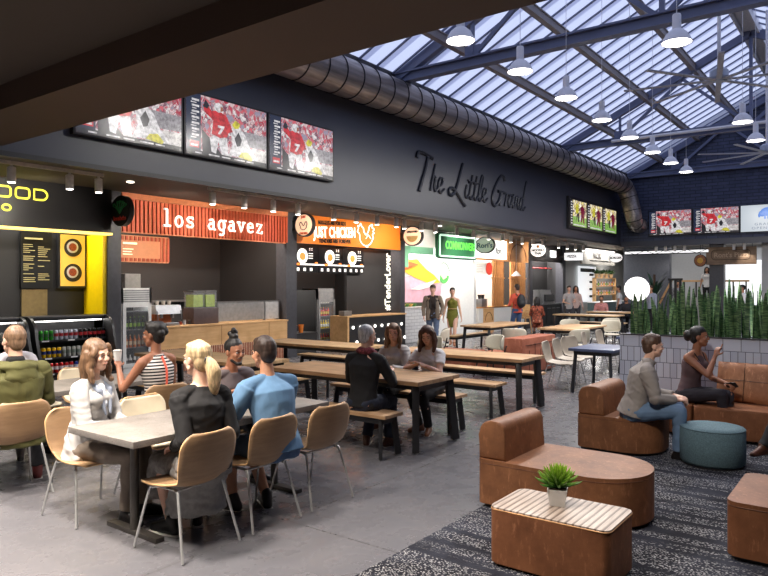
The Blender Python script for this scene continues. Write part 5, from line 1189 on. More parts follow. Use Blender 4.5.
gt1 = g.new('ShaderNodeMath'); gt1.operation = 'GREATER_THAN'; gt1.inputs[1].default_value = 2.5; g.l.new(fl.outputs[0], gt1.inputs[0]); lt = g.new('ShaderNodeMath'); lt.operation = 'LESS_THAN'; lt.inputs[1].default_value = 4.5; g.l.new(fl.outputs[0], lt.inputs[0])
an = g.new('ShaderNodeMath'); an.operation = 'MULTIPLY'; g.l.new(gt1.outputs[0], an.inputs[0]); g.l.new(lt.outputs[0], an.inputs[1])
g.col(g.mix(cA, cB, an.outputs[0])); PT = g.set(.22)
t = thing('planter', 'long waist-high planter faced with glazed pale grey tiles behind the sofa', 'planter', (9.1, 0, 0))
b = MB(); b.box(0, .08, -2, 2.85, 0, 1.10); b.box(.62, .70, -2, 2.85, 0, 1.10); b.box(.08, .62, 2.77, 2.85, 0, 1.10); b.box(.08, .62, -2, -1.92, 0, 1.1); b.build('tiled_body', PT, t)
MB().box(-.01, .085, -2, 2.86, 1.10, 1.115).build('top_edge', mat('dark cap', rgb(50, 50, 56), .5), t); MB().box(.08, .62, -1.92, 2.77, .2, 1.02).build('soil', mat('soil', (0,)*3), t)
g = NG('snake plant leaf'); n = g.noise(g.coord((1.2, 1.2, 9)), 9, 3); c = g.ramp(n, [(.4, rgb(46, 78, 54)), (.6, rgb(112, 142, 96))]); g.col(c); g.set(.35); SNK = g.m
g = NG('pale snake plant leaf'); n = g.noise(g.coord((1.2, 1.2, 9)), 9, 3); c = g.ramp(n, [(.4, rgb(96, 140, 100)), (.6, rgb(160, 192, 140))]); g.col(c); g.set(.35); SNK2 = g.m
def snake(seed, m, h=.56, nb=13):
    random.seed(seed); b = MB()
    for k in range(nb):
        a = random.uniform(0, 2*PI); r = random.uniform(.0, .12); x, y = r*math.cos(a), r*math.sin(a); L = h*random.uniform(.6, 1.12); tw = random.uniform(0, PI); lean = random.uniform(.0, .14); la = a+random.uniform(-.5, .5); w = random.uniform(.021, .032); rows = []
        for i in range(7):
            s = i/6; ww = w*(.75+.6*s if s < .5 else 1.05*math.sqrt(max(.0, 1-((s-.5)/.52)**2)))+.001; ang = tw+s*.9; cx = x+lean*L*s*s*math.cos(la); cy = y+lean*L*s*s*math.sin(la); dx, dy = math.cos(ang), math.sin(ang)
            rows.append([b.bm.verts.new(q) for q in ((cx-ww*dx, cy-ww*dy, L*s), (cx+.004*dy, cy-.004*dx, L*s), (cx+ww*dx, cy+ww*dy, L*s), (cx-.006*dy, cy+.006*dx, L*s))])
        for r0, r1 in zip(rows, rows[1:]):
            for q in range(4): b.bm.faces.new((r0[q], r0[(q+1) % 4], r1[(q+1) % 4], r1[q]))
        b.bm.faces.new(rows[0][::-1]); b.bm.faces.new(rows[-1])
    return b.build('snake_plant', m)
var = [snake(s, SNK, .56+.05*(s % 3)) for s in (11, 12, 13, 14)]; random.seed(4); k = 0
for i in range(15):
    for row in range(2):
        x = 9.27+.26*row; yy = 2.66-.30*i-.14*row
        lb = 'dark green snake plant, %s in the %s row of the tiled planter' % (nth(i, 15), ('front', 'back')[row])
        o = var[k] if k < 4 else dup(var[random.randrange(4)]); tag(o, lb, 'plant', 'snake plants in the planter, %s row' % ('front', 'back')[row]); o.location = (x, yy, 1.0); o.rotation_euler.z = random.uniform(0, 6.28); o.scale = (1, 1, random.uniform(.85, 1.15)); k += 1
# second, paler planter a little further back
t = thing('planter', 'second white planter of paler snake plants behind the tiled one', 'planter', (11.2, 0, 0)); MB().box(0, .5, -1.9, 2.1, 0, .95).build('body', WHITE, t); MB().box(.04, .46, -1.85, 2.05, .95, .96).build('soil', mat('soil', (0,)*3), t)
v2 = [snake(s, SNK2, .8) for s in (21, 22)]
for i in range(10):
    o = v2[i] if i < 2 else dup(v2[i % 2]); tag(o, 'pale snake plant, %s in the white planter behind' % nth(i, 10), 'plant', 'pale snake plants behind the tiled planter'); o.location = (11.45, 1.9-.36*i, .955); o.rotation_euler.z = i*1.3
# globe lamp
t = thing('globe_lamp', 'large glowing white globe lamp on a black pole above the snake plants', 'lamp', (10.05, 2.90, 0)); MB().sph((0, 0, 1.70), .175, 32).build('globe', EM('globe glow', (1, .985, .96), 1.3), t); MB().tube([(0, 0, 0), (0, 0, 1.54)], .022, 12).build('pole', BLK, t); MB().lathe([(0, 0), (.14, 0), (.14, .02), (0, .03)], 24).build('base', BLK, t)

# ---- far end of the hall
struct(MB().box(33.5, 33.7, -2, 9.3, 0, 3.5).build('wall_end_pale', mat('pale end wall', rgb(186, 188, 192), .6, var=.04)))
struct(MB().box(31.2, 31.5, 7.6, 9.6, 0, 3.5).build('wall_end_grey', mat('slate end panel', rgb(96, 100, 110), .5)))
struct(MB().box(30.62, 31.0, 5.35, 5.9, 0, 3.5).build('column_1', POSTM)); struct(MB().box(30.4, 30.8, 3.3, 3.95, 0, 3.5).build('column_2', LGREY))
t = thing('stall_sign', 'wide carved wood sign with rounded outline above the far right counter', 'sign', (30.5, 6.0, 2.6)); WS = wood('carved sign wood', rgb(120, 96, 76), rgb(152, 126, 102), 'Y', .5, .6)
MB().box(0, .12, -1.85, 0, 0, .72).build('board', WS, t); b = MB(); P = rrect(-1.65, -.2, .2, .6, .16, 5); b.tube([(-.01, p[0], p[1]) for p in P], .012, 6, close=True); b.build('outline', mat('carved dark', rgb(70, 52, 40), .6), t)
for q in (-1.7, -.15): MB().tube([(.06, q, .72), (.06, q, .92)], .012).build('hanger', BLK, t)
text('letters', "Ront's Pizza", mat('carved pale', rgb(186, 160, 136), .6), .28, (-.01, -.3, .3), BACK, t, sx=.95, bold=.004)
disc(30.42, 6.2, 2.78, .24, .26, mat('pizza face', rgb(150, 90, 50), .5, var=.6, scale=30), BLK, 'small round dark sign with a pizza at the left of the carved wood sign', lambda t: MB().sph((-.06, 0, 0), (.01, .12, .12), 12).build('emblem', mat('emblem yellow', rgb(210, 160, 60), .5), t), pole=False); MB().tube([(0, 0, .26), (0, 0, .72)], .012).build('hanger', BLK, bpy.data.objects['projecting_sign.007'])
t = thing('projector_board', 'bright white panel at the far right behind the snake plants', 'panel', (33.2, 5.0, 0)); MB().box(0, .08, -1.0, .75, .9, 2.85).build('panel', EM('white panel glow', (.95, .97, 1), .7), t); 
for q in (-.9, .6): MB().box(.02, .06, q, q+.05, 0, .9).build('leg', STEEL, t)
t = thing('stair_rail', 'light wood stair rail with pale boards at the far end of the hall', 'rail', (32.6, 7.3, 0))
MB().box(0, .08, -2.6, .3, 1.9, 1.98).build('handrail', OAK, t); MB().box(0, .06, -2.5, .2, .0, 1.2).build('lower_panel', LGREY, t)
for q in range(6): MB().box(.02, .06, -2.5+.5*q, -2.44+.5*q, 1.2, 1.9).build('post', BLK, t)
t = thing('menu_stand', 'dark slatted stand behind the plants at the far end', 'stand', (30.9, 7.35, 0))
for q in range(3): MB().box(0, .05, -.3+.2*q, -.2+.2*q, 0, 2.0).build('slat', CHAR, t)
MB().box(0, .06, -.34, .26, 1.95, 2.05).build('top_rail', CHAR, t)
tag(MB().bar((31.0, 8.0, .9), (31.0, 7.45, 2.0), .06, .08).build('slanted_board', OAK), 'slanted pale wood board leaning beside the dark slatted stand', 'board')
t = thing('potted_palm', 'dark palm plant between the slate panel and the pale wall', 'plant', (29.3, 7.75, 0)); MB().lathe([(0, 0), (.2, 0), (.27, .45), (.24, .45), (0, .42)], 24).build('pot', CHAR, t)
b = MB(); random.seed(9)
for k in range(22):
    a = random.uniform(0, 2*PI); L = random.uniform(.7, 1.2); h = random.uniform(.9, 2.2)
    leaf(b, (0, 0, h*.6+.3), (L*.6*math.cos(a), L*.6*math.sin(a), h+.6), .07, .35)
b.build('fronds', mat('palm green', rgb(40, 70, 50), .5, var=.3), t); MB().tube([(0, 0, .4), (0, 0, 2.2)], .05).build('trunk', mat('trunk', rgb(80, 60, 44), .8), t)
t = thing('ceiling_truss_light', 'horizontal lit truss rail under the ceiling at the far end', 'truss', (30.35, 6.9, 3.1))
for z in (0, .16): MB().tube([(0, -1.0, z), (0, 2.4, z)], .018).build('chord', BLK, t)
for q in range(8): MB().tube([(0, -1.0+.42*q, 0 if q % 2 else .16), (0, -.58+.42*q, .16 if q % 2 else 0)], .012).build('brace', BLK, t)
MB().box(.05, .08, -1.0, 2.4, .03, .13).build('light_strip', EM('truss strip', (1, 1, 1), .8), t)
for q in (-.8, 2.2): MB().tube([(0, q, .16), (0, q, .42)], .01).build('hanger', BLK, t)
for i, (y0, n) in enumerate(((7.9, 4), (4.9, 2))):
    t = thing('track_light', ['row of four small spots left of the carved wood sign', 'pair of small spots above the carved wood sign'][i], 'track light', (30.15, y0, 3.5)); MB().box(-.02, .02, -.35*n, .1, -.03, 0).build('rail', TRK, t)
    for q in range(n): MB().lathe([(0, -.32), (.055, -.32), (.06, -.1), (.015, -.03), (0, -.03)], 14, (0, -.38*q, 0)).build('spot_head', mat('spot head white', (0,)*3), t)
    spot('track_spot', (30.15, y0-.4, 3.1), (31.5, y0-.5, 1.4), 14, 90)
struct(MB().box(28.9, 30.3, -3.2, 9.35, 3.5, 3.54).build('trim_7', SOFF)) if False else None
bpy.context.view_layer.update()
# ------------------------------------------------------------------ people
TMP = bpy.data.scenes.new('workbench')      # empty scratch scene, removed at the end
def remesh(prims, name, m, vox, parent, smooth=4, folds=0.0, fseed=0, stripes=None):
    """union of tapered rounded limbs and ellipsoids -> one continuous surface"""
    b = MB()
    for p in prims:
        if p[0] == 'c':                                   # capsule with two radii
            _, a, c, r0, r1 = p; a = Vector(a); c = Vector(c)
            b.cone(a, c, r0, r1, 14); b.sph(a, r0, 12); b.sph(c, r1, 12)
        elif p[0] == 'f':                                 # flat-ended cone (cuffs, hems); radii may be (rx, ry)
            _, a, c, r0, r1 = p; b.cone(a, c, r0, r1, 20)
        elif p[0] == 'e': _, c, r, M = p; b.sph((0, 0, 0), r, 14, (Matrix.Translation(Vector(c)) @ M))
        elif p[0] == 'l':                                 # loft of ellipses: list of (centre, rx, ry, M)
            rings = []
            for c, rx, ry, M in p[1]:
                rings.append([b.bm.verts.new(Vector(c)+(M @ Vector((rx*math.cos(2*PI*k/22), ry*math.sin(2*PI*k/22), 0)))) for k in range(22)])
            for r0, r1 in zip(rings, rings[1:]):
                for k in range(22): b.bm.faces.new((r0[k], r0[(k+1) % 22], r1[(k+1) % 22], r1[k]))
            b.bm.faces.new(rings[0][::-1]); b.bm.faces.new(rings[-1])
    o = b.build(name, m, None); COL.objects.unlink(o); TMP.collection.objects.link(o)
    md = o.modifiers.new('r', 'REMESH'); md.mode = 'VOXEL'; md.voxel_size = vox
    if smooth: md = o.modifiers.new('s', 'SMOOTH'); md.factor = .5; md.iterations = smooth
    vl = TMP.view_layers[0]; vl.update(); me = bpy.data.meshes.new_from_object(o.evaluated_get(vl.depsgraph)); TMP.collection.objects.unlink(o); COL.objects.link(o)
    old = o.data; o.modifiers.clear(); o.data = me; bpy.data.meshes.remove(old); me.name = name
    n = len(me.vertices); co = np.empty(n*3, 'f'); me.vertices.foreach_get('co', co); co = co.reshape(-1, 3)
    if folds and n:
        no = np.empty(n*3, 'f'); me.vertices.foreach_get('normal', no); no = no.reshape(-1, 3); rs = np.random.RandomState(fseed); d = np.zeros(n)
        for k in range(7):
            w = rs.normal(size=3)*np.array([22, 22, 34]); d += np.sin(co @ w + 2.2*np.sin(co @ (rs.normal(size=3)*16)+rs.rand()*6)+rs.rand()*6)/(1+k*.35)
        d = np.sign(d)*np.abs(d)**1.3/2.4
        co = co + no*(d*folds)[:, None]; me.vertices.foreach_set('co', co.astype('f').ravel())
    me.polygons.foreach_set('use_smooth', np.ones(len(me.polygons), bool)); me.update()
    if parent is not None: o.parent = parent
    return o
def ik(a, t, l1, l2, hint):
    a = Vector(a); t = Vector(t); d = t-a; L = d.length
    if L > (l1+l2)*.999: t = a+d*((l1+l2)*.999/L); d = t-a; L = d.length
    x = d/L; q = (l1*l1-l2*l2+L*L)/(2*L); h = math.sqrt(max(0, l1*l1-q*q)); hv = Vector(hint); hv = hv-x*hv.dot(x)
    hv = hv.normalized() if hv.length > 1e-5 else x.orthogonal().normalized()
    return a+x*q+hv*h, t
def frame(z, x):
    z = Vector(z).normalized(); x = Vector(x); x = (x-z*x.dot(z)).normalized(); y = z.cross(x); return Matrix((x, y, z)).transposed().to_4x4()
SKINS = {'fair': rgb(226, 180, 156), 'tan': rgb(196, 142, 112), 'olive': rgb(172, 118, 90), 'brown': rgb(158, 106, 80), 'dark': rgb(110, 72, 54)}
def skin(k):
    n = 'skin '+k
    if n in _M: return _M[n]
    g = NG(n); c = SKINS[k]; g.col(g.ramp(g.noise(g.coord(), 9, 3), [(.3, tuple(x*.93 for x in c)), (.7, c)])); g.b.inputs['Subsurface Weight'].default_value = .08; g.b.inputs['Subsurface Radius'].default_value = (.02, .008, .005); g.b.inputs['Subsurface Scale'].default_value = .3
    _M[n] = g.set(.5); return g.m
def cloth(n, c, var=.1, bump=.25, rough=.85): return mat('cloth '+n, c, rough, 0, var, 7, bump)
def hairm(n, c, c2=None):
    k = 'hair '+n
    if k in _M: return _M[k]
    g = NG(k); f = g.noise(g.coord((1, 1, .12)), 70, 3, .7); g.col(g.ramp(f, [(.32, tuple(x*.55 for x in c)), (.7, c2 or tuple(min(1, x*1.5+.01) for x in c))])); g.bump(f, .6, .004); _M[k] = g.set(.5); return g.m

def person(label, loc, rz, sit=.45, sc=1.0, fem=False, lean=0, side=0, twist=0, hy=0, hp=0, ht=0, LH=None, RH=None, LF=None, RF=None, tone='tan',
           hair=('short', 'brown'), top=None, sleeve=1.0, legs=None, shoe=None, extra=None, detail=True, vox=None, curl=.6, neck='crew', elbow=None, build_=1.0, beard=None, point=None, LE=None, RE=None, base_z=0, barelegs=False, skirt=None, topover=.014, sleeveless=False, shorts=False):
    t = thing('person', label, 'person', (loc[0], loc[1], base_z), rz); t.scale = (sc, sc, sc)
    vox = vox or (.0065 if detail else .016); B = build_
    hz = (sit/sc+.088) if sit else .925
    P = Vector((0, 0, hz)); U = Matrix.Rotation(R(lean), 3, 'Y') @ Matrix.Rotation(R(side), 3, 'X') @ Vector((0, 0, 1))
    U2 = Matrix.Rotation(R(lean*1.25), 3, 'Y') @ Matrix.Rotation(R(side*1.2), 3, 'X') @ Vector((0, 0, 1))
    W = P+U*.18; Ch = W+U2*.165; Nb = Ch+U2*.155; LAT = Matrix.Rotation(R(twist), 3, 'Z') @ Vector((0, 1, 0)); LAT = (LAT-U2*LAT.dot(U2)).normalized(); FWD = LAT.cross(U2)
    LATp = Vector((0, 1, 0)); sw = (.158 if fem else .182)*B
    S = {1: Nb-U2*.062+LAT*sw, -1: Nb-U2*.062-LAT*sw}
    HM = Matrix.Translation(Nb+U2*.062+Vector((0, 0, .118))+FWD*.028) @ Matrix.Rotation(R(hy), 4, 'Z') @ Matrix.Rotation(R(hp), 4, 'Y') @ Matrix.Rotation(R(ht), 4, 'X')
    hd = lambda x, y, z: HM @ Vector((x, y, z)); HR = HM.to_3x3().to_4x4()
    Mt = frame(U2, FWD); Mp = frame(U, (1, 0, 0)); I = Matrix.Identity(4)
    hip = {s: P+LATp*(.092*s)+Vector((0, 0, -.02)) for s in (1, -1)}
    if sit:
        dl = {1: (.50, .12, .075), -1: (.50, -.12, .075)}; kh = (.3, 0, 1)
    else: dl = {1: (.10, .10, .075), -1: (-.06, -.10, .075)}; kh = (1, 0, 0)
    F = {1: Vector(LF or dl[1]), -1: Vector(RF or dl[-1])}; K = {}; A = {}
    for s in (1, -1): K[s], A[s] = ik(hip[s], F[s], .43, .425, (kh[0], kh[1], kh[2]) if len(F[s]) == 3 else kh)
    dh = {1: (.34, .16, hz+.12), -1: (.34, -.16, hz+.12)} if sit else {1: (.10, .27, hz-.10), -1: (.04, -.27, hz-.10)}
    H = {1: Vector(LH or dh[1]), -1: Vector(RH or dh[-1])}; E_ = {}; Wr = {}
    eh = {1: LE or (-.5, .6, -.7), -1: RE or (-.5, -.6, -.7)}
    for s in (1, -1): E_[s], Wr[s] = ik(S[s], H[s], .285, .25, eh[s])
    # --- body
    q = []; f = .92 if fem else 1.0
    q.append(('l', [(P-U*.10, .085, .11*B, Mp), (P-U*.02, .115*B, (.168 if fem else .158)*B, Mp), (P+U*.08, .10*B, .138*B, Mp), (W, .092*B, (.118 if fem else .138)*B, Mp), (Ch-U2*.07, .105*B, (.135 if fem else .155)*B, Mt), (Ch+U2*.03, .115*B, (.15 if fem else .172)*B, Mt), (Nb-U2*.07, .088*B, sw*.86, Mt), (Nb-U2*.02, .06, sw*.62, Mt), (Nb+U2*.012, .048, .06, Mt)]))
    q.append(('c', Nb-U2*.03, hd(-.02, 0, -.06), .056*f, .050*f))
    for s in (1, -1):
        q.append(('c', Nb-U2*.005+LAT*(s*.04), S[s]+U2*.01, .04*f, .048*f)); q.append(('c', S[s], S[s].lerp(E_[s], .35), .055*f*B, .047*f*B)); q.append(('c', S[s].lerp(E_[s], .3), E_[s], .048*f*B, .037*f)); q.append(('c', E_[s], E_[s].lerp(Wr[s], .3), .037*f, .039*f)); q.append(('c', E_[s].lerp(Wr[s], .3), Wr[s], .039*f, .024*f))
        q.append(('c', hip[s], hip[s].lerp(K[s], .4), .088*B, .078*B)); q.append(('c', hip[s].lerp(K[s], .4), K[s], .078*B, .056)); q.append(('c', K[s], K[s].lerp(A[s], .3), .054, .055)); q.append(('c', K[s].lerp(A[s], .3), A[s], .055, .035))
        ft = Vector((.6, .25*s, 0)).normalized() if sit else Vector((1, .15*s, 0)).normalized(); sole = Vector((0, 0, -.045))
        heel = A[s]+sole-ft*.04; toe = A[s]+Vector((0, 0, -.052))+ft*.15; q.append(('c', A[s], heel, .034, .03)); q.append(('c', heel, toe, .03, .024)); q.append(('c', A[s], toe, .033, .02))
        if fem: q.append(('e', Ch+U2*.02+FWD*.085+LAT*(.062*s), (.05, .055, .055), I))
        q.append(('e', P-Vector((.05, -.07*s, .03)), (.075, .08, .075), I))
    # --- head: skull, jaw, nose, brow, ears
    q += [('e', hd(-.008, 0, .035), (.096, .076, .088), HR), ('e', hd(.022, 0, -.025), (.066, .060, .082), HR), ('e', hd(.046, 0, -.078), (.036, .036, .03), HR), ('c', hd(.02, .045, -.05), hd(.055, .015, -.082), .022, .02), ('c', hd(.02, -.045, -.05), hd(.055, -.015, -.082), .022, .02),
          ('c', hd(.084, 0, .018), hd(.101, 0, -.018), .009, .0125), ('e', hd(.093, .011, -.022), (.010, .008, .008), HR), ('e', hd(.093, -.011, -.022), (.010, .008, .008), HR), ('c', hd(.080, .036, .026), hd(.084, .012, .024), .010, .009), ('c', hd(.080, -.036, .026), hd(.084, -.012, .024), .010, .009),
          ('c', hd(.079, .014, -.048), hd(.079, -.014, -.048), .013, .013), ('e', hd(.066, .038, -.018), (.022, .020, .020), HR), ('e', hd(.066, -.038, -.018), (.022, .020, .020), HR)]
    for s in (1, -1): q.append(('e', hd(-.006, .077*s, -.002), (.017, .009, .030), HR))
    # --- hands: palm, four curled fingers of different length, thumb from the side of the palm
    for s in (1, -1):
        d = (Wr[s]-E_[s]).normalized(); ref = Vector((0, 0, 1)) if abs(d.z) < .8 else Vector((1, 0, 0)); pn = (Vector((0, 0, -1)) if abs(d.z) < .75 else -LAT*s); pn = (pn-d*pn.dot(d)).normalized(); sd = pn.cross(d)*1.0
        if (sd.dot(-LAT*s) < 0): sd = -sd                                     # thumb side points inwards
        c0 = Wr[s]; pm = c0+d*.055
        q.append(('e', pm, (.052, .038*f, .017), frame(pn, d)))
        q.append(('c', c0-d*.02, c0+d*.03, .024, .022))
        if detail:
            for i, (o_, L) in enumerate(((.028, .070), (.010, .078), (-.009, .072), (-.027, .056))):
                k = curl*(1.0 if not (point == s and i == 0) else 0); b0 = pm+d*.038+sd*o_; dd = (d*math.cos(k*.8)+pn*math.sin(k*.8)); b1 = b0+dd*L*.45; d2 = (d*math.cos(k*1.9)+pn*math.sin(k*1.9)); b2 = b1+d2*L*.33; d3 = (d*math.cos(k*2.7)+pn*math.sin(k*2.7)); b3 = b2+d3*L*.25
                q += [('c', b0, b1, .0092, .0085), ('c', b1, b2, .0085, .0078), ('c', b2, b3, .0078, .0068)]
            tb = c0+d*.025+sd*.022; t1 = tb+(d*.5+sd*.75+pn*.25).normalized()*.036; t2 = t1+(d*.85+sd*.25+pn*.4).normalized()*.03; q += [('c', tb, t1, .0125, .0105), ('c', t1, t2, .0105, .0085)]
        else: q.append(('c', pm+d*.03, pm+d*.085+pn*.02, .022, .013))
    remesh(q, 'body', skin(tone), vox, t, smooth=3)
    # --- eyes, brows, lips
    if detail:
        for s in (1, -1):
            e = MB().sph(hd(.0775, .031*s, .008), (.0105, .0115, .008), 14).build('eye', mat('eye white', rgb(188, 176, 168), .35), t); MB().sph(hd(.0855, .030*s, .008), .0052, 10).build('iris', mat('iris dark', rgb(52, 36, 26), .2), e)
            MB().tube([hd(.089, .014*s, .030), hd(.0935, .028*s, .034), hd(.086, .046*s, .029)], [.003, .0042, .002], 6).build('eyebrow', hairm(hair[1], HC[hair[1]]), t)
            MB().tube([hd(.0905, .019*s, .0095), hd(.0935, .031*s, .0155), hd(.088, .043*s, .0085)], .0018, 5).build('eyelid_line', mat('lash', rgb(50, 32, 26), .6), t)
        MB().tube([hd(.083, .023, -.050), hd(.0915, .010, -.0478), hd(.0925, 0, -.049), hd(.0915, -.010, -.0478), hd(.083, -.023, -.050)], [.002, .0042, .0045, .0042, .002], 7).build('lips', mat('lips %s' % tone, tuple(a*b for a, b in zip(SKINS[tone], (.82, .50, .50))), .4), t)
    # --- hair
    hm = hairm(hair[1], HC[hair[1]], HC2.get(hair[1])); hv = .006 if detail else .014; st = hair[0]; hq = []
    cap = [('e', hd(-.016, 0, .052), (.099, .083, .090), HR), ('e', hd(-.052, 0, .0), (.056, .068, .078), HR)]
    if st == 'short': hq = cap+[('e', hd(.03, 0, .098), (.052, .06, .034), HR)]
    elif st == 'thin': hq = [('e', hd(-.022, 0, .048), (.092, .081, .086), HR), ('e', hd(-.052, 0, .0), (.054, .067, .075), HR)]
    elif st == 'crop': hq = [('e', hd(-.020, 0, .046), (.092, .0795, .088), HR), ('e', hd(-.050, 0, .0), (.053, .066, .07), HR)]
    elif st == 'topknot': hq = [('e', hd(-.016, 0, .052), (.096, .079, .088), HR), ('e', hd(-.02, 0, .142), (.048, .044, .036), HR), ('e', hd(-.03, .012, .178), (.036, .036, .03), HR), ('e', hd(-.012, -.01, .20), (.024, .024, .026), HR), ('e', hd(-.05, -.015, .165), (.026, .028, .026), HR)]
    elif st == 'updo': hq = cap+[('e', hd(-.06, 0, .07), (.062, .080, .070), HR), ('e', hd(-.085, .03, .03), (.044, .044, .044), HR), ('e', hd(-.085, -.035, .04), (.044, .044, .044), HR), ('e', hd(.02, 0, .105), (.06, .065, .036), HR)]
    elif st == 'bun': hq = cap+[('e', hd(-.115, 0, .03), (.060, .062, .058), HR), ('e', hd(-.13, .02, -.005), (.04, .04, .04), HR)]
    elif st == 'ponytail':
        hq = cap+[('e', hd(.02, 0, .10), (.06, .066, .03), HR)]; p = [hd(-.10, 0, .01), hd(-.125, -.01, -.03)]; tp = spline([p[0], p[1], p[1]+Vector((-.015, -.012, -.07)), p[1]+Vector((-.005, -.02, -.15)), p[1]+Vector((.012, -.03, -.215))], 3); rr = [.026, .03, .036, .042, .046, .048, .048, .046, .042, .036, .028, .018, .008]
        for i in range(len(tp)-1): hq.append(('c', tp[i], tp[i+1], rr[min(i, 12)], rr[min(i+1, 12)]))
    elif st in ('long', 'wavy'):
        hq = cap+[('e', hd(-.03, 0, .03), (.078, .094, .095), HR)]
        for s in (1, -1):
            base = [hd(.035, .068*s, .085), hd(.045, .086*s, .02), hd(.034, .090*s, -.05)]; L = base+[base[2]+Vector((-.0, 0, -.07))+LAT*s*.008, base[2]+Vector((0, 0, -.14))+FWD*.02]; L = spline(L, 4)
            for i in range(len(L)-1):
                w = .008*math.sin(i*1.3+s) if st == 'wavy' else 0; hq.append(('c', L[i]+FWD*w, L[i+1]+FWD*w, .024 if i > 1 else .018, .024 if i < len(L)-3 else .012))
            for k in range(4):
                a = hd(-.02-.02*k, (.08-.018*k)*s, .02); c_ = hd(-.03-.02*k, (.088-.018*k)*s, -.08); e_ = c_+Vector((0, 0, -.11))+LAT*s*(.01*math.sin(k*2)); hq += [('c', a, c_, .034, .036), ('c', c_, e_, .036, .02)]
    if hq: remesh(hq, 'hair', hm, hv, t, smooth=3, folds=.0035 if detail and st not in ('crop', 'thin') else 0, fseed=len(label))
    if st == 'topknot' or beard: 
        bq = [('c', hd(.03, .048, -.062), hd(.066, .014, -.094), .018, .017), ('c', hd(.03, -.048, -.062), hd(.066, -.014, -.094), .018, .017), ('c', hd(.07, .012, -.092), hd(.07, -.012, -.092), .019, .019)]
        remesh(bq, 'beard', hm, .005, t, 2); MB().tube([hd(.082, .026, -.046), hd(.0945, .010, -.036), hd(.0945, -.010, -.036), hd(.082, -.026, -.046)], [.003, .0045, .0045, .003], 6).build('moustache', hm, t)
    if st == 'ponytail': MB().tube([hd(-.108, 0, .005)+(HR.to_3x3() @ Vector((.012*math.cos(a*PI/6)*0, .030*math.cos(a*PI/6), .030*math.sin(a*PI/6)))) for a in range(12)], .006, 6, close=True).build('hair_tie', BLK, t)
    # --- clothes: garment shells a little larger than the body
    g_ = topover
    if top:
        hem = -.06 if sit else -.11
        tq = [('l', [(P+U*hem, (.128 if not fem else .122)*B+g_, (.172)*B+g_, Mp), (P+U*.03, .112*B+g_, .158*B+g_, Mp), (P+U*.12, .098*B+g_, .142*B+g_, Mp), (W+U*.02, .095*B+g_, (.124 if fem else .148)*B+g_, Mp), (Ch-U2*.06, .112*B+g_, (.14 if fem else .162)*B+g_, Mt), (Ch+U2*.03, .118*B+g_, (.152 if fem else .176)*B+g_, Mt), (Nb-U2*.085, .094*B+g_, sw*.90+g_*.4, Mt), (Nb-U2*.035, .066+g_*.8, sw*.60, Mt), (Nb+U2*(.0 if neck != 'low' else -.02), .058+g_*.3, .068, Mt)])]
        for s in (1, -1):
            if fem: tq.append(('e', Ch+U2*.02+FWD*.09+LAT*(.062*s), (.05+g_*.5, .055+g_*.5, .055+g_*.5), I))
            if sleeveless: continue
            tq.append(('c', Nb-U2*.02+LAT*(s*.05), S[s]+U2*.006, .045*f+g_*.4, .052*f+g_*.5)); L1 = min(1, sleeve*2)
            tq.append(('e', S[s], (.053*f*B+g_*.7,)*3, I)); tq.append(('f', S[s], S[s].lerp(E_[s], L1), .055*f*B+g_, .046*f*B+g_*1.1 if L1 < 1 else .040*f+g_))
            if sleeve > .5: tq.append(('e', E_[s], (.041*f+g_*.95,)*3, I)); tq.append(('f', E_[s], E_[s].lerp(Wr[s], (sleeve-.5)*2), .041*f+g_*.9, .028+g_*.8 if sleeve > .9 else .034*f+g_*.8))
        remesh(tq, top[0], top[1], vox*1.1, t, 4, folds=.0034 if detail else 0, fseed=len(label)*3)
    if legs:
        g2 = .011 if not fem else .007; lq = [('l', [(P-U*.11, .10*B+g2, .14*B+g2, Mp), (P-U*.02, .117*B+g2, .162*B+g2, Mp), (P+U*.07, .104*B+g2, .146*B+g2, Mp)])]
        for s in (1, -1):
            lq += [('e', P-Vector((.05, -.07*s, .03)), (.082, .086, .082), I), ('c', hip[s], hip[s].lerp(K[s], .4), .09*B+g2, .08*B+g2), ('c', hip[s].lerp(K[s], .4), K[s], .08*B+g2, .058+g2), ('f', K[s], K[s].lerp(A[s], .05 if shorts else .94), .058+g2, .058+g2 if shorts else .042+g2*1.4)]
        remesh(lq, legs[0], legs[1], vox*1.15, t, 4, folds=.005 if detail else 0, fseed=len(label)*5)
    if skirt:
        nm, m_, z_, wdt = skirt; sk = [('l', [(P+U*.10, .112*B, .142*B, Mp), (P-U*.02, .135*B, .178*B, Mp), (P-U*.10, .13*B, .18*B, Mp)])]
        if sit:
            for s in (1, -1): sk.append(('c', hip[s], K[s], .10, .075))
            sk.append(('c', hip[1].lerp(hip[-1], .5), K[1].lerp(K[-1], .5), .10, .07)); m0 = K[1].lerp(K[-1], .5)
            sk.append(('l', [(m0+Vector((.0, 0, .05)), .09, .16, I), (m0+Vector((0, 0, -.05)), .1, .18*wdt, I), (Vector((m0.x-.02, 0, z_)), .11, .2*wdt, I)]))
        else: sk.append(('l', [(P-U*.05, .135*B, .178*B, I), (Vector((0, 0, (hz+z_)/2)), .13, .175*wdt, I), (Vector((0, 0, z_)), .11, .165*wdt, I)]))
        remesh(sk, nm, m_, vox*1.15, t, 4, folds=.005 if detail else 0, fseed=7)
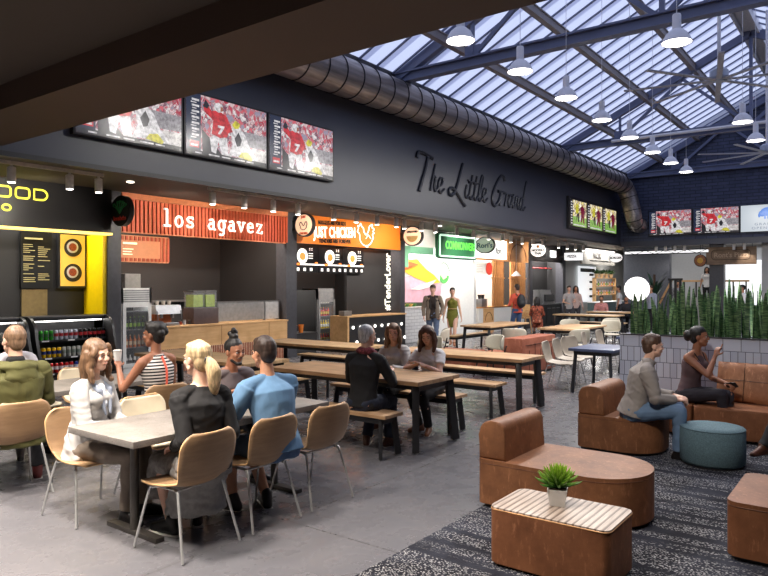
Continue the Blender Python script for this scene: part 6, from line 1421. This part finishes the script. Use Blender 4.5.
    if shoe:
        for s in (1, -1):
            ft = Vector((.6, .25*s, 0)).normalized() if sit else Vector((1, .15*s, 0)).normalized(); heel = A[s]+Vector((0, 0, -.045))-ft*.04; toe = A[s]+Vector((0, 0, -.048))+ft*.16; hq2 = [('c', heel, toe, .037, .031), ('c', A[s]+Vector((0, 0, .0)), toe, .042, .027), ('c', A[s]+Vector((0, 0, .03)), heel, .043, .038)]
            sh = remesh(hq2, 'shoe', shoe, .008 if detail else .014, t, 2); b = MB(); b.bar(heel-ft*.035+Vector((0, 0, -.032)), toe+ft*.028+Vector((0, 0, -.030)), .075, .018, bev=.004); b.build('sole', mat('sole pale', rgb(200, 196, 190), .6) if detail else BLK, sh)
    c = dict(P=P, W=W, Ch=Ch, Nb=Nb, S=S, E=E_, Wr=Wr, K=K, A=A, hip=hip, hd=hd, HR=HR, U=U, U2=U2, LAT=LAT, FWD=FWD, t=t, vox=vox, Mt=Mt, Mp=Mp, I=I, sw=sw, B=B)
    if extra: extra(c)
    return c
HC = {'brown': rgb(78, 54, 38), 'darkbrown': rgb(52, 36, 28), 'black': rgb(24, 20, 20), 'blonde': rgb(206, 178, 136), 'wavyblond': rgb(104, 76, 52), 'auburn': rgb(88, 58, 44), 'grey': rgb(205, 203, 202), 'sandy': rgb(128, 100, 76)}
HC2 = {'wavyblond': rgb(190, 152, 104), 'blonde': rgb(232, 216, 186), 'grey': rgb(235, 232, 230)}
def part(q, name, m, c, folds=.004, smooth=4, vox=None, seed=1): return remesh(q, name, m, vox or c['vox']*1.15, c['t'], smooth, folds, seed)

# 1 man in the olive coat
def x1(c):
    ol = cloth('olive coat', rgb(84, 82, 42), .14); I = c['I']
    part([('e', c['Nb']+c['LAT']*0-c['FWD']*.05-c['U2']*.03, (.10, .15, .055), c['Mt']), ('e', c['Nb']-c['FWD']*.10-c['U2']*.10, (.055, .13, .09), c['Mt']), ('c', c['Nb']+c['LAT']*.09+c['FWD']*.04-c['U2']*.01, c['Nb']-c['LAT']*.09+c['FWD']*.04-c['U2']*.01, .035, .035)], 'hood', ol, c, .006)
    part([('l', [(c['P']+Vector((-.01, 0, -.13)), .16, .21, I), (c['P']+Vector((-.01, 0, -.05)), .165, .215, I), (c['W'], .14, .185, I)])], 'coat_skirt', ol, c, .008)
    part([('e', c['Nb']+c['U2']*.03, (.068, .072, .05), c['Mt'])], 'collar', cloth('black', rgb(24, 24, 27)), c, 0)
ol = cloth('olive coat', rgb(84, 82, 42), .14)
person('person in an olive hooded coat seen from behind, seated at the far left edge', (2.74, 5.93), R(88), lean=5, hy=6, sc=1.08, tone='fair', hair=('thin', 'sandy'), top=('coat', ol), topover=.026, legs=('trousers', cloth('black jeans', rgb(30, 30, 34))), shoe=mat('oxblood leather', rgb(92, 36, 34), .4), LH=(.34, .18, .66), RH=(.34, -.16, .66), LF=(.30, .14, .07), RF=(.30, -.28, .07), extra=x1, build_=1.06)
# 2 person in grey across
person('person in a light grey top, mostly hidden behind the olive coat', (3.42, 7.56), R(-92), lean=8, hy=10, fem=True, tone='fair', hair=('short', 'brown'), top=('shirt', cloth('pale grey', rgb(196, 194, 200))), legs=('trousers', cloth('dark grey', rgb(60, 60, 66))), shoe=BLK, LH=(.36, .12, .80), RH=(.36, -.14, .80))
# 3 woman in the pale blazer
def x3(c):
    bl = cloth('pale blazer', rgb(180, 177, 174), .05); I = c['I']
    part([('l', [(c['P']+Vector((-.03, 0, -.10)), .155, .21, I), (c['P']+Vector((-.01, 0, -.02)), .15, .195, I), (c['W'], .125, .165, I)])], 'blazer_tail', bl, c, .006)
    for s in (1, -1): part([('c', c['Nb']+c['LAT']*.06*s+c['FWD']*.01, c['Nb']+c['LAT']*.06*s+c['FWD']*.11-c['U2']*.07, .018, .026), ('c', c['Nb']+c['LAT']*.06*s+c['FWD']*.11-c['U2']*.07, c['Ch']+c['LAT']*.03*s+c['FWD']*.158-c['U2']*.09, .024, .010)], 'lapel', cloth('blazer lapel', rgb(140, 148, 164), .05), c, 0)
    part([('c', c['Nb']+c['FWD']*.075-c['U2']*.05, c['Ch']+c['FWD']*.112-c['U2']*.02, .032, .03)], 'blouse', cloth('white blouse', rgb(226, 230, 238)), c, 0)
person('person in a pale grey blazer with wavy golden brown hair at the near concrete table', (2.79, 4.92), R(-66), lean=4, hy=-6, hp=2, fem=True, tone='fair', hair=('wavy', 'wavyblond'), top=('blazer', cloth('pale blazer', rgb(180, 177, 174), .05)), topover=.018, sleeve=.97, legs=('trousers', cloth('taupe trousers', rgb(120, 108, 96))), shoe=mat('black shoe', rgb(26, 24, 24), .35), LH=(.33, .03, .70), RH=(.33, -.06, .70), LF=(.44, .08, .07), RF=(.40, -.10, .07), extra=x3)
# 4 woman in the striped dress
g = NG('black and white stripes'); tcn = g.new('ShaderNodeTexCoord'); sp = g.new('ShaderNodeSeparateXYZ'); g.l.new(tcn.outputs['Object'], sp.inputs[0]); mm = g.new('ShaderNodeMath'); mm.operation = 'MULTIPLY'; mm.inputs[1].default_value = 34; nz = g.new('ShaderNodeMath'); nz.operation = 'MULTIPLY_ADD'; nz.inputs[1].default_value = .05; g.l.new(sp.outputs['X'], nz.inputs[0]); g.l.new(sp.outputs['Z'], nz.inputs[2]); g.l.new(nz.outputs[0], mm.inputs[0]); fr = g.new('ShaderNodeMath'); fr.operation = 'FRACT'; g.l.new(mm.outputs[0], fr.inputs[0]); g.col(g.ramp(fr.outputs[0], [(.46, rgb(28, 26, 32)), (.52, rgb(226, 220, 214))])); STR = g.set(.8)
def x4(c):
    p = [c['Nb']-c['FWD']*.088-c['U2']*.02, c['Ch']-c['FWD']*.142+c['U2']*.02, c['Ch']-c['FWD']*.132-c['U2']*.10, c['W']-c['FWD']*.118, c['P']-c['FWD']*.142+c['U']*.06]
    MB().tube(spline(p, 4), .017, 8, flat=.35, up=(0, 1, 0)).build('zip_band', mat('coral band', rgb(232, 104, 84), .6), c['t'])
    d = (c['Wr'][1]-c['E'][1]).normalized()
S4 = person('person in a black and white striped sleeveless dress seen from behind, holding a white cup', (4.05, 5.80), R(90), sc=1.05, lean=4, side=-2, hy=26, fem=True, tone='brown', hair=('updo', 'black'), top=('dress', STR), sleeveless=True, LH=(.28, .26, .90), RH=(.33, -.10, .80), LE=(-.1, .5, -1), skirt=('dress_skirt', STR, .34, .9), shoe=mat('black shoe', (0,)*3), LF=(.42, .10, .07), RF=(.42, -.10, .07), extra=x4)
# 5 woman with the ponytail
PL = mat('charcoal plaid', rgb(120, 116, 112), .85, var=.35, scale=26)
person('person with a blonde ponytail in a black sweater and grey skirt, seen from behind', (2.99, 3.77), R(80), lean=7, hy=14, sc=1.03, fem=True, tone='fair', hair=('ponytail', 'blonde'), top=('sweater', cloth('black knit', rgb(17, 16, 18))), sleeve=.96, topover=.017, skirt=('skirt', PL, .22, 1.1), shoe=mat('black boot', rgb(22, 22, 24), .4), LH=(.17, .14, .62), RH=(.17, -.12, .62), LE=(-1, .15, -1), RE=(-1, -.15, -1), LF=(.24, .12, .08), RF=(.30, -.10, .08), extra=lambda c: part([('l', [(Vector((.05, 0, .50)), .19, .20, c['I']), (Vector((.10, 0, .32)), .19, .19, c['I']), (Vector((.13, 0, .17)), .18, .20, c['I'])])], 'skirt_drape', mat('grey wool', rgb(128, 126, 124), .9, var=.1, scale=40), c, .01))
# 6 man with the topknot
person('person with a black topknot and goatee in a taupe t-shirt across the concrete table', (4.13, 5.00), R(-100), lean=22, hy=8, hp=4, tone='olive', hair=('topknot', 'black'), top=('t_shirt', cloth('taupe tee', rgb(112, 102, 104))), sleeve=.42, legs=('trousers', cloth('dark jeans', rgb(44, 46, 56))), shoe=BLK, LH=(.36, .10, .79), RH=(.36, -.14, .79), LF=(.46, .12, .07), RF=(.40, -.12, .07), beard=True)
# 7 man in the blue t-shirt
person('person in a faded blue t-shirt seen from behind at the near concrete table', (3.65, 3.73), R(84), lean=13, hy=2, hp=4, sc=1.04, tone='tan', hair=('short', 'darkbrown'), top=('t_shirt', cloth('faded blue', rgb(96, 132, 166), .1)), sleeve=.40, topover=.02, legs=('shorts', cloth('denim blue', rgb(70, 96, 130))), shorts=True, shoe=mat('black shoe', (0,)*3), LH=(.36, .20, .80), RH=(.34, -.04, .80), LF=(.34, .16, .07), RF=(.22, -.06, .07), build_=1.05)
# 8 white-haired man
def x8(c):
    sc_ = mat('patterned scarf', rgb(120, 52, 58), .85, var=.8, scale=60)
    part([('c', c['Nb']+c['LAT']*.06+c['U2']*.02, c['Nb']-c['LAT']*.06+c['U2']*.02, .052, .052), ('e', c['Nb']+c['U2']*.02, (.098, .105, .045), c['Mt']), ('c', c['Nb']-c['LAT']*.07+c['FWD']*.06, c['Ch']-c['LAT']*.06+c['FWD']*.12, .04, .03)], 'scarf', sc_, c, .006)
person('person with white hair, black sweater and patterned scarf seen from behind on the near bench', (5.56, 4.42), R(6), lean=5, sit=.45, hy=-14, sc=1.0, tone='fair', hair=('thin', 'grey'), top=('sweater', cloth('black wool', rgb(24, 23, 25))), sleeve=.96, topover=.012, legs=('jeans', cloth('dark indigo', rgb(36, 42, 58))), shoe=mat('brown leather', rgb(86, 50, 34), .4), LH=(.36, .14, .81), RH=(.36, -.14, .81), LF=(.30, .14, .07), RF=(.36, -.10, .07), extra=x8, build_=1.0)
# 9, 10 women on the far bench
person('person smiling with long light brown hair and a light grey sweater on the far bench', (6.98, 4.98), R(186), lean=9, hy=24, hp=3, sc=.94, fem=True, tone='fair', hair=('long', 'sandy'), top=('sweater', cloth('light grey knit', rgb(190, 186, 184))), sleeve=.95, topover=.02, legs=('trousers', cloth('black trousers', rgb(26, 25, 28))), shoe=mat('brown leather', (0,)*3), LH=(.38, .10, .80), RH=(.38, -.14, .80), LF=(.36, .10, .07), RF=(.42, -.06, .07))
def x10(c):
    m = c['Wr'][1].lerp(c['Wr'][-1], .5)
person('person with long auburn hair in a white top looking down at the near wooden table', (6.98, 4.44), R(182), lean=12, hy=18, hp=24, fem=True, sc=.94, tone='fair', hair=('long', 'auburn'), top=('blouse', cloth('white cotton', rgb(214, 212, 214))), sleeve=.3, topover=.017, legs=('trousers', cloth('black trousers', (0,)*3)), shoe=mat('tan shoe', rgb(150, 96, 62), .4), LH=(.34, .02, .87), RH=(.34, -.06, .86), LE=(-.2, 1, -.5), RE=(-.2, -1, -.5), LF=(.30, .10, .07), RF=(.22, -.08, .07))
# 11 man in the grey sweater
person('person in a light grey sweater and blue jeans seated in profile on the lounge seat', (7.16, 2.10), R(-72), sit=.387, lean=14, hy=14, sc=1.0, tone='fair', hair=('short', 'brown'), top=('sweater', cloth('stone sweater', rgb(150, 142, 136), .06)), sleeve=.96, topover=.024, legs=('jeans', cloth('washed denim', rgb(98, 122, 150), .15)), shoe=mat('black shoe', (0,)*3), LH=(.40, .05, .62), RH=(.40, -.08, .60), LF=(.46, .12, .07), RF=(.42, -.12, .07), build_=1.05,
       extra=lambda c: part([('c', c['Nb']+c['LAT']*.05, c['Nb']-c['LAT']*.05, .06, .06), ('e', c['Nb']+c['U2']*.02, (.075, .085, .035), c['Mt'])], 'collar', cloth('stone sweater', (0,)*3), c, .002))
# 12 woman on the sofa
def x12(c):
    for s in (1, -1): MB().tube([c['Ch']+c['LAT']*.05*s+c['FWD']*.125+c['U2']*.05, c['Nb']+c['LAT']*.09*s+c['FWD']*.03, c['Nb']+c['LAT']*.09*s-c['FWD']*.05-c['U2']*.02], .006, 6).build('strap', BLK, c['t'])
D12 = person('person in a dark tank top with a black bun raising one hand on the sofa', (8.6, 1.88), R(-108), sit=.39, lean=9, hy=22, hp=-2, fem=True, tone='brown', hair=('bun', 'black'), top=('tank_top', cloth('mauve brown top', rgb(92, 72, 76))), sleeveless=True, neck='low', topover=.007, legs=('trousers', cloth('charcoal leggings', rgb(38, 34, 42))), shoe=None, RH=(.31, .02, .94), LH=(.36, .16, .62), RE=(.1, -.5, -1), LF=(.40, .08, .07), RF=(.44, -.02, .09), point=-1, curl=.7, extra=x12)
# 13 person cut off by the right edge
person('person in black trousers cut off by the right edge, only knees and arm in view', (8.45, .56), R(176), sit=.39, lean=6, hy=10, tone='tan', hair=('short', 'darkbrown'), top=('t_shirt', cloth('black tee', rgb(30, 28, 32))), sleeve=.35, legs=('trousers', cloth('black trousers', (0,)*3)), shoe=mat('brown leather', (0,)*3), LH=(.36, .06, .62), RH=(.40, -.26, .64), LF=(.46, .05, .07), RF=(.56, -.42, .07))
# 14, 15 the walking couple
def x14(c):
    j = cloth('tan jacket', rgb(128, 114, 100)); I = c['I']
    for s in (1, -1): part([('l', [(c['P']+c['LAT']*.12*s+c['FWD']*.06-c['U']*.16, .07, .075, I), (c['W']+c['LAT']*.12*s+c['FWD']*.06, .06, .07, I), (c['Nb']+c['LAT']*.09*s-c['U2']*.05+c['FWD']*.05, .045, .05, I)])], 'jacket_front', j, c, .003)
    part([('l', [(c['P']-c['FWD']*.07-c['U']*.16, .10, .20, I), (c['W']-c['FWD']*.06, .085, .17, I), (c['Nb']-c['FWD']*.04-c['U2']*.06, .07, .15, I)])], 'jacket_back', j, c, .003)
    for s in (1, -1): part([('c', c['Nb']+c['LAT']*.06*s+c['FWD']*.06, c['W']+c['LAT']*.07*s+c['FWD']*.14, .03, .03)], 'scarf', cloth('dark scarf', rgb(50, 44, 42)), c, .002)
    for s in (1, -1): part([('f', c['S'][s], c['E'][s], .075, .06), ('e', c['S'][s], (.078,)*3, I), ('e', c['E'][s], (.058,)*3, I), ('f', c['E'][s], c['E'][s].lerp(c['Wr'][s], .92), .058, .045)], 'jacket_sleeve', j, c, .003)
person('person walking in an open tan jacket and jeans in front of the white green stall', (15.9, 10.15), R(212), sit=0, hy=-14, sc=1.02, tone='fair', hair=('short', 'brown'), top=('shirt', cloth('dark brown shirt', rgb(48, 38, 34))), sleeve=.3, legs=('jeans', cloth('mid denim', rgb(84, 98, 124))), shoe=mat('brown leather', (0,)*3), LH=(.12, .22, .90), RH=(.10, -.24, .86), LF=(.22, .10, .07), RF=(-.20, -.10, .10), vox=.010, extra=x14, detail=True)
person('person with short black hair walking in a sleeveless olive dress beside the tan jacket', (16.8, 10.05), R(208), sit=0, hy=10, sc=.97, fem=True, tone='fair', hair=('updo', 'black'), top=('dress', cloth('olive dress', rgb(112, 112, 40))), sleeveless=True, skirt=('dress_skirt', cloth('olive dress', (0,)*3), .56, .9), shoe=mat('tan shoe', (0,)*3), LF=(.18, .06, .08), RF=(-.14, -.06, .09), vox=.010,
       extra=lambda c: MB().tube([c['W']+Vector((.118*math.cos(k*PI/12), .148*math.sin(k*PI/12), 0)) for k in range(24)], .014, 6, close=True).build('belt', mat('belt tan', rgb(170, 140, 90), .5), c['t']))
# 16 man with the backpack
def x16(c):
    t = thing('backpack', 'black backpack worn by the man in the coral shirt', 'backpack'); t.location = Vector(c['t'].location); t.rotation_euler = c['t'].rotation_euler; ctr = c['Ch']-c['FWD']*.20-Vector((0, 0, .04))
    o = remesh([('e', ctr, (.11, .155, .24), c['I']), ('e', ctr-Vector((.06, 0, .08)), (.08, .12, .12), c['I'])], 'pack', mat('backpack black', rgb(30, 30, 36), .6), .016, t, 3)
    for s in (1, -1): MB().tube(spline([ctr+Vector((.08, .09*s, .18)), c['Nb']+c['LAT']*.10*s+Vector((0, 0, .035)), c['Ch']+c['LAT']*.11*s+c['FWD']*.16, ctr+Vector((.12, .14*s, -.14))], 4), .018, 6).build('strap', mat('backpack black', (0,)*3), t)
person('person in a coral red shirt and jeans with a black backpack facing the timber stall', (20.45, 9.75), R(64), sit=0, sc=1.03, tone='tan', hair=('short', 'darkbrown'), top=('shirt', cloth('coral red', rgb(206, 84, 62))), sleeve=.9, legs=('jeans', cloth('blue jeans', rgb(62, 84, 122))), shoe=BLK, LH=(.26, .14, 1.05), RH=(.26, -.16, 1.02), detail=False, extra=x16)
# the people further back
def far(label, x, y, rz, sit=0, **k): return person(label, (x, y), R(rz), sit=sit, detail=False, **k)
far('person with dark hair up in a grey t-shirt standing beyond the espresso machine', 25.6, 10.0, 215, fem=True, tone='fair', hair=('updo', 'darkbrown'), top=('t_shirt', cloth('grey tee', rgb(176, 172, 172))), sleeve=.3, legs=('trousers', cloth('dark grey', (0,)*3)), shoe=BLK, LH=(.28, .1, 1.1), RH=(.25, -.1, 1.05))
far('person with dark hair half hidden behind the woman in the grey t-shirt', 26.6, 10.1, 205, fem=True, tone='tan', hair=('long', 'darkbrown'), top=('shirt', cloth('pale pink', rgb(206, 180, 172))), legs=('trousers', cloth('dark grey', (0,)*3)), shoe=BLK)
far('person in a patterned rust dress seen from behind at the long back table', 22.0, 9.75, 20, sit=.45, fem=True, tone='tan', hair=('long', 'black'), top=('dress', mat('rust pattern', rgb(140, 70, 50), .8, var=.9, scale=18)), skirt=('dress_skirt', mat('rust pattern', (0,)*3), .25, 1), shoe=BLK)
far('person in a pink checked shirt with a beard seated behind the farthest long table', 26.75, 9.1, 190, sit=.45, tone='tan', hair=('short', 'darkbrown'), top=('shirt', mat('pink check', rgb(206, 140, 136), .8, var=.3, scale=30)), legs=('trousers', cloth('dark grey', (0,)*3)), shoe=BLK, beard=True)
far('person in a white t-shirt and black trousers standing in profile before the bottle shelves', 28.5, 8.95, 110, sit=0, tone='tan', hair=('short', 'black'), top=('t_shirt', cloth('white tee', rgb(224, 222, 222))), sleeve=.3, legs=('trousers', cloth('black trousers', (0,)*3)), shoe=BLK)
far('person in a dark jacket with a beard seated left of the globe lamp', 26.7, 8.1, 185, sit=.45, tone='olive', hair=('short', 'black'), top=('jacket', cloth('dark jacket', rgb(36, 36, 42))), legs=('trousers', cloth('black trousers', (0,)*3)), shoe=BLK, beard=True)
far('person in a slate grey shirt standing right behind the globe lamp', 27.6, 7.42, 160, sit=0, tone='tan', hair=('short', 'brown'), top=('shirt', cloth('slate shirt', rgb(150, 156, 172))), legs=('trousers', cloth('black trousers', (0,)*3)), shoe=BLK)
struct(MB().box(31.6, 33.5, 5.6, 7.0, 0, .86).build('platform_stage', LGREY)); bpy.data.objects['platform_stage'].name = 'floor_raised'
far('person with long black hair in a white t-shirt standing high up at the far rail', 32.3, 6.32, 190, sit=0, base_z=.86, sc=.98, fem=True, tone='tan', hair=('long', 'black'), top=('t_shirt', cloth('white tee', (0,)*3)), sleeve=.3, legs=('trousers', cloth('black trousers', (0,)*3)), shoe=BLK, LH=(.3, .15, 1.0))
struct(MB().box(31.2, 33.4, 7.05, 8.2, 0, .22).build('floor_step', LGREY))
far('person with black hair and glasses behind the snake plants at the far end', 31.8, 7.42, 195, sit=0, base_z=.22, tone='tan', hair=('short', 'black'), top=('shirt', mat('grey stripe', rgb(150, 150, 156), .8, var=.5, scale=20)), legs=('trousers', cloth('dark grey', (0,)*3)), shoe=BLK)
far('person with black hair in a white shirt before the bright white panel at the right', 28.0, 4.25, 120, sit=0, tone='tan', hair=('short', 'black'), top=('shirt', cloth('white tee', (0,)*3)), legs=('trousers', cloth('dark grey', (0,)*3)), shoe=BLK, sc=1.02)

# things held or lying about
def at_hand(c, s, off=(0, 0, 0)):
    bpy.context.view_layer.update(); w = c['t'].matrix_world @ (c['Wr'][s]+(c['Wr'][s]-c['E'][s]).normalized()*.075+Vector(off)); return w
w = at_hand(S4, 1, (.0, 0, .02))
t = thing('paper_cup', 'white paper cup in the hand of the woman in the striped dress', 'cup', w+Vector((0, 0, -.02))); MB().lathe([(0, 0), (.03, 0), (.042, .10), (.039, .10), (.028, .006), (0, .006)], 20).build('cup', WHITE, t); MB().lathe([(.043, .095), (.043, .104), (.036, .11), (0, .108)], 20).build('lid', mat('lid white', rgb(210, 206, 200), .4), t)
w = at_hand(D12, 1)
t = thing('phone', 'dark phone in the lowered hand of the woman on the sofa', 'phone', w+Vector((-.01, -.01, .0)), R(30)); MB().box(-.075, .075, -.038, .038, -.004, .004, bev=.003).build('phone_body', BLK, t); MB().box(-.07, .07, -.034, .034, .004, .0055).build('screen', mat('phone glass', rgb(20, 60, 66), .1), t); t.rotation_euler = (R(50), R(10), R(60))
t = thing('high_chair', 'small pale wooden high chair by the long back table', 'chair', (22.6, 10.55, 0))
for sx in (-1, 1):
    for sy in (-1, 1): MB().tube([(.16*sx, .16*sy, .75), (.24*sx, .24*sy, 0)], .02).build('leg', OAK, t)
MB().box(-.2, .2, -.2, .2, .55, .59).build('seat', OAK, t); MB().box(.14, .18, -.2, .2, .6, 1.05).build('backrest', OAK, t); MB().box(-.26, -.05, -.22, .22, .78, .81).build('tray', OAK, t)

bpy.data.scenes.remove(TMP)
bpy.context.view_layer.update()
